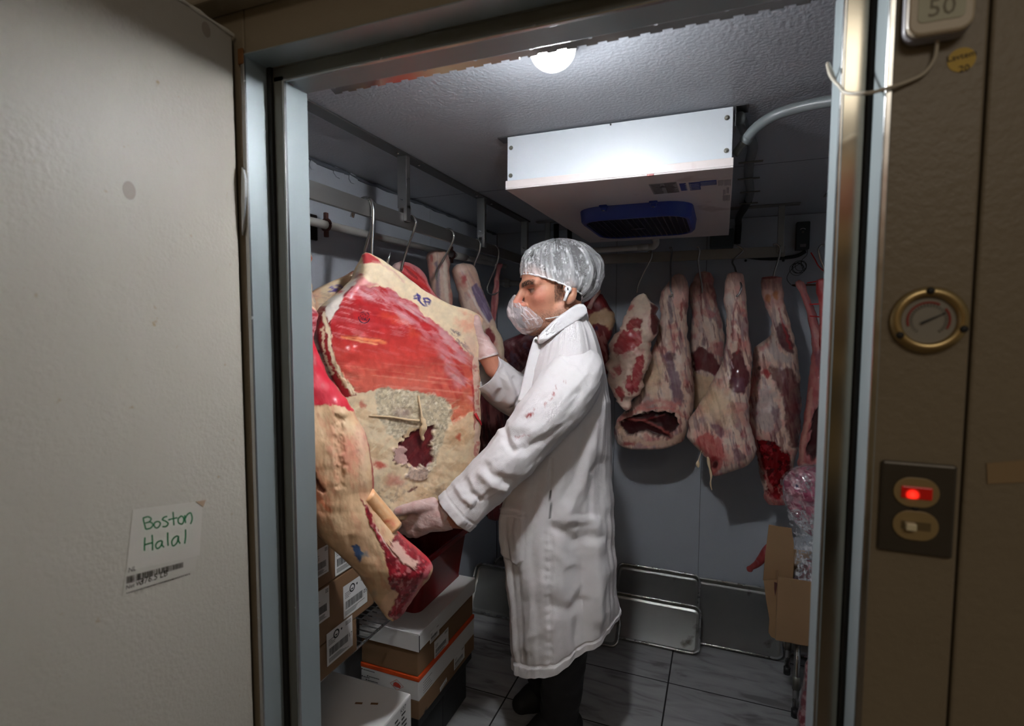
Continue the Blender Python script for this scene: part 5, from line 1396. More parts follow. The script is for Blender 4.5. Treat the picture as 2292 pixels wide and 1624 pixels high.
def paint_head(L):
    u, v, w = L[:, 0], L[:, 1], np.abs(L[:, 2])
    c = np.tile(srgb(206, 150, 122), (len(L), 1))
    def mix(m, rgb, op=1.):
        nonlocal c
        m = (m * op)[:, None]; c = c * (1 - m) + srgb(*rgb) * m
    n1 = fbm(u * 60, v * 60, w * 60, seed=5)
    mix(sstep(.4, .7, n1), (190, 122, 98), .5)
    # warm cheek and nose
    mix(np.exp(-((u - .07) ** 2 + (v + .015) ** 2 + (w - .045) ** 2) / .0009), (196, 104, 86), .55)
    mix(np.exp(-((u - .118) ** 2 + (v + .02) ** 2) / .0004), (204, 112, 98), .6)
    # stubble on jaw, chin and lip
    st = sstep(-.035, -.07, v + .25 * (u - .03) * (u < .03)) * sstep(-.045, -.01, u) * sstep(-.145, -.11, v)
    st = np.maximum(st, np.exp(-((u - .102) ** 2 + (v + .045) ** 2) / .0002) * .7)
    mix(st, (112, 90, 78), .55)
    mix(st * (vnoise(u * 900, v * 900, w * 900, seed=3) > .62), (50, 40, 36), .5)
    # lips
    mix(np.exp(-((u - .103) ** 2 / .0002 + (v + .061) ** 2 / .00012 + w ** 2 / .0007)), (160, 84, 78), .8)
    # socket shade painted over hollow and eyeball, then iris and lashes
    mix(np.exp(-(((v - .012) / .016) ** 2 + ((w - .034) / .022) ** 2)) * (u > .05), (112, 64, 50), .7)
    eye = (np.hypot((v - .0095) / .0036, (w - .031) / .0125) < 1) & (u > .074) 
    mix(eye.astype(float), (120, 98, 90), .9)
    iris = ((np.hypot(v - .0098, w - .029) < .0052)) & (u > .07)
    mix(iris.astype(float), (34, 20, 14), 1)
    lash = np.exp(-(((v - .0150) / .0030) ** 2)) * (w > .016) * (w < .046) * (u > .06)
    mix(lash, (36, 24, 20), .9)
    # eyebrows, thick and dark
    bx = sstep(.006, .014, w) * sstep(.060, .048, w)
    bv = .0285 + .006 * np.sin(np.clip((w - .01) / .045, 0, 1) * 2.6) - .10 * np.clip(w - .045, 0, 1)
    br = bx * sstep(.0105 - .08 * np.clip(w - .025, 0, .1), .005, np.abs(v - bv)) * (u > .05)
    mix(br * sstep(.2, .45, fbm(u * 500, v * 300, w * 500, seed=9)), (30, 22, 20), .95)
    # sideburn and hair line
    hr = sstep(.004, -.006, u - .030 - .35 * (v - .03)) * (v > .0)
    sb = (np.abs(u - .014) < .012) * sstep(-.035, -.02, v) * (v < .06) * (w > .05)
    mix(np.clip(sb * (.4 + .8 * vnoise(u * 500, v * 200, w * 500, seed=7)), 0, 1), (34, 28, 26), .85)
    mix(sstep(.075, .10, v + .9 * (.02 - u)) * (v > -.03), (28, 24, 24), .95)
    mix(sstep(-.075, -.09, u + .25 * v) * (v > -.07), (28, 24, 24), .9)
    return c
m_skin = mat_flesh('skin', rough=.42, coat=.08, bump=.18, bscale=260, fvar=.06, fscale=90, sss=.06)

lo = np.array([-.15, -.20, -.11]); hi = np.array([.15, .16, .11])
G, n_ = grid_pts(lo, hi, .0026)
V, Q = surface_nets(f_head(G), lo, .0026)
cl_ = paint_head(V); Vh = head_world(V)
parts_V, parts_F, parts_C = [Vh], [Q], [cl_]

# ---- hands: each finger a chain, joined smoothly to the palm
def hand_sdf(chains, palm, d0):
    def f(G):
        d = None
        for (a, b) in palm:
            pa = onD(a[0], a[1], d0 + a[2]); pb = onD(b[0], b[1], d0 + b[2]); q = s_cap(G, pa, pb, a[3], b[3])
            d = q if d is None else smin(d, q, .018)
        for ch in chains:
            fd = None
            for a, b in zip(ch[:-1], ch[1:]):
                q = s_cap(G, onD(a[0], a[1], d0 + a[2]), onD(b[0], b[1], d0 + b[2]), a[3], b[3])
                fd = q if fd is None else smin(fd, q, .004)
            d = smin(d, fd, .007)
        return d
    pts = [onD(p[0], p[1], d0 + p[2]) for ch in chains for p in ch] + [onD(p[0], p[1], d0 + p[2]) for pr in palm for p in pr]
    return f, np.min(pts, 0) - .045, np.max(pts, 0) + .045
near_chains = [
    [(968, 1128, -.012, .018), (930, 1134, -.020, .0145), (905, 1140, -.020, .0125), (890, 1144, -.018, .0112)],
    [(945, 1146, .006, .0150), (915, 1156, .022, .0130), (893, 1160, .045, .0115), (880, 1156, .065, .010)],
    [(943, 1160, .004, .0150), (908, 1168, .024, .0132), (885, 1168, .050, .0118), (874, 1162, .075, .0102)],
    [(942, 1174, .004, .0145), (918, 1184, .020, .0128), (900, 1184, .046, .0115), (890, 1178, .068, .010)],
    [(950, 1184, .002, .0130), (932, 1192, .014, .0118), (918, 1193, .034, .0105), (910, 1188, .050, .0092)]]
near_palm = [((1040, 1160, .0, .030), (990, 1152, .0, .033)), ((990, 1144, .0, .030), (952, 1142, .002, .026)), ((990, 1162, .0, .030), (950, 1170, .004, .025))]
far_chains = [
    [(1078, 764, -.012, .0155), (1071, 742, -.026, .0135), (1067, 724, -.036, .0118), (1066, 713, -.038, .0105)],
    [(1076, 752, .004, .0145), (1068, 742, .030, .0125), (1052, 740, .060, .0115), (1036, 744, .078, .0102)],
    [(1078, 764, .010, .0145), (1066, 758, .040, .0125), (1048, 758, .066, .0115), (1032, 762, .080, .0102)],
    [(1080, 776, .012, .0140), (1066, 774, .040, .0122), (1050, 776, .064, .0112), (1036, 780, .076, .0100)],
    [(1082, 788, .012, .0125), (1070, 790, .034, .0112), (1058, 794, .054, .0102), (1048, 798, .064, .0092)]]
far_palm = [((1104, 826, .004, .027), (1090, 792, .0, .029)), ((1090, 792, .0, .028), (1080, 764, .0, .024))]
m_glove = mat_flesh('thin_glove', rough=.36, coat=.25, bump=.5, bscale=70, fvar=.08, fscale=70)
gloves = []
for nm, ch, pl, d0, clip in (('near', near_chains, near_palm, 1.545, (1003, 1153)), ('far', far_chains, far_palm, 1.735, (1093, 800))):
    f, lo, hi = hand_sdf(ch, pl, d0)
    G, n_ = grid_pts(lo, hi, .003)
    fv = f(G)
    V, Q = surface_nets(fv, lo, .003)
    L = fbm(V[:, 0] * 70, V[:, 1] * 70, V[:, 2] * 70, seed=4)[:, None]
    parts_V.append(V); parts_F.append(Q); parts_C.append(srgb(200, 138, 112) * (1 - .3 * L) + srgb(186, 110, 96) * .3 * L)
    # thin glove over the hand, ending in a loose rolled cuff at the wrist
    V, Q = surface_nets(fv - .0022, lo, .003)
    pp = project(V)
    if nm == 'near': keep = pp[:, 0] - .55 * (pp[:, 1] - 1150) < 996
    else: keep = pp[:, 1] - .45 * (1085 - pp[:, 0]) < 800
    ok = keep[Q].all(1); Q = Q[ok]; used = np.unique(Q); rem = np.full(len(V), -1); rem[used] = np.arange(len(used))
    V = V[used]; Q = rem[Q]; pp = pp[used]
    P = Paint(pp[:, 0], pp[:, 1], 6, (214, 182, 176), .55)
    P.put(P.mnoise(14, .45, .7), (206, 160, 156), .6); P.put(P.mfibre(20, 22, 4, .58, .68), (236, 216, 212), .5)
    if nm == 'near': P.put(P.mblob(892, 1143, 8, 6, .6, 1), (222, 160, 158), .7)
    gloves.append((V, Q, P))

# ---- the rest of the body under the clothes, coarse
B = lambda x, y, d: onD(x, y, d)
body_caps = [(B(1262, 770, 1.70), B(1272, 900, 1.73), .055, .11), (B(1275, 900, 1.73), B(1265, 1130, 1.80), .12, .125),
             (B(1296, 812, 1.60), B(1180, 985, 1.555), .050, .044), (B(1180, 985, 1.555), B(1035, 1158, 1.545), .044, .031),
             (B(1235, 800, 1.84), B(1170, 885, 1.84), .048, .042), (B(1170, 885, 1.84), B(1102, 822, 1.74), .042, .028),
             (B(1290, 1140, 1.76), B(1262, 1390, 1.84), .085, .062), (B(1262, 1390, 1.84), B(1255, 1590, 1.93), .052, .030),
             (B(1235, 1140, 1.86), B(1205, 1360, 1.98), .085, .062), (B(1205, 1360, 1.98), B(1224, 1535, 2.04), .052, .030)]
pts = np.array([p for c in body_caps for p in c[:2]])
lo = pts.min(0) - .16; hi = pts.max(0) + .16
G, n_ = grid_pts(lo, hi, .014)
d = None
for a, b, ra, rb in body_caps:
    q = s_cap(G, a, b, ra, rb); d = q if d is None else smin(d, q, .03)
V, Q = surface_nets(d, lo, .014)
parts_V.append(V); parts_F.append(Q); parts_C.append(np.tile(srgb(196, 140, 116), (len(V), 1)))
off = 0; FF = []
for V, F in zip(parts_V, parts_F): FF.append(F + off); off += len(V)
man = mk('person', np.concatenate(parts_V), np.concatenate(FF), m_skin, col=np.concatenate(parts_C), gloss=np.full(off, .5))
tag(man, 'man in a white coat, hair net and beard net gripping the beef plate', 'person')
for V, Q, P in gloves: mk('glove', V, Q, m_glove, man, col=P.c, gloss=P.g)
# loose glove cuffs
m_cuff = mat_clear('glove_cuff', (226, 208, 204), .82, .4, lines=.15, lscale=90)
def loop(c, a, b, na=24, ra=1., rb=1.): return [c + ra * math.cos(t) * a + rb * math.sin(t) * b for t in np.linspace(0, 2 * math.pi, na)[:-1]]
def collar_ring(name, c0, c1, a0, b0, a1, b1, m, parent, na=40, rows=5, wr=.0):
    V = []; F = []
    for i in range(rows):
        t = i / (rows - 1)
        for k in range(na):
            w = 2 * math.pi * k / na; wob = 1 + wr * math.sin(7 * w + 3 * t) * t
            V.append((c0 * (1 - t) + c1 * t) + wob * (math.cos(w) * (a0 * (1 - t) + a1 * t) + math.sin(w) * (b0 * (1 - t) + b1 * t)))
    for i in range(rows - 1):
        for k in range(na): F.append((i * na + k, i * na + (k + 1) % na, (i + 1) * na + (k + 1) % na, (i + 1) * na + k))
    return mk(name, V, F, m, parent, solid=.0008)
ca = onD(986, 1142, 1.545); cb_ = onD(1004, 1150, 1.545); ax = unit(cb_ - ca); s1 = unit(np.cross(ax, vd)); s2 = np.cross(ax, s1)
collar_ring('glove_cuff', ca, cb_, s1 * .036, s2 * .034, s1 * .043, s2 * .040, m_cuff, man, wr=.05)
ca = onD(1089, 790, 1.735); cb_ = onD(1092, 800, 1.735); ax = unit(cb_ - ca); s1 = unit(np.cross(ax, vd)); s2 = np.cross(ax, s1)
collar_ring('glove_cuff', ca, cb_, s1 * .033, s2 * .032, s1 * .036, s2 * .035, m_cuff, man, wr=.04)

# ---- hair, cap, beard net, earbud
lo = np.array([-.15, -.09, -.10]); hi = np.array([.12, .17, .10])
G, n_ = grid_pts(lo, hi, .004)
hl = f_skull(G) - .009 - .006 * (fbm(G[..., 0].ravel() * 45, G[..., 1].ravel() * 45, G[..., 2].ravel() * 45, seed=2).reshape(G.shape[:3]) - .5)
cutp = (.045 - G[..., 1]) + .9 * (G[..., 0] - .035)      # hair lies above and behind this line
hl = np.maximum(hl, cutp * .7)
V, Q = surface_nets(hl, lo, .004)
mk('hair', head_world(V), Q, mat('dark_hair', (26, 22, 22), .55, bump=.8, bscale=160, var=.3, vscale=60, stretch=(1, 1, .3)), man)

def mat_net(name, tint=(240, 240, 242), base=.30, amp=.62):
    m = bpy.data.materials.new(name); nt, b = nodes_of(m); N = nt.nodes; L = nt.links
    b.inputs['Base Color'].default_value = tuple(srgb(*tint)) + (1,); b.inputs['Roughness'].default_value = .6
    at = N.new('ShaderNodeAttribute'); at.attribute_name = 'Col'
    tc = N.new('ShaderNodeTexCoord')
    tot = None
    for sc_n, th_ in ((150, .030), (260, .035)):
        n0 = N.new('ShaderNodeTexNoise'); n0.inputs['Scale'].default_value = sc_n; n0.inputs['Detail'].default_value = 2; n0.inputs['Distortion'].default_value = 2.0
        L.new(tc.outputs['Object'], n0.inputs['Vector'])
        s = N.new('ShaderNodeMath'); s.operation = 'SUBTRACT'; s.inputs[1].default_value = .5; L.new(n0.outputs['Fac'], s.inputs[0])
        a = N.new('ShaderNodeMath'); a.operation = 'ABSOLUTE'; L.new(s.outputs[0], a.inputs[0])
        r = N.new('ShaderNodeMapRange'); r.inputs['From Max'].default_value = th_; r.inputs['To Min'].default_value = .16; r.inputs['To Max'].default_value = 0
        L.new(a.outputs[0], r.inputs['Value'])
        if tot is None: tot = r.outputs[0]
        else:
            ad = N.new('ShaderNodeMath'); ad.operation = 'ADD'; L.new(tot, ad.inputs[0]); L.new(r.outputs[0], ad.inputs[1]); tot = ad.outputs[0]
    sp = N.new('ShaderNodeSeparateColor'); L.new(at.outputs['Color'], sp.inputs[0])
    mu = N.new('ShaderNodeMath'); mu.operation = 'MULTIPLY_ADD'; mu.inputs[1].default_value = amp; mu.inputs[2].default_value = base; L.new(sp.outputs[0], mu.inputs[0])
    ad = N.new('ShaderNodeMath'); ad.operation = 'ADD'; ad.use_clamp = True; L.new(mu.outputs[0], ad.inputs[0]); L.new(tot, ad.inputs[1])
    L.new(ad.outputs[0], b.inputs['Alpha'])
    return m
m_net = mat_net('gauze_cap', base=.12, amp=.75)
m_net2 = mat_net('gauze_beard', (238, 226, 228), base=.22, amp=.5)

NA_, NV_ = 240, 90
cc = np.array([-.018, .050, 0]); RR = np.array([.122, .104, .098])
def plane_h(u): return .062 + .50 * (u - .105) - 1.4 * np.clip(-.06 - u, 0, 1)   # height of the elastic over u
az = np.linspace(0, 2 * math.pi, NA_, endpoint=False)
els = np.linspace(-1.35, math.pi / 2, 400)
U = np.zeros((NA_, NV_, 3)); W = np.zeros((NA_, NV_))
for k, a in enumerate(az):
    back = .5 - .5 * math.cos(a)                        # 1 at the back of the head
    R = RR * np.array([1 + .06 * back, 1, 1 + .03 * back])
    ce = np.cos(els); p = np.stack([cc[0] + R[0] * ce * math.cos(a), cc[1] + R[1] * np.sin(els), R[2] * ce * math.sin(a)], -1)
    ok = p[:, 1] > plane_h(p[:, 0]); i0 = np.argmax(ok) if ok.any() else 0
    e = np.linspace(els[i0], math.pi / 2, NV_)
    ce = np.cos(e); U[k] = np.stack([cc[0] + R[0] * ce * math.cos(a), cc[1] + R[1] * np.sin(e), R[2] * ce * math.sin(a)], -1)
t = np.linspace(0, 1, NV_)[None, :]; A_ = az[:, None] + 0 * t
ca_, sa_ = np.cos(A_), np.sin(A_)
g1 = fbm(ca_.ravel() * 9 + 3, sa_.ravel() * 9 + 5, (t + 0 * A_).ravel() * 2.2, seed=12, octv=3).reshape(A_.shape)
g2 = fbm(ca_.ravel() * 22 + 3, sa_.ravel() * 22 + 5, (t + 0 * A_).ravel() * 3.0, seed=15, octv=2).reshape(A_.shape)
g3 = fbm(U[..., 0].ravel() * 26, U[..., 1].ravel() * 26, U[..., 2].ravel() * 26, seed=19, octv=3).reshape(A_.shape)
puff = np.sin(np.clip(t * 1.25, 0, 1) * math.pi) ** .5
wr = (g1 - .5) * .030 * puff + (g2 - .5) * .012 * (1 - t) ** 1.2 + (g3 - .5) * .016 * puff
wr = wr - .012 * (1 - t) ** 6                             # drawn in by the elastic
nrm = U - cc; nrm = nrm / np.linalg.norm(nrm, axis=-1, keepdims=True)
U2 = U + nrm * wr[..., None]
ridge = lambda g, w: np.clip(1 - np.abs(g - .5) / w, 0, 1)
W = 1.0 * ridge(g1, .020) * (.4 + .6 * puff) + .6 * ridge(g2, .05) * (1 - t) ** 1.5 + .30 * ridge(g3, .016) + .6 * (1 - t) ** 6 + .22 * sstep(.45, .7, g1) + .15 * sstep(.5, .7, g3)
F = []
i = np.arange(NA_)[:, None]; j = np.arange(NV_ - 1)[None, :]; i2 = (i + 1) % NA_
F = np.stack([i * NV_ + j + 0 * i2, i2 * NV_ + j, i2 * NV_ + j + 1, i * NV_ + j + 1], -1).reshape(-1, 4)
cw_ = np.clip(W, 0, 1).ravel()[:, None] * np.ones(3)
cap_o = mk('hair_net', head_world(U2).reshape(-1, 3), F, m_net, man, col=cw_)
bandp = [head_world(U2[k, 0]) for k in range(0, NA_, 2)]; bandp.append(bandp[0])
MB().tube(bandp, [.0028 + .0008 * math.sin(k * 1.7) for k in range(len(bandp))], 8).build('elastic_band', mat('white_elastic', (238, 238, 240), .7, bump=.6, bscale=300, var=.05), cap_o, smooth=True)

def p_beard(P):
    P.c[:] = 0
    m1 = P.mfibre(55, 22, 5, .44, .5); m2 = P.mfibre(55, 22, 5, .5, .56)
    P.c += (.35 * m1 * (1 - m2))[:, None]
    P.c += (.6 * np.maximum(P.mstroke([(1153, 657), (1188, 684), (1222, 713)], 5, 2, .5), P.mstroke([(1136, 690), (1145, 720), (1170, 747), (1200, 742), (1222, 722)], 8, 4, 1)))[:, None]
    P.c += (.7 * np.maximum.reduce([P.mstroke(s, 2, 1, 1.2) for s in ([(1160, 668), (1168, 700), (1185, 725)], [(1175, 690), (1200, 715)], [(1146, 672), (1150, 710)], [(1150, 735), (1185, 735), (1210, 730)], [(1165, 700), (1180, 716), (1205, 712)])]))[:, None]
    P.c = np.clip(P.c, 0, 1)
bp_ = HO + el * .046 * HS
bt_ = px_loft('beard_net', [(659, 1150, 1154), (664, 1146, 1159), (673, 1141, 1170), (684, 1136, 1184), (697, 1134, 1201), (708, 1136, 1216), (718, 1142, 1224), (728, 1149, 1220), (738, 1158, 1208), (745, 1166, 1193), (749, 1172, 1182)], bp_, rt - vd * 0.05, .085, p_beard, ratio=.75, NR=90, NF=90, NB=60, p=2.0, m=m_net2, parent=man, wob=.8, lump=.004, lscale=.03, seed=31)
stp = catmull([onD(1221, 713, 1.575), onD(1233, 711.5, 1.572), onD(1247, 708.5, 1.578), onD(1262, 704, 1.60)], 14)
MB().tube(stp, .0018, 6).build('net_string', mat('white_elastic', (238, 238, 240)), bt_, smooth=True)
eb = head_world(np.array([-.004, .004, .083]))
e2 = head_world(np.array([.012, -.026, .088]))
m_bud = mat('white_plastic', (244, 244, 246), .22, var=.02)
ebo = MB().lathe(eb, el, [(.001, -.012), (.0085, -.008), (.0108, -.002), (.0105, .004), (.0075, .009), (.001, .0105)], 20).build('earbud', m_bud, man, smooth=True)
MB().tube([eb + el * .004, e2 * .35 + eb * .65 + el * .004, e2 + el * .001], [.0065, .0052, .0046], 12).build('stem', m_bud, ebo, smooth=True)
MB().obox(eb + el * .010 + ef2 * .0045 + eu2 * .001, ef2 * .0018, eu2 * .0042, el * .0006).build('sensor', m_ink, ebo, bevel=.0004)

# ---- clothes: white coat with sleeves, trousers, shoes
m_coat = mat_flesh('cotton_coat', rough=.75, coat=0, bump=.25, bscale=420, fvar=.035, fscale=9)
COATC = (222, 218, 219)
def ring_loft(name, rings, NR, NA, paint, m, parent, fwd, p=2.2, seed=1, key=None, inner=0., vary=None):
    """rings: (Lx, Ly, Rx, Ry, depth, half depth); the surface is swept smoothly through them"""
    R = np.array(rings, float)
    PL = np.array([onD(r[0], r[1], r[4]) for r in R]); PR = np.array([onD(r[2], r[3], r[4]) for r in R])
    X = np.concatenate([PL, PR, R[:, 5:6]], 1); X = catmull(X, NR)
    PL, PR, b = X[:, :3], X[:, 3:6], X[:, 6]
    c = (PL + PR) / 2; hw = (PR - PL) / 2
    th_ = np.linspace(0, 2 * math.pi, NA, endpoint=False)
    cs = np.sign(np.cos(th_)) * np.abs(np.cos(th_)) ** (2 / p); sn = np.sign(np.sin(th_)) * np.abs(np.sin(th_)) ** (2 / p)
    V = c[:, None] + hw[:, None] * cs[None, :, None] + (-fwd) * (b[:, None] * sn[None, :])[..., None]
    V = V.reshape(-1, 3)
    i = np.arange(NR - 1)[:, None]; k = np.arange(NA)[None, :]; k2 = (k + 1) % NA
    F = np.stack([i * NA + k, i * NA + k2, (i + 1) * NA + k2, (i + 1) * NA + k], -1).reshape(-1, 4)
    # vertex normals for fold displacement
    Vg = V.reshape(NR, NA, 3)
    du = np.roll(Vg, -1, 1) - np.roll(Vg, 1, 1); dv_ = np.gradient(Vg, axis=0)
    N = np.cross(du, dv_); N /= np.maximum(np.linalg.norm(N, axis=-1, keepdims=True), 1e-9)
    if np.sum(N * (Vg - c[:, None])) < 0: N = -N
    else: F = F
    pp = project(V)
    P = Paint(pp[:, 0], pp[:, 1], seed, COATC, .3)
    tt = np.repeat(np.linspace(0, 1, NR), NA); aa = np.tile(th_, NR)
    paint(P, tt, aa)
    V = V + N.reshape(-1, 3) * P.d[:, None]
    o = mk(name, V, F, m, parent, col=np.clip(P.c, 0, 1), gloss=P.g)
    if key: SURF[key] = (pp[np.tile(np.sin(th_) > .1, NR)], V[np.tile(np.sin(th_) > .1, NR)], -fwd)
    return o
def folds(P, tt, aa, amp=.006, fa=5, ft=3, seed=3):
    q = fbm(np.cos(aa) * fa + tt * 1.5, np.sin(aa) * fa, tt * ft, seed=seed, octv=3)
    P.d += amp * 2 * (q - .5) * 2
def paint_coat(P, tt, aa):
    x, y = P.x, P.y
    folds(P, tt, aa, .004, 3.2, 2.0, 3)
    low = sstep(.35, .75, tt)
    P.d += low * .012 * (fbm(np.cos(aa) * 4.2, np.sin(aa) * 4.2, tt * .8, seed=8, octv=2) - .5) * 2
    P.d += .004 * (fbm(x / 30 + y / 50, y / 60 - x / 60, seed=14, octv=3) - .5) * 2 * sstep(1000, 1100, y)
    cr = lambda s, w, dsp, soft=3: P.put(P.mstroke(s, w, soft, 1.5, 20), COATC, 0) if 0 else P.__setattr__('d', P.d + dsp * P.mstroke(s, w, soft, 2, 24))
    # side seam with puckers, and the vent
    cr([(1232, 1030), (1233, 1150), (1232, 1250), (1231, 1350), (1234, 1480)], 5, -.004, 2)
    pk = P.mstroke([(1226, 1190), (1227, 1350), (1230, 1480)], 14, 6, 1)
    P.d += .0009 * pk * np.sin(y / 3.1 + 3 * fbm(x / 9, y / 9, seed=3))
    P.put(P.mstroke([(1232, 1100), (1233, 1135), (1231, 1160)], 3.0, .8, 1), (40, 34, 36), .9)
    # big folds hanging from the shoulder blade and hip
    cr([(1345, 900), (1330, 990), (1300, 1080), (1268, 1160)], 26, 0.0070, 15.6)
    cr([(1325, 930), (1300, 1040), (1268, 1110)], 20, -0.0063, 13.0)
    cr([(1350, 1040), (1330, 1120), (1310, 1180)], 26, -0.0056, 15.6)
    cr([(1240, 1180), (1280, 1212), (1330, 1200)], 22, -0.0063, 11.7)
    cr([(1280, 1160), (1300, 1168), (1325, 1160)], 14, 0.0042, 9.1)
    cr([(1245, 1240), (1270, 1262), (1300, 1270)], 14, 0.0035, 9.1)
    cr([(1240, 1355), (1270, 1365), (1310, 1350)], 24, -0.0056, 14.3)
    cr([(1215, 1300), (1190, 1370), (1180, 1450)], 26, 0.0049, 15.6)
    cr([(1160, 1290), (1166, 1380), (1176, 1480)], 22, -0.0042, 13.0)
    cr([(1335, 1180), (1345, 1280), (1340, 1380)], 30, 0.0063, 18.2)
    cr([(1300, 1230), (1312, 1320), (1300, 1420)], 26, -0.0049, 15.6)
    # back yoke and shoulder seams
    cr([(1262, 735), (1256, 770), (1254, 800)], 3, -.0025, 1.5)
    cr([(1185, 760), (1172, 830), (1160, 910)], 4, -.003, 2)
    cr([(1200, 775), (1185, 850), (1172, 920)], 8, .003, 4)
    # patch pocket at the front
    pk = P.mpoly([(1118, 1136), (1173, 1146), (1171, 1252), (1160, 1266), (1140, 1254), (1126, 1230)], 1.2, 0)
    P.d += .0045 * pk
    cr([(1120, 1146), (1172, 1156)], 3, -.0018, 1.2)
    # hem stitching
    P.put(P.mblob(1186, 930, 1, 1), (0, 0, 0), 0)
    hem = sstep(.972, .976, tt)
    P.d += .003 * hem; P.d -= .002 * np.exp(-((tt - .972) / .003) ** 2)
    P.put(P.mnoise(60, .5, .75), (222, 214, 216), .5)
    P.d *= 1.5
    P.put(P.mblob(1158, 1165, 26, 34, .5, 6), (206, 190, 196), .25)
coat_rings = [(1240, 728, 1304, 690, 1.67, .060), (1226, 742, 1314, 708, 1.675, .085), (1205, 765, 1330, 735, 1.69, .125), (1190, 800, 1345, 785, 1.71, .165), (1173, 860, 1357, 845, 1.72, .175), (1161, 930, 1364, 925, 1.73, .170),
              (1148, 1010, 1366, 1010, 1.75, .160), (1130, 1090, 1368, 1090, 1.77, .158), (1117, 1150, 1372, 1160, 1.78, .160), (1127, 1235, 1375, 1235, 1.79, .165), (1134, 1315, 1378, 1290, 1.80, .17), (1140, 1400, 1379, 1330, 1.81, .17), (1146, 1478, 1379, 1362, 1.82, .165)]
coat = ring_loft('coat', coat_rings, 330, 220, paint_coat, m_coat, man, vd, 2.3, 41, key='coat')
coat['label'] = 'white knee length cotton coat'

def paint_sleeve(P, tt, aa):
    cr = lambda s, w, dsp, soft=3: P.__setattr__('d', P.d + dsp * P.mstroke(s, w, soft, 2, 24))
    folds(P, tt, aa, .0035, 2.2, 6, 21)
    P.d += .003 * (fbm((P.x - P.y) / 46, (P.x + P.y) / 40, seed=33, octv=3) - .5) * 2
    cr([(1128, 950), (1132, 985), (1146, 1008)], 12, -0.0091, 7.8)
    cr([(1125, 960), (1150, 955), (1185, 960)], 24, 0.0052, 13.0)
    cr([(1140, 1010), (1175, 1005), (1215, 985)], 16, -0.0039, 10.4)
    cr([(1085, 1040), (1105, 1062), (1145, 1078)], 16, -0.0065, 9.1)
    cr([(1080, 1062), (1100, 1088), (1130, 1098)], 16, 0.0059, 9.1)
    cr([(1040, 1075), (1052, 1100), (1075, 1118)], 12, -0.0052, 6.5)
    cr([(1022, 1090), (1036, 1112), (1056, 1128)], 12, 0.0052, 6.5)
    cr([(1175, 1000), (1225, 975), (1262, 930), (1290, 880)], 22, -0.0039, 13.0)
    cr([(1262, 800), (1285, 812), (1305, 835), (1318, 862)], 4, -0.0033, 2.6)
    cr([(1215, 830), (1195, 870), (1165, 910)], 24, 0.0039, 15.6)
    cr([(1258, 890), (1240, 940), (1205, 985)], 30, 0.0039, 18.2)
    P.d *= 1.25; cuff = sstep(.955, .962, tt); P.d += .002 * cuff; P.d -= .0025 * np.exp(-((tt - .957) / .004) ** 2)
    for (x_, y_, rx, ry, o_) in ((1184, 929, 10, 5, .8), (1190, 925, 5, 4, .7), (1197, 914, 4, 3, .4), (1218, 905, 3, 2, .5), (1240, 880, 5, 4, .6), (1236, 893, 6, 3, .4), (1246, 866, 2, 5, .4), (1157, 978, 7, 3, .35), (1170, 974, 10, 1.6, .45), (1180, 975, 8, 1.6, .4), (1145, 955, 1.5, 1.5, .5), (1265, 852, 2, 4, .4)):
        P.put(P.mblob(x_, y_, rx, ry, .5, 3, -8, 5) * P.mnoise(4, .35, .6), (150, 34, 34), o_ + .15)
def sleeve(name, pts, NR, NA, paint, fwd, seed):
    """tube through (px, py, depth, radius); the end is turned inwards so that the cuff reads as an opening"""
    Q = np.array([np.r_[onD(p[0], p[1], p[2]), p[3]] for p in pts]); X = catmull(Q, NR)
    C, r = X[:, :3], X[:, 3]
    end = C[-1]; tdir = unit(C[-1] - C[-2])
    C = np.concatenate([C, [end - tdir * .002, end - tdir * .03, end - tdir * .06]]); r = np.r_[r, r[-1] - .004, r[-1] - .012, r[-1] - .018]
    T = np.gradient(C[:NR], axis=0); T = np.concatenate([T, [tdir] * 3]); T /= np.linalg.norm(T, axis=1, keepdims=True)
    a = np.cross(T, fwd); a /= np.linalg.norm(a, axis=1, keepdims=True); b = np.cross(a, T)
    n = NR + 3
    th_ = np.linspace(0, 2 * math.pi, NA, endpoint=False)
    D = a[:, None] * np.cos(th_)[None, :, None] + b[:, None] * np.sin(th_)[None, :, None]
    V = (C[:, None] + D * r[:, None, None]).reshape(-1, 3)
    pp = project(V); P = Paint(pp[:, 0], pp[:, 1], seed, COATC, .3)
    tt = np.repeat(np.r_[np.linspace(0, 1, NR), 1.01, 1.01, 1.01], NA); aa = np.tile(th_, n); paint(P, tt, aa)
    P.d[tt > 1] = 0
    V = V + D.reshape(-1, 3) * P.d[:, None]
    i = np.arange(n - 1)[:, None]; k = np.arange(NA)[None, :]; k2 = (k + 1) % NA
    F = np.stack([i * NA + k, (i + 1) * NA + k, (i + 1) * NA + k2, i * NA + k2], -1).reshape(-1, 4)
    return mk(name, V, F, m_coat, coat, col=np.clip(P.c, 0, 1), gloss=P.g)
sleeve('sleeve', [(1302, 812, 1.68, .055), (1297, 832, 1.615, .078), (1282, 856, 1.575, .086), (1252, 895, 1.56, .086), (1214, 940, 1.55, .082), (1172, 990, 1.55, .078), (1128, 1038, 1.545, .073), (1082, 1086, 1.545, .068), (1046, 1124, 1.545, .066), (1020, 1150, 1.545, .066)], 200, 140, paint_sleeve, vd, 43)
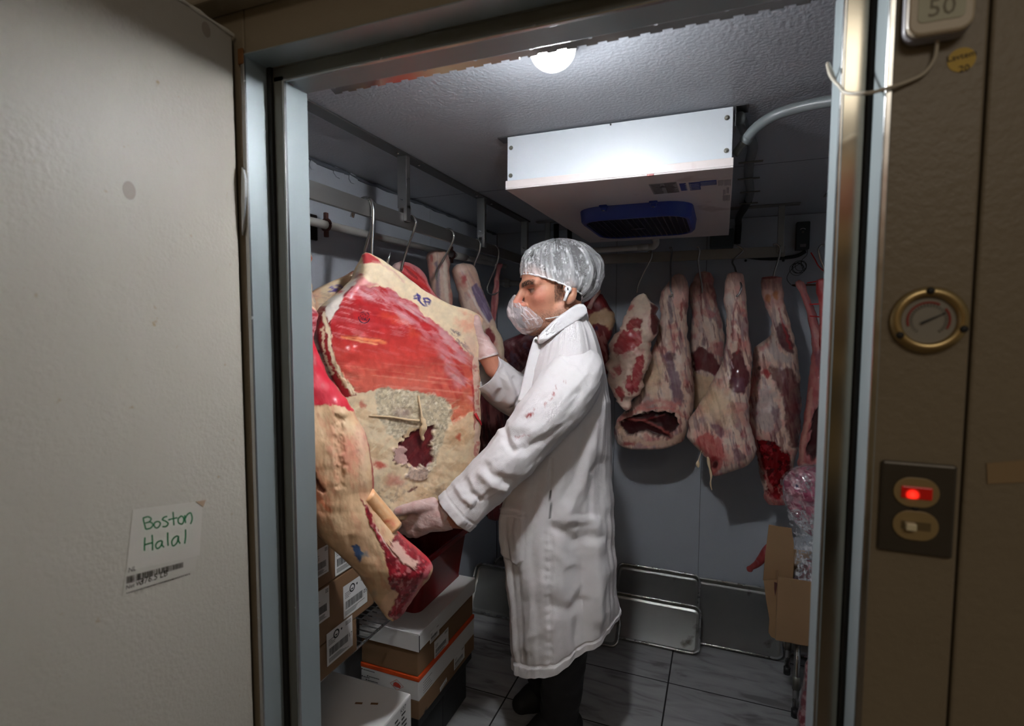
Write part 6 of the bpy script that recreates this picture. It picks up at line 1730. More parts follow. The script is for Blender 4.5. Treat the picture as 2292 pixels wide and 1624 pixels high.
def paint_sleeve2(P, tt, aa):
    cr = lambda s, w, dsp, soft=3: P.__setattr__('d', P.d + dsp * P.mstroke(s, w, soft, 2, 24))
    folds(P, tt, aa, .003, 2.2, 4, 27)
    cr([(1105, 805), (1130, 850), (1150, 885), (1140, 900)], 16, .009, 7); cr([(1118, 830), (1128, 870), (1110, 890)], 14, -.009, 6); cr([(1150, 850), (1160, 870), (1158, 900)], 12, -.008, 5)
    cr([(1100, 822), (1140, 852), (1155, 866)], 3, -.003, 1.5)
    P.put(P.mstroke([(1062, 866), (1082, 838), (1100, 800)], 8, 3, 1), (214, 206, 186), .5)
sleeve('sleeve', [(1228, 820, 1.86, .07), (1200, 868, 1.87, .075), (1172, 886, 1.86, .076), (1140, 874, 1.82, .074), (1110, 850, 1.775, .068), (1086, 832, 1.75, .062)], 120, 100, paint_sleeve2, vd, 44)
# collar flap and lapel
def p_col(P): P.c[:] = srgb(236, 234, 236); P.d += .003 * (fbm(P.x / 20, P.y / 14, seed=5) - .5); P.put(P.mstroke([(1310, 704), (1268, 733), (1210, 768)], 3, 1, .5), (214, 208, 210), .4)
px_loft('collar', [(679, 1293, 1303), (684, 1284, 1308), (692, 1270, 1312), (700, 1258, 1313), (708, 1248, 1306), (718, 1238, 1292), (730, 1226, 1272), (742, 1214, 1252), (754, 1205, 1234), (763, 1203, 1221), (770, 1206, 1211)], onD(1255, 725, 1.588), rt + vd * .30, .030, p_col, ratio=.9, NR=90, NF=80, p=4, m=m_coat, parent=coat, wob=.2, lump=.001, seed=51)
px_loft('collar', [(690, 1300, 1312), (700, 1262, 1316), (712, 1240, 1318), (726, 1222, 1316), (740, 1210, 1290), (752, 1203, 1260), (760, 1204, 1230)], onD(1262, 722, 1.66), rt, .11, p_col, ratio=1.2, NR=60, NF=60, p=2.2, m=m_coat, parent=coat, wob=.2, lump=.001, seed=52)
px_loft('lapel', [(752, 1197, 1204), (765, 1192, 1208), (790, 1184, 1212), (840, 1172, 1200), (900, 1158, 1180)], onD(1190, 800, 1.60), rt + vd * .2, .016, p_col, ratio=.9, NR=60, NF=40, p=3, m=m_coat, parent=coat, wob=.2, lump=.001, seed=53)
MB().lathe(onD(1199.5, 761, 1.586), -vd, [(.0042, 0), (.0042, .002), (.0025, .0025)], 16).build('snap_button', m_galvd, coat, smooth=True)
# trousers and shoes
m_tr = mat('black_trousers', (20, 19, 20), .85, bump=.4, bscale=60, var=.2)
lo = np.min([onD(1120, 1150, 2.2), onD(1330, 1700, 1.6), onD(1330, 1150, 1.6), onD(1120, 1700, 2.2)], 0) - .05
hi = np.max([onD(1120, 1150, 2.2), onD(1330, 1700, 1.6), onD(1330, 1150, 1.6), onD(1120, 1700, 2.2)], 0) + .05; lo[2] = -.01; hi[2] = 1.0
G, n_ = grid_pts(lo, hi, .011)
nf = onZ(1250, 1650, 0.0); ff = onZ(1222, 1580, 0.0)
an = nf + np.array([0, 0, .09]); af = ff + np.array([0, 0, .09])
d = s_cap(G, B(1285, 1180, 1.78), B(1268, 1400, 1.83), .105, .085)
d = smin(d, s_cap(G, B(1268, 1400, 1.83), an + np.array([0, 0, -.02]), .085, .064), .03)
d = smin(d, s_cap(G, an + np.array([0, 0, .03]), an + np.array([0, 0, .015]), .066, .066), .012)
d = smin(d, s_cap(G, B(1225, 1180, 1.88), B(1205, 1370, 1.96), .105, .085), .03)
d = smin(d, s_cap(G, B(1205, 1370, 1.96), af + np.array([0, 0, -.02]), .085, .064), .03)
d += .008 * (fbm(G[..., 0].ravel() * 14, G[..., 1].ravel() * 14, G[..., 2].ravel() * 22, seed=3, octv=2).reshape(G.shape[:3]) - .5) * 2
V, Q = surface_nets(np.maximum(d, .035 - G[..., 2]), lo, .011)
mk('trousers', V, Q, m_tr, man)
m_shoe = mat('black_shoe', (20, 19, 20), .8, var=.15)
for c in (nf, ff):
    lo = c + np.array([-.25, -.25, -.02]); lo[2] = -.012; hi = c + np.array([.15, .15, .13])
    G, n_ = grid_pts(lo, hi, .006)
    h_ = c - ef * .05; t_ = c + ef * .10
    d = s_cap(G, h_ + [0, 0, .045], c + ef * .05 + [0, 0, .05], .042, .044)
    d = smin(d, s_cap(G, c + ef * .05 + [0, 0, .045], t_ + [0, 0, .032], .046, .036), .03)
    d = smin(d, s_cap(G, c + [0, 0, .05], c + [0, 0, .10], .045, .045), .02)
    d = np.maximum(d, .002 - G[..., 2])
    V, Q = surface_nets(d, lo, .006); sh = mk('shoe', V, Q, m_shoe, man)
# ================================================================== BOXES, TUB, TRAYS
m_kraft = mat('kraft_cardboard', (122, 92, 64), .7, bump=.15, bscale=120, var=.12, vscale=7, stretch=(1, 1, 3))
m_kraft2 = mat('light_cardboard', (150, 118, 84), .7, bump=.2, bscale=90, var=.14, vscale=9)
m_lid = mat('white_carton', (206, 204, 202), .55, var=.05, vscale=9)
m_paper = mat('label_paper', (214, 212, 210), .55, var=.03)
m_orange = mat('orange_print', (206, 74, 28), .5, var=.06)
m_redtub = mat('red_plastic', (118, 10, 14), .34, var=.12, vscale=6)
m_alu = mat('sheet_pan', (160, 160, 156), .34, metal=.85, var=.14, vscale=7, dirt=((92, 88, 80), 9, .66))
m_rim = mat('pan_rim', (186, 186, 184), .28, metal=.95, var=.08, vscale=30)

def label_on(parent, o, right, up, w, h, big='', code='', seed=1, logo=True, tilt=0.):
    right = unit(right); up = unit(up); a = math.radians(tilt)
    right, up = right * math.cos(a) + up * math.sin(a), up * math.cos(a) - right * math.sin(a)
    n = np.cross(right, up); o = np.array(o, float)
    lb = MB().prism([o + n * .0003, o + right * w + n * .0003, o + right * w + up * h + n * .0003, o + up * h + n * .0003], n * .0005).build('label', m_paper, parent)
    pr = MB(); rng = random.Random(seed); o2 = o + n * .0007
    q = .08 * w
    while q < .80 * w:
        bw = w * (.006 + .012 * rng.random()); quad_rect(pr, o2, right, up, q, .26 * h, q + bw, .50 * h); q += bw + w * (.005 + .010 * rng.random())
    for r_ in range(4): quad_rect(pr, o2, right, up, .06 * w, (.08 + .035 * r_) * h, (.5 + .4 * rng.random()) * w, (.095 + .035 * r_) * h)
    for r_ in range(4): quad_rect(pr, o2, right, up, .06 * w, (.60 + .05 * r_) * h, (.2 + .12 * rng.random()) * w, (.615 + .05 * r_) * h)
    for r_ in range(3): quad_rect(pr, o2, right, up, .72 * w, (.82 + .045 * r_) * h, .94 * w, (.84 + .045 * r_) * h)
    if logo:
        c = (.36 * w, .80 * h); r0, r1 = .075 * w, .115 * w
        for k in range(24):
            a0, a1 = k * math.pi / 12, (k + 1) * math.pi / 12
            P4 = [(c[0] + r * math.cos(t), c[1] + r * math.sin(t)) for r, t in ((r0, a0), (r1, a0), (r1, a1), (r0, a1))]
            pr.add([o2 + right * x + up * y + n * .0004 for x, y in P4], [(0, 1, 2, 3)])
        pr.add([o2 + right * (c[0] + .05 * w * math.cos(t)) + up * (c[1] + .05 * w * math.sin(t)) + n * .0004 for t in np.linspace(3.3, 6.1, 8)], [tuple(range(8))])
        c = (.56 * w, .83 * h)
        pr.add([o2 + right * (c[0] + .045 * w * (1 if k % 2 == 0 else .5) * math.cos(k * math.pi / 5)) + up * (c[1] + .045 * w * (1 if k % 2 == 0 else .5) * math.sin(k * math.pi / 5)) + n * .0004 for k in range(10)], [tuple(range(10))])
    for s, x, y, sz in ((big, .83, .36, .16), (code, .06, -.0 + .215, .05)):
        if s:
            W_, F_ = text_mesh(s, sz * w, o2 + right * x * w + up * y * h, right, up); pr.add(W_, F_)
    pr.build('print', m_ink, lb)
    return lb

def carton(name, label, a, b, m, cat='box', seam=True, group=None, bevel=.003):
    t = thing(name, ((a[0] + b[0]) / 2, (a[1] + b[1]) / 2, a[2]), label, cat, group)
    MB().box(a, b).build('body', m, t, bevel=bevel)
    return t

# ---- wire shelf and the three labelled cartons along the left wall
XS = -.905
zA = onX(797, 1456, XS)[2]; zB = onX(799, 1381, XS)[2]; zC = onX(788, 1270, XS)[2]
YA = onX(799, 1420, XS)[1]; YM = onX(838, 1345, XS)[1]
ws = thing('wire_shelf', (-1.05, 1.15, 0), 'steel wire shelf holding the labelled cartons along the left wall', 'shelf')
zs = zA - .0065
MB().tube([(XS - .012, YF + .02, zs), (XS - .012, 1.40, zs)], .004, 8).build('front_rod', m_rim, ws, smooth=True)
for k in range(20):
    y = YF + .03 + k * .0245
    MB().tube([(XL + .012, y, zs + .002), (XS - .008, y, zs + .002)], .002, 6).build('shelf_wire', m_rim, ws)
for (x, y) in ((XL + .016, 1.40), (XL + .016, YF + .03)):
    MB().tube([(x, y, 0), (x, y, zs + .01)], .007, 12).build('post', m_rim, ws, smooth=True)
for i, (z0, z1, y1, lab) in enumerate(((zA, zB - .002, YA, 'lowest brown labelled carton in the stack on the wire shelf'), (zB, zC - .002, YM, 'middle brown carton in the stack, its label marked 05'), (zC, zC + .125, YM - .035, 'topmost brown carton in the stack behind the hanging beef'))):
    t = carton('carton', lab, (XL + .03, YF + .012, z0), (XS, y1, z1), m_kraft, group='labelled cartons on the wire shelf')
    h = z1 - z0
    if i == 0: label_on(t, onX(732, 1492, XS + .001), (0, 1, 0), (0, 0, 1), .100, .085, '17', '', 3)
    if i == 1:
        label_on(t, onX(769, 1386, XS + .001), (0, 1, 0), (0, 0, 1), .100, .088, '05', '', 5)
        label_on(t, onX(706, 1402, XS + .001), (0, 1, 0), (0, 0, 1), .050, .082, '', '2007', 6, False)
    if i == 2:
        label_on(t, onX(750, 1290, XS + .001), (0, 1, 0), (0, 0, 1), .09, .085, '', '', 7)
        label_on(t, onX(706, 1296, XS + .001), (0, 1, 0), (0, 0, 1), .046, .07, '', '5748800', 8, False)

# ---- white lidded box low in the corner by the jamb
c0 = onZ(921, 1551, .50)
wb = thing('lidded_box', (c0[0] - .15, 1.05, 0), 'large white lidded carton at the bottom left beside the door jamb', 'box')
MB().box((-1.12, YF + .012, .0), (c0[0] - .006, c0[1] - .004, .40)).build('body', m_kraft, wb, bevel=.003)
MB().box((-1.125, YF + .008, .385), (c0[0], c0[1], .50)).build('lid', m_lid, wb, bevel=.005)
pr = MB(); rng = random.Random(5)
o_ = np.array([c0[0] + .001, c0[1] - .13, .415])
for r_ in range(5):
    for q in range(3): quad_rect(pr, o_, (0, 1, 0), (0, 0, 1), .02 + q * .03, .008 + r_ * .012, .02 + q * .03 + .012 + .012 * rng.random(), .013 + r_ * .012)
W_, F_ = text_mesh('K07', .016, o_ + np.array([0, .075, .066]), (0, 1, 0), (0, 0, 1)); pr.add(W_, F_)
pr.build('print', m_ink, wb)
for (px, py) in ((803, 1573), (838, 1574)):
    c = onZ(px, py, .5003); MB().obox(c, (.009, .003, 0), (-.001, .003, 0), (0, 0, .0003)).build('tape_scrap', mat('brown_scrap', (110, 74, 40), .6, var=.1), wb)

# ---- the mixed stack: brown base, orange banner carton, brown carton, white lid, red tub
ZB0 = .20
cr_ = onZ(938, 1612, ZB0); XC, YC = cr_[0], cr_[1]
XW = onY(806, 1390, YC)[0]; YE = onX(1061, 1322, XC)[1]
XW = max(XW, XL + .02)
def zat(px, py): return onX(px, py, XC)[2]
z1 = zat(940, 1568); z2 = zat(940, 1513); z3 = zat(938, 1457); z4 = zat(945.5, 1409)
pl = thing('stack_support', ((XC + XW) / 2, (YC + YE) / 2, 0), 'black support added under the mixed stack of cartons, filling its shadow', 'rack')
for (x, y) in ((XW + .06, YC + .12), (XC - .09, YC + .12), (XW + .06, YE - .1), (XC - .09, YE - .1)): MB().box((x - .06, y - .1, 0), (x + .06, y + .09, ZB0 - .04)).build('leg', m_black, pl, bevel=.004)
MB().box((XW, YC + .01, ZB0 - .04), (XC - .01, YE, ZB0 - .001)).build('deck', m_black, pl, bevel=.004)  # support added to carry the stack; its black stands in for shadow
t = carton('carton', 'lowest brown carton of the mixed stack with a black star mark', (XW, YC, ZB0), (XC, YE, z1), m_kraft)
pr = MB()
c = onX(953, 1592, XC + .001)
for k in range(8):
    a = k * math.pi / 8; dd = np.array([0, math.cos(a), math.sin(a)]) * .014; e_ = np.array([0, -math.sin(a), math.cos(a)]) * .0008
    pr.add([c - dd - e_, c + dd - e_, c + dd + e_, c - dd + e_], [(0, 1, 2, 3)])
pr.build('print', m_ink, t)
t = thing('banner_carton', ((XC + XW) / 2, (YC + YE) / 2, z1), 'white carton with an orange band and red diamond mark in the mixed stack', 'box')
MB().box((XW, YC, z1 + .001), (XC, YE, z2 - .012)).build('body', m_lid, t, bevel=.003)
MB().box((XW - .001, YC - .001, z2 - .016), (XC + .001, YE + .001, z2 - .001)).build('orange_band', m_orange, t, bevel=.002)
zz0, hh = z1, z2 - .016 - z1
pr = MB(); rng = random.Random(9)
for (px, py, ln) in ((822, 1513, .045), (819, 1521, .045), (750, 1480, .05), (752, 1496, .03)):
    o_ = onY(px, py, YC - .0012)
    if o_[0] < XW: o_[0] = XW + .004
    quad_rect(pr, o_, (1, 0, 0), (0, 0, 1), 0, 0, .004, .005)
    q = .007
    while q < ln: quad_rect(pr, o_, (1, 0, 0), (0, 0, 1), q, 0, q + .003, .0035); q += .0042
o_ = onX(948, 1550, XC + .0012)
for r_ in range(5):
    quad_rect(pr, o_, (0, 1, 0), (0, 0, 1), 0, -.002 + r_ * .009, .003, .001 + r_ * .009)
    q = .006
    while q < .055 - .006 * r_ * rng.random(): quad_rect(pr, o_, (0, 1, 0), (0, 0, 1), q, -.0015 + r_ * .009, q + .003, .001 + r_ * .009); q += .0045
pr.build('print', m_ink, t)
o_ = onY(888, 1532, YC - .0012); dm = MB()
for s0, s1 in ((.024, .0225),):
    out = [(s0 * 1.1, 0), (0, s0 * .8), (-s0 * 1.1, 0), (0, -s0 * .8)]; inn = [(x * .92, y * .92) for x, y in out]
    for k in range(4):
        k2 = (k + 1) % 4; dm.add([o_ + np.array([x, 0, y]) for x, y in (out[k], out[k2], inn[k2], inn[k])], [(0, 1, 2, 3)])
dm.add([o_ + np.array([x, 0, y]) for x, y in ((-.014, -.006), (.012, -.009), (.016, -.001), (.008, .006), (-.004, .009), (-.012, .004))], [(0, 1, 2, 3, 4, 5)])
dm.build('diamond_mark', mat('red_print', (178, 58, 44), .5, var=.05), t)
label_on(t, onX(985, 1548, XC + .001), (0, 1, 0), (0, 0, 1), .05, .016, '', '', 31, False, tilt=10)
label_on(t, onX(1016, 1500, XC + .001), (0, 1, 0), (0, 0, 1), .085, .05, '', '', 33, False)
t = carton('carton', 'dark brown carton between the orange banner carton and the white lid', (XW + .002, YC + .002, z2), (XC - .004, YE - .004, z3 + .02), m_kraft)
label_on(t, onX(972, 1476, XC - .003), (0, 1, 0), (0, 0, 1), .10, .062, '', '', 25, False)
MB().box((XC - .0045, YC + .12, z3 - .004), (XC - .0035, YE - .06, z3 + .018)).build('hand_hole_shade', m_dark, t, bevel=0)  # dark plate standing in for the shaded opening
t = thing('white_carton', ((XC + XW) / 2, (YC + YE) / 2, z3), 'white carton lid under the red tub on the mixed stack', 'box lid')
lt = MB(); lt.box((XW - .002, YC - .003, z4 - .003), (XC + .004, YE + .003, z4)); lt.box((XW - .002, YC - .003, z3), (XC + .004, YC - .0005, z4 - .003)); lt.box((XC + .0005, YC - .0005, z3 + .004), (XC + .004, YE + .003, z4 - .003))
lt.build('lid_shell', m_lid, t, bevel=.0015)
label_on(t, onX(962, 1441, XC + .005), (0, 1, 0), (0, 0, 1), .062, .040, '', '', 27, False)
MB().box((XC + .0045, YC - .0035, z3), (XC + .0052, YC + .0005, z4 - .004)).build('corner_slit', m_ink, t)

# red tub on the lid
tb = thing('red_tub', (XC - .12, (YC + YE) / 2, z4), 'dark red plastic tub standing on the white carton lid', 'tub')
ZT = zat(1052, 1192)
cf = onZ(936, 1374, z4 + .002); cb1 = onZ(1042, 1284, z4 + .002)
tx1 = max(cf[0], -2); ty0, ty1 = cf[1] + .0, cb1[1]
tx0 = max(XW - .01, tx1 - .26)
prof = [(0, 0.0, .030), (0, .012, .034), (.022, ZT - z4 - .02, .038), (.024, ZT - z4 - .018, .038), (.034, ZT - z4 - .016, .046), (.034, ZT - z4, .046), (.024, ZT - z4, .038), (.016, ZT - z4 - .012, .034), (.000, .016, .028)]
Vs = []; Fs = []
for (o_, z, r) in prof:
    for (a, c) in rrect((tx0 + tx1) / 2, (ty0 + ty1) / 2, (tx1 - tx0) / 2 + o_, (ty1 - ty0) / 2 + o_, r, 5): Vs.append((a, c, z4 + .001 + z))
n = len(Vs) // len(prof)
for i in range(len(prof) - 1):
    for q in range(n): Fs.append((i * n + q, i * n + (q + 1) % n, (i + 1) * n + (q + 1) % n, (i + 1) * n + q))
Fs.append(tuple(range(n - 1, -1, -1))); Fs.append(tuple(range((len(prof) - 1) * n, len(prof) * n)))
autosmooth(mk('tub_shell', Vs, Fs, m_redtub, tb), 40)
c = np.array([tx1 + .036, ty1 + .02, ZT - .012]); MB().tube([c + np.array([0, -.03, 0]), c + np.array([0, .02, 0])], .006, 8).build('handle', m_ink, tb, smooth=True)

# ---- sheet pans leaning on the back wall
def pan(label, bl, br_, depth_dir, H, lean_top, dz=.022, name='sheet_pan', rim=.0055):
    """bl, br_: bottom corners on the floor; lean_top: vector from the bottom to the top edge"""
    bl = np.array(bl, float); br_ = np.array(br_, float); r = br_ - bl; w = np.linalg.norm(r); r = r / w
    up = unit(lean_top); H = np.linalg.norm(lean_top); n = np.cross(r, up)     # towards the room
    if np.dot(n, CAMO - bl) < 0: n = -n
    t = thing(name, (bl + br_) / 2, label, 'tray', 'sheet pans along the back wall')
    def rr2(ins, r0, off): 
        return [bl + r * x + up * y + n * off for x, y in [(a, c) for a, c in rrect(w / 2, H / 2, w / 2 - ins, H / 2 - ins, r0, 4)]]
    rows_ = [rr2(.018, .02, -dz), rr2(.008, .026, -dz + .003), rr2(.0035, .028, 0.), rr2(0., .03, .001)]
    Vs = []; Fs = []; k = len(rows_[0])
    for rw in rows_: Vs += rw
    for i in range(3):
        for q in range(k): Fs.append((i * k + q, i * k + (q + 1) % k, (i + 1) * k + (q + 1) % k, (i + 1) * k + q))
    Fs.append(tuple(range(k)))
    autosmooth(mk('pan_body', Vs, Fs, m_alu, t, solid=.0012), 50)
    lp = rr2(.001, .03, .0); lp = lp + [lp[0]]
    MB().tube(lp, rim, 8, cap=False).build('rolled_rim', m_rim, t, smooth=True)
    return t
def floorpt(px, py, z=.012): return onZ(px, py, z)
a = floorpt(1531, 1432); b = floorpt(1752, 1476); a[1] = b[1] = (a[1] + b[1]) / 2
zt_ = onY(1640, 1302, 2.845)[2]
pan('large sheet pan leaning on the back wall beside the cardboard box', a, b, None, None, np.array([0, 2.832 - a[1], zt_ - .012]))
a = floorpt(1352, 1392); b = floorpt(1568, 1424); a[1] = b[1] = 2.50
X0, X1 = onY(1356, 1390, 2.50)[0], onY(1566, 1424, 2.50)[0]
zt2 = onY(1480, 1331, 2.66)[2]
pan('lower small sheet pan at the foot of the back wall, in front of its twin', (X0, 2.44, .012), (X1, 2.44, .012), None, None, np.array([0, .17, zt2 - .012]))
X0, X1 = onY(1384, 1275, 2.80)[0], onY(1567, 1290, 2.80)[0]
zt1 = onY(1480, 1274, 2.80)[2]
pan('upper small sheet pan leaning on the back wall behind its twin', (X0, 2.50, .012), (X1, 2.50, .012), None, None, np.array([0, 2.80 - 2.50, zt1 - .012]))
a = floorpt(1755, 1478); pan('sheet pan partly hidden behind the cardboard box leg', (a[0] + .004, 2.60, .012), (a[0] + .38, 2.60, .012), None, None, np.array([0, .22, .36]))
# dark pans in the back left corner
X0 = onY(1000, 1290, 2.70)[0]
pan('dark sheet pan in the back left corner behind the man', (-1.19, 2.55, .012), (-.62, 2.55, .012), None, None, np.array([0, .26, onY(1090, 1240, 2.81)[2] - .012]))
pan('second dark sheet pan low in the back left corner', (-1.19, 2.40, .012), (-.62, 2.40, .012), None, None, np.array([0, .12, .20]))
pan('sheet pan whose corner shows under the coat hem', (onZ(1290, 1400, .012)[0], 2.36, .012), (onZ(1396, 1404, .012)[0], 2.36, .012), None, None, np.array([0, .09, .10]))

# ---- stool with the open cardboard box, bagged meat
bx0 = onY(1736, 1432, 2.14); bz0 = bx0[2]; bX0 = bx0[0]
bz1 = onY(1739, 1290, 2.14)[2]
stl = thing('steel_stand', (bX0 + .15, 2.3, 0), 'steel legged stand under the open cardboard box', 'stand')
lg0 = onZ(1778, 1598, 0); 
for (x, y) in ((lg0[0], 2.19), (lg0[0] + .26, 2.19), (lg0[0], 2.46), (lg0[0] + .26, 2.46)):
    MB().tube([(x, y, 0.02), (x, y, bz0 - .02)], .011, 10).build('leg', m_rim, stl, smooth=True)
    MB().tube([(x, y, 0), (x, y, .03)], .0135, 10).build('foot', m_ink, stl, smooth=True)
    MB().tube([(x, y, .11), (x, y, .16)], .0135, 10).build('leg_sleeve', m_galvd, stl, smooth=True)
MB().box((lg0[0] - .02, 2.17, bz0 - .02), (lg0[0] + .29, 2.48, bz0 - .001)).build('top', m_galvd, stl, bevel=.003)
cbx = thing('cardboard_box', (bX0 + .16, 2.3, bz0), 'open brown cardboard box with raised flap at the right door edge', 'box')
bX1, bY0, bY1 = bX0 + .36, 2.14, 2.44
w_ = MB(); w_.box((bX0, bY0, bz0), (bX1, bY0 + .005, bz1)); w_.build('front_panel', m_kraft2, cbx, bevel=.001)
w_ = MB(); w_.box((bX0 - .0, bY0 + .005, bz0), (bX0 + .005, bY1, bz1 + .003)); w_.box((bX1 - .005, bY0 + .005, bz0), (bX1, bY1, bz1)); w_.build('side_panels', m_kraft2, cbx, bevel=.001)
MB().box((bX0 + .005, bY1 - .005, bz0), (bX1 - .005, bY1, bz1)).build('back_panel', m_kraft2, cbx)
MB().box((bX0 + .005, bY0 + .005, bz0), (bX1 - .005, bY1 - .005, bz0 + .005)).build('bottom_panel', m_kraft2, cbx)
fp = [onY(x, y, bY0 + .05) for x, y in ((1708, 1298), (1713, 1240), (1721, 1174), (1745, 1178), (1772, 1182), (1777, 1215), (1776, 1296))]
MB().prism(fp, (0, .005, 0)).build('raised_flap', m_kraft2, cbx, bevel=.0008)
fp = [onY(x, y, bY0 + .02) for x, y in ((1709, 1298), (1740, 1296), (1738, 1430), (1726, 1425), (1720, 1415), (1722, 1385), (1716, 1350))]
MB().prism(fp, (0, .005, 0)).build('torn_side_flap', m_kraft2, cbx, bevel=.0008)
pr = MB(); fp = [onY(x, y, bY0 + .0185) for x, y in ((1733, 1302), (1740, 1304), (1738, 1318), (1735, 1334), (1733, 1318))]; pr.prism(fp, (0, .0006, 0)); pr.build('blood_mark', mat('dry_blood', (74, 34, 32), .5, var=.2, vscale=90), cbx)

def p_bag(P):
    P.c[:] = srgb(146, 62, 90); P.g[:] = 1
    P.put(P.mfibre(28, 26, 8, .50, .62), (206, 150, 160), .75); P.put(P.mnoise(12, .52, .64), (164, 84, 106), .7); P.put(P.mfibre(70, 20, 5, .58, .68), (226, 186, 190), .6); P.put(P.mnoise(10, .6, .7), (90, 34, 52), .6)
    P.put(P.mblob(1784, 1087, 7, 7, .4, 1), (206, 160, 170), .8); P.put(P.mblob(1784, 1087, 3.5, 4, .5, 1.2, 0, 3), (24, 30, 84), .95)
m_wet = mat_flesh('bagged_meat', rough=.22, coat=.9, bump=.8, bscale=45, fvar=.12, fscale=50)
bag_rows = [(1042, 1800, 1840), (1052, 1772, 1858), (1066, 1757, 1866), (1082, 1750, 1870), (1105, 1751, 1874), (1130, 1758, 1874), (1150, 1768, 1870), (1168, 1781, 1862), (1184, 1797, 1852), (1198, 1815, 1842)]
bg = piece('bagged_meat', 'purple marbled joint sealed in clear plastic above the cardboard box', bag_rows, onY(1808, 1110, 2.26), (1, .0), .15, p_bag, NR=120, NF=110, seed=61, m=m_wet, lump=.008)
def p_wrap(P):
    P.c[:] = 0; P.c += (.55 * P.mfibre(60, 22, 4, .56, .62))[:, None] + (.35 * P.mfibre(-20, 26, 4, .58, .64))[:, None]
def mat_wrap():
    m = bpy.data.materials.new('clear_wrap'); nt, b = nodes_of(m); N = nt.nodes; L = nt.links
    b.inputs['Base Color'].default_value = (.85, .86, .9, 1); b.inputs['Roughness'].default_value = .12; b.inputs['Specular IOR Level'].default_value = .9
    at = N.new('ShaderNodeAttribute'); at.attribute_name = 'Col'; sp = N.new('ShaderNodeSeparateColor'); L.new(at.outputs['Color'], sp.inputs[0])
    mu = N.new('ShaderNodeMath'); mu.operation = 'MULTIPLY_ADD'; mu.inputs[1].default_value = .34; mu.inputs[2].default_value = .035; mu.use_clamp = True; L.new(sp.outputs[0], mu.inputs[0]); L.new(mu.outputs[0], b.inputs['Alpha'])
    return m
m_wrap = mat_wrap()
wr_rows = [(r[0] + (-4 if i == 0 else 4 if i == len(bag_rows) - 1 else 0), r[1] - 4, r[2] + 3) for i, r in enumerate(bag_rows)]
px_loft('plastic_wrap', wr_rows, onY(1808, 1110, 2.26), (1, 0), .175, p_wrap, NR=90, NF=90, seed=62, m=m_wrap, lump=.005, lscale=.03, parent=bg)
def p_wrap2(P):
    P.c[:] = .12; P.c += (.7 * P.mfibre(80, 12, 4, .52, .58))[:, None] + (.7 * P.mfibre(15, 14, 4, .55, .60))[:, None]
px_loft('bag_tail', [(1140, 1766, 1790), (1158, 1766, 1820), (1180, 1770, 1840), (1200, 1782, 1848), (1230, 1780, 1846), (1250, 1776, 1842), (1275, 1778, 1838), (1300, 1776, 1834), (1312, 1772, 1800)], onY(1808, 1220, 2.19), (1, .05), .05, p_wrap2, NR=90, NF=80, seed=63, m=m_wrap, lump=.012, lscale=.022, parent=bg, wob=4)
def p_in(P):
    P.c[:] = srgb(110, 44, 58); P.g[:] = .9; P.put(P.mnoise(10, .5, .65), (170, 100, 112), .7)
piece('bagged_meat', 'dark purple meat just showing inside the open cardboard box', [(1250, 1800, 1830), (1270, 1785, 1850), (1290, 1775, 1860), (1330, 1775, 1860), (1380, 1780, 1855), (1420, 1790, 1845)], onY(1815, 1320, 2.30), (1, 0), .14, p_in, NR=60, NF=60, seed=64, m=m_wet)
def p_sk(P):
    base_pale(P, (150, 56, 56), (176, 84, 80), (110, 24, 28), 60)
sk = MB().tube(catmull([onY(1674, 1277, 2.32), onY(1680, 1271, 2.32), onY(1694, 1262, 2.32), onY(1706, 1248, 2.32), onY(1718, 1232, 2.32), onY(1740, 1215, 2.34)], 26), list(np.r_[.006, .0125, .0125, np.linspace(.010, .016, 8), np.linspace(.016, .024, 15)]), 14)
V_ = np.array(sk.V); pp = project(V_); Pq = Paint(pp[:, 0], pp[:, 1], 9); p_sk(Pq)
o = mk('thin_shank', V_, sk.F, m_meat, None, col=Pq.c, gloss=Pq.g); tag(o, 'thin dark red shank poking out left of the cardboard flap', 'meat')
# bagged scraps below the stand
def p_low(P): P.c[:] = srgb(120, 60, 66); P.g[:] = .9; P.put(P.mnoise(12, .5, .65), (190, 150, 150), .6)
o = piece('bagged_meat', 'bag of dark meat scraps on the floor under the stand', [(1465, 1812, 1840), (1490, 1802, 1860), (1540, 1796, 1875), (1600, 1786, 1880), (1650, 1780, 1880), (1672, 1800, 1850)], onZ(1830, 1668, .0) + np.array([0, .0, .12]), (1, 0), .2, p_low, NR=70, NF=60, seed=66, m=m_wet, lump=.012)
# ================================================================== THINGS ON THE DOOR AND THE OUTER WALL
m_note = mat('note_paper', (174, 168, 158), .5, bump=.3, bscale=30, var=.04, vscale=12)
m_green = mat('green_marker', (10, 92, 52), .5, var=.1, vscale=60)
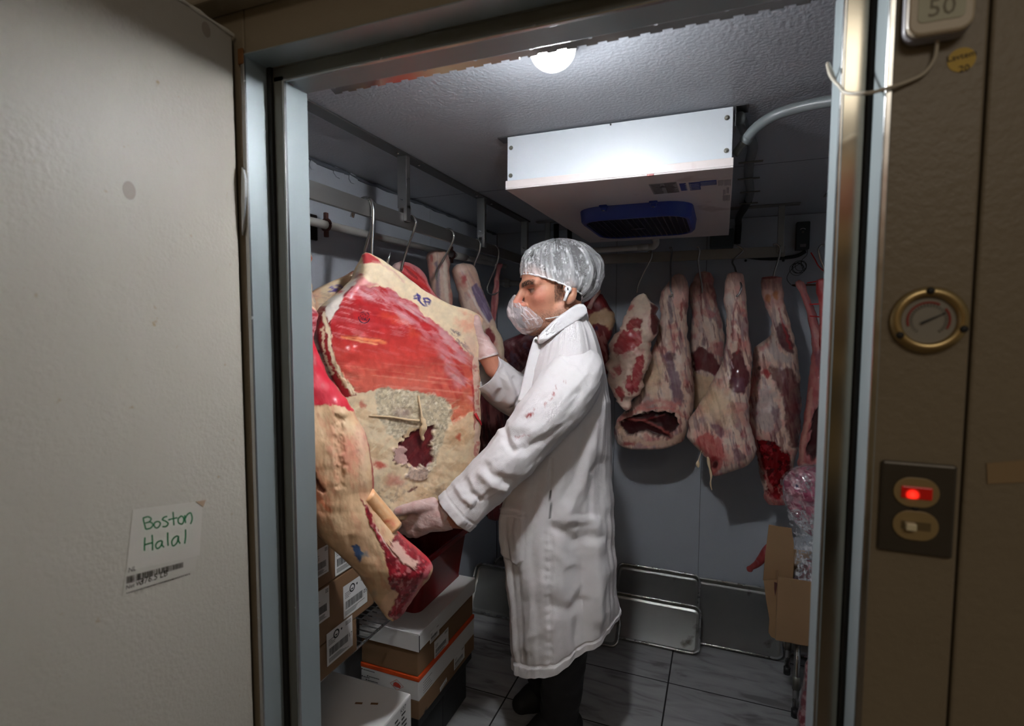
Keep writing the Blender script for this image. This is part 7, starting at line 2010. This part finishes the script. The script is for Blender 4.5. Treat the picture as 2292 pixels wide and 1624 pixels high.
# handwritten paper note on the door
cn = [on_door(x, y, .0006) for x, y in ((295, 1139), (456, 1119), (444, 1240), (278, 1268))]
nt_ = thing('paper_note', on_door(365, 1195, .0006), 'paper note taped to the door with green handwriting', 'note')
MB().prism([on_door(x, y, .0004) for x, y in ((281, 1278), (446, 1242), (452, 1135), (440, 1122), (296, 1140))], dn * .0005).build('sheet', m_note, nt_)
MB().prism([on_door(x, y, .0006) for x, y in ((437, 1122), (459, 1118), (453, 1134))], dn * .0012).build('curled_corner', mat('tan_tape', (150, 128, 104), .5, var=.08), nt_)
hw_ = MB()
def ink(pts, w=3.2):
    P = catmull(pts, max(6, 5 * len(pts))) if len(pts) > 2 else np.array(pts, float)
    V = []
    for i, p in enumerate(P):
        t = unit(P[min(i + 1, len(P) - 1)] - P[max(i - 1, 0)]); nn = np.array([-t[1], t[0]])
        for s in (-1, 1): V.append(on_door(*(p + nn * s * w / 2), .0012))
    hw_.add(V, [(2 * i, 2 * i + 1, 2 * i + 3, 2 * i + 2) for i in range(len(P) - 1)])
for s in ([(319, 1160), (322, 1172), (325, 1184)], [(318, 1159), (331, 1156), (337, 1160), (334, 1166), (324, 1170), (336, 1168), (341, 1173), (337, 1180), (325, 1184)],
          [(352, 1166), (345, 1169), (344, 1177), (349, 1181), (355, 1177), (357, 1169), (352, 1166)], [(373, 1155), (366, 1157), (362, 1162), (370, 1166), (375, 1171), (371, 1177), (362, 1178)],
          [(386, 1145), (387, 1160), (388, 1175)], [(375, 1163), (386, 1160), (396, 1158)], [(404, 1154), (398, 1160), (399, 1170), (406, 1172), (410, 1164), (408, 1156), (403, 1154)],
          [(412, 1152), (413, 1162), (414, 1170)], [(413, 1160), (419, 1150), (425, 1147), (428, 1153), (428, 1165), (425, 1172)],
          [(323, 1202), (322, 1218), (322, 1232)], [(339, 1196), (340, 1214), (340, 1231)], [(322, 1219), (331, 1216), (340, 1214)],
          [(361, 1209), (352, 1212), (347, 1220), (350, 1227), (358, 1222), (362, 1210), (362, 1220), (366, 1224)], [(374, 1191), (374, 1206), (375, 1221)],
          [(396, 1198), (388, 1203), (383, 1213), (386, 1221), (394, 1215), (398, 1199), (399, 1211), (402, 1216)], [(414, 1184), (414, 1200), (412, 1216)]):
    ink(s)
hw_.build('handwriting', m_green, nt_)
# barcode label below it
bl_ = thing('barcode_label', on_door(350, 1290, .0006), 'faint clear barcode label on the door under the handwritten note', 'label')
MB().prism([on_door(x, y, .0002) for x, y in ((273, 1333), (436, 1276), (441, 1244), (280, 1276))], dn * .0003).build('film', mat('clear_film', (168, 162, 152), .35, var=.03), bl_)
hw_ = MB(); rng = random.Random(12)
q = 0.
while q < 1:
    w = .004 + .012 * rng.random()
    x0 = 282 + 127 * q; x1 = 282 + 127 * min(1, q + w)
    yt = lambda x: 1290 - (x - 282) * (33 / 127.); yb = lambda x: 1306 - (x - 282) * (37 / 127.)
    hw_.add([on_door(x, y, .001) for x, y in ((x0, yb(x0)), (x1, yb(x1)), (x1, yt(x1)), (x0, yt(x0)))], [(0, 1, 2, 3)])
    q += w + .003 + .008 * rng.random() * (1 + (rng.random() > .8) * 2)
o_ = on_door(311, 1309, .0008); r_ = unit(on_door(357, 1293, .0008) - o_); u_ = unit(np.cross(dn, r_))
W_, F_ = text_mesh('376.5 LB', .0135, o_, r_, u_); hw_.add(W_, F_)
o_ = on_door(280, 1319, .0008); W_, F_ = text_mesh('Net WT', .0085, o_, r_, u_); hw_.add(W_, F_)
o_ = on_door(285, 1281, .0008); W_, F_ = text_mesh('NL', .010, o_, r_, u_); hw_.add(W_, F_)
for k in range(34):
    x0 = 282 + 143 * k / 34; x1 = x0 + 2.2 + 1.6 * rng.random(); y0 = 1328 - (x0 - 282) * (44 / 143.)
    hw_.add([on_door(x, y, .001) for x, y in ((x0, y0), (x1, y0 - .5), (x1, y0 - 2.6), (x0, y0 - 2.1))], [(0, 1, 2, 3)])
hw_.build('print', mat('faded_ink', (66, 62, 58), .6, var=.2, vscale=200), bl_)

# ---- dial thermometer
YW = YO
m_brass = mat('brass', (178, 156, 112), .32, metal=.9, var=.1, vscale=40)
gc = onY(2076, 716, YW)
R_ = .5 * (onY(2076, 642, YW)[2] - onY(2076, 790, YW)[2])
gt = thing('dial_thermometer', (gc[0], YW - .01, gc[2] - R_), 'round brass rimmed dial thermometer set in the outer wall', 'thermometer')
MB().lathe(gc, (0, -1, 0), [(R_, .0), (R_, .004), (R_ * .96, .008), (R_ * .76, .009), (R_ * .71, .007), (R_ * .70, -.004)], 48).build('brass_ring', m_brass, gt, smooth=True)
MB().lathe(gc + np.array([0, -.0015, 0]), (0, -1, 0), [(R_ * .71, 0), (R_ * .70, .001)], 40).build('dial_face', mat('dial_grey', (146, 141, 132), .45, var=.06, vscale=60), gt)
def arcstrip(r0, r1, a0, a1, off, n=24):
    b = MB(); V = []
    for k in range(n + 1):
        t = math.radians(a0 + (a1 - a0) * k / n)
        for r in (r0, r1): V.append(gc + np.array([r * math.cos(t), -off, r * math.sin(t)]))
    b.add(V, [(2 * k, 2 * k + 1, 2 * k + 3, 2 * k + 2) for k in range(n)]); return b
arcstrip(R_ * .50, R_ * .56, -30, 40, .0034).build('red_scale', mat('red_scale', (140, 40, 32), .5, var=.1), gt)
arcstrip(R_ * .50, R_ * .56, 60, 200, .0034).build('red_scale', mat('red_scale', (140, 40, 32)), gt)
tk = MB()
for k in range(28):
    t = math.radians(-50 + 280 * k / 27)
    a_ = np.array([math.cos(t), 0, math.sin(t)]); b_ = np.array([-math.sin(t), 0, math.cos(t)]); c_ = gc + np.array([0, -.0036, 0])
    tk.add([c_ + a_ * R_ * .40 - b_ * .0004, c_ + a_ * R_ * .48 - b_ * .0004, c_ + a_ * R_ * .48 + b_ * .0004, c_ + a_ * R_ * .40 + b_ * .0004], [(0, 1, 2, 3)])
tk.build('scale_ticks', m_ink, gt)
t = math.radians(28); a_ = np.array([math.cos(t), 0, math.sin(t)]); b_ = np.array([-math.sin(t), 0, math.cos(t)]); c_ = gc + np.array([0, -.0048, 0])
MB().prism([c_ - a_ * R_ * .22 - b_ * .0014, c_ + a_ * R_ * .45 - b_ * .0005, c_ + a_ * R_ * .45 + b_ * .0005, c_ - a_ * R_ * .22 + b_ * .0014], (0, -.0004, 0)).build('needle', m_ink, gt)
for ang in (92, 212, -18):
    t = math.radians(ang); MB().lathe(gc + np.array([R_ * .87 * math.cos(t), -.0085, R_ * .87 * math.sin(t)]), (0, -1, 0), [(.0042, 0), (.0038, .002), (.002, .003)], 12).build('screw', m_ink, gt, smooth=True)

# ---- switch plate with pilot lamp and toggle
p0 = onY(1971, 1027, YW); p1 = onY(2128, 1248, YW)
sw = thing('switch_plate', ((p0[0] + p1[0]) / 2, YW, p1[2]), 'dark metal switch plate with a lit red pilot lamp and toggle', 'switch')
m_plate = mat('dark_plate_metal', (78, 72, 64), .38, metal=.4, var=.08, vscale=30)
MB().box((p0[0], YW - .006, p1[2]), (p1[0], YW, p0[2])).build('plate', m_plate, sw, bevel=.004)
m_ivory = mat('ivory_plastic', (150, 128, 88), .42, var=.06)
def oval(px, py, name):
    c = onY(px, py, YW - .006); b = MB()
    b.prism([c + np.array([x, 0, y]) for x, y in rrect(0, 0, .0225, .0175, .0172, 6)], (0, -.0022, 0)); o = b.build(name, m_ivory, sw, bevel=.0008); return c, o
c, o = oval(2050, 1101, 'pilot_light')
glow = bpy.data.materials.new('pilot_red'); nt, b_ = nodes_of(glow); N = nt.nodes; L = nt.links
b_.inputs['Base Color'].default_value = (.30, .004, .004, 1); b_.inputs['Roughness'].default_value = .25; b_.inputs['Emission Color'].default_value = (1, .02, .01, 1)
tcn = N.new('ShaderNodeTexCoord'); gr = N.new('ShaderNodeTexGradient'); gr.gradient_type = 'SPHERICAL'; mp = N.new('ShaderNodeMapping'); mp.inputs['Scale'].default_value = (130, 130, 130); mp.inputs['Location'].default_value = (.55, 0, -.62)
L.new(tcn.outputs['Object'], mp.inputs[0]); L.new(mp.outputs[0], gr.inputs[0]); pw = N.new('ShaderNodeMath'); pw.operation = 'MULTIPLY_ADD'; pw.inputs[1].default_value = 3.2; pw.inputs[2].default_value = .10; L.new(gr.outputs['Fac'], pw.inputs[0]); L.new(pw.outputs[0], b_.inputs['Emission Strength'])
MB().box((c[0] - .0150, YW - .0105, c[2] - .0072), (c[0] + .0150, YW - .0078, c[2] + .0072)).build('lamp_window', glow, o, bevel=.001)
MB().lathe(onY(2048, 1137, YW - .006), (0, -1, 0), [(.0035, 0), (.003, .0014)], 12).build('screw', m_ink, sw, smooth=True)
c, o = oval(2048, 1175, 'toggle_base')
MB().box((c[0] - .0145, YW - .0088, c[2] - .0048), (c[0] + .0145, YW - .0080, c[2] + .0048)).build('toggle_slot', mat('ivory_dark', (104, 88, 58), .5, var=.05), o)
MB().obox((c[0] - .006, YW - .0125, c[2]), (.0052, 0, 0), (0, .0045, 0), (0, 0, .0042)).build('toggle', mat('ivory_light', (226, 214, 180), .35, var=.03), o, bevel=.0012)

# ---- thermostat at the top edge with its wire
p0 = onY(2034, -60, YW - .02); p1 = onY(2178, 66, YW - .02)
tm = thing('thermostat', ((p0[0] + p1[0]) / 2, YW, p1[2]), 'rounded cream display unit at the top of the outer wall', 'thermostat')
m_cream2 = mat('cream_plastic', (196, 182, 160), .4, var=.04)
cx_, cz_, hx_, hz_ = (p0[0] + p1[0]) / 2, (p0[2] + p1[2]) / 2, abs(p1[0] - p0[0]) / 2, abs(p0[2] - p1[2]) / 2
MB().prism([(x, YW - .003, z) for x, z in rrect(cx_, cz_, hx_ + .001, hz_ + .001, .014, 6)], (0, -.014, 0)).build('back_shell', mat('grey_shell', (150, 146, 150), .4, var=.04), tm, bevel=.002)
MB().prism([(x, YW - .017, z) for x, z in rrect(cx_, cz_, hx_, hz_, .014, 6)], (0, -.008, 0)).build('front_shell', m_cream2, tm, bevel=.003)
MB().prism([(x, YW - .0252, z) for x, z in rrect(cx_, cz_ + .001, hx_ - .009, hz_ - .012, .005, 4)], (0, -.0006, 0)).build('display', mat('lcd_green', (150, 146, 108), .35, var=.03), tm)
W_, F_ = text_mesh('50', .026, (cx_, YW - .0258, cz_ - hz_ + .018), (1, 0, 0), (0, 0, 1), 'CENTER'); mk('digits', W_, F_, mat('lcd_ink', (112, 104, 78), .5, var=.03), tm, smooth=False)
wp = catmull([onY(2098, 72, YW - .01), onY(2097, 100, YW - .008), onY(2090, 135, YW - .006), onY(2068, 164, YW - .005), onY(2028, 184, YW - .006), onY(1985, 198, YW - .010), onY(1945, 208, YW - .02), onY(1905, 209, YW - .005), onY(1878, 192, YR - .02), onY(1858, 166, YR + .01), onY(1853, 142, YR + .03), onY(1862, 160, YR + .05), onY(1868, 180, YR + .07)], 80)
MB().tube(wp, .0021, 8).build('wire', mat('white_wire', (196, 188, 172), .4, var=.04), tm, smooth=True)
# round yellow sticker with handwriting
sc = onY(2152, 134, YW); rs = .5 * (onY(2152, 107, YW)[2] - onY(2152, 161, YW)[2])
ys = thing('round_sticker', (sc[0], YW - .001, sc[2] - rs), 'small round yellow handwritten sticker on the outer wall', 'sticker')
MB().lathe(sc, (0, -1, 0), [(rs, 0), (rs, .0006)], 32).build('disc', mat('yellow_paper', (196, 160, 24), .5, var=.04), ys)
W_, F_ = text_mesh('Lavtem', .0092, sc + np.array([0, -.0008, .001]), (1, 0, .12), (-.12, 0, 1), 'CENTER'); W2, F2 = text_mesh('20', .010, sc + np.array([.003, -.0008, -.013]), (1, 0, .1), (-.1, 0, 1), 'CENTER')
b = MB(); b.add(W_, F_); b.add(W2, F2); b.build('handwriting', m_ink, ys)
# tape patch
c = [onY(x, y, YW + .004) for x, y in ((2208, 1036), (2300, 1028), (2300, 1078), (2210, 1082))]
o = MB().prism(c, (0, -.0006, 0)).build('tape_patch', mat('tan_tape2', (150, 126, 94), .5, var=.06)); tag(o, 'strip of tan tape low on the right edge of the outer wall', 'tape')
# peeled film on the right reveal edge
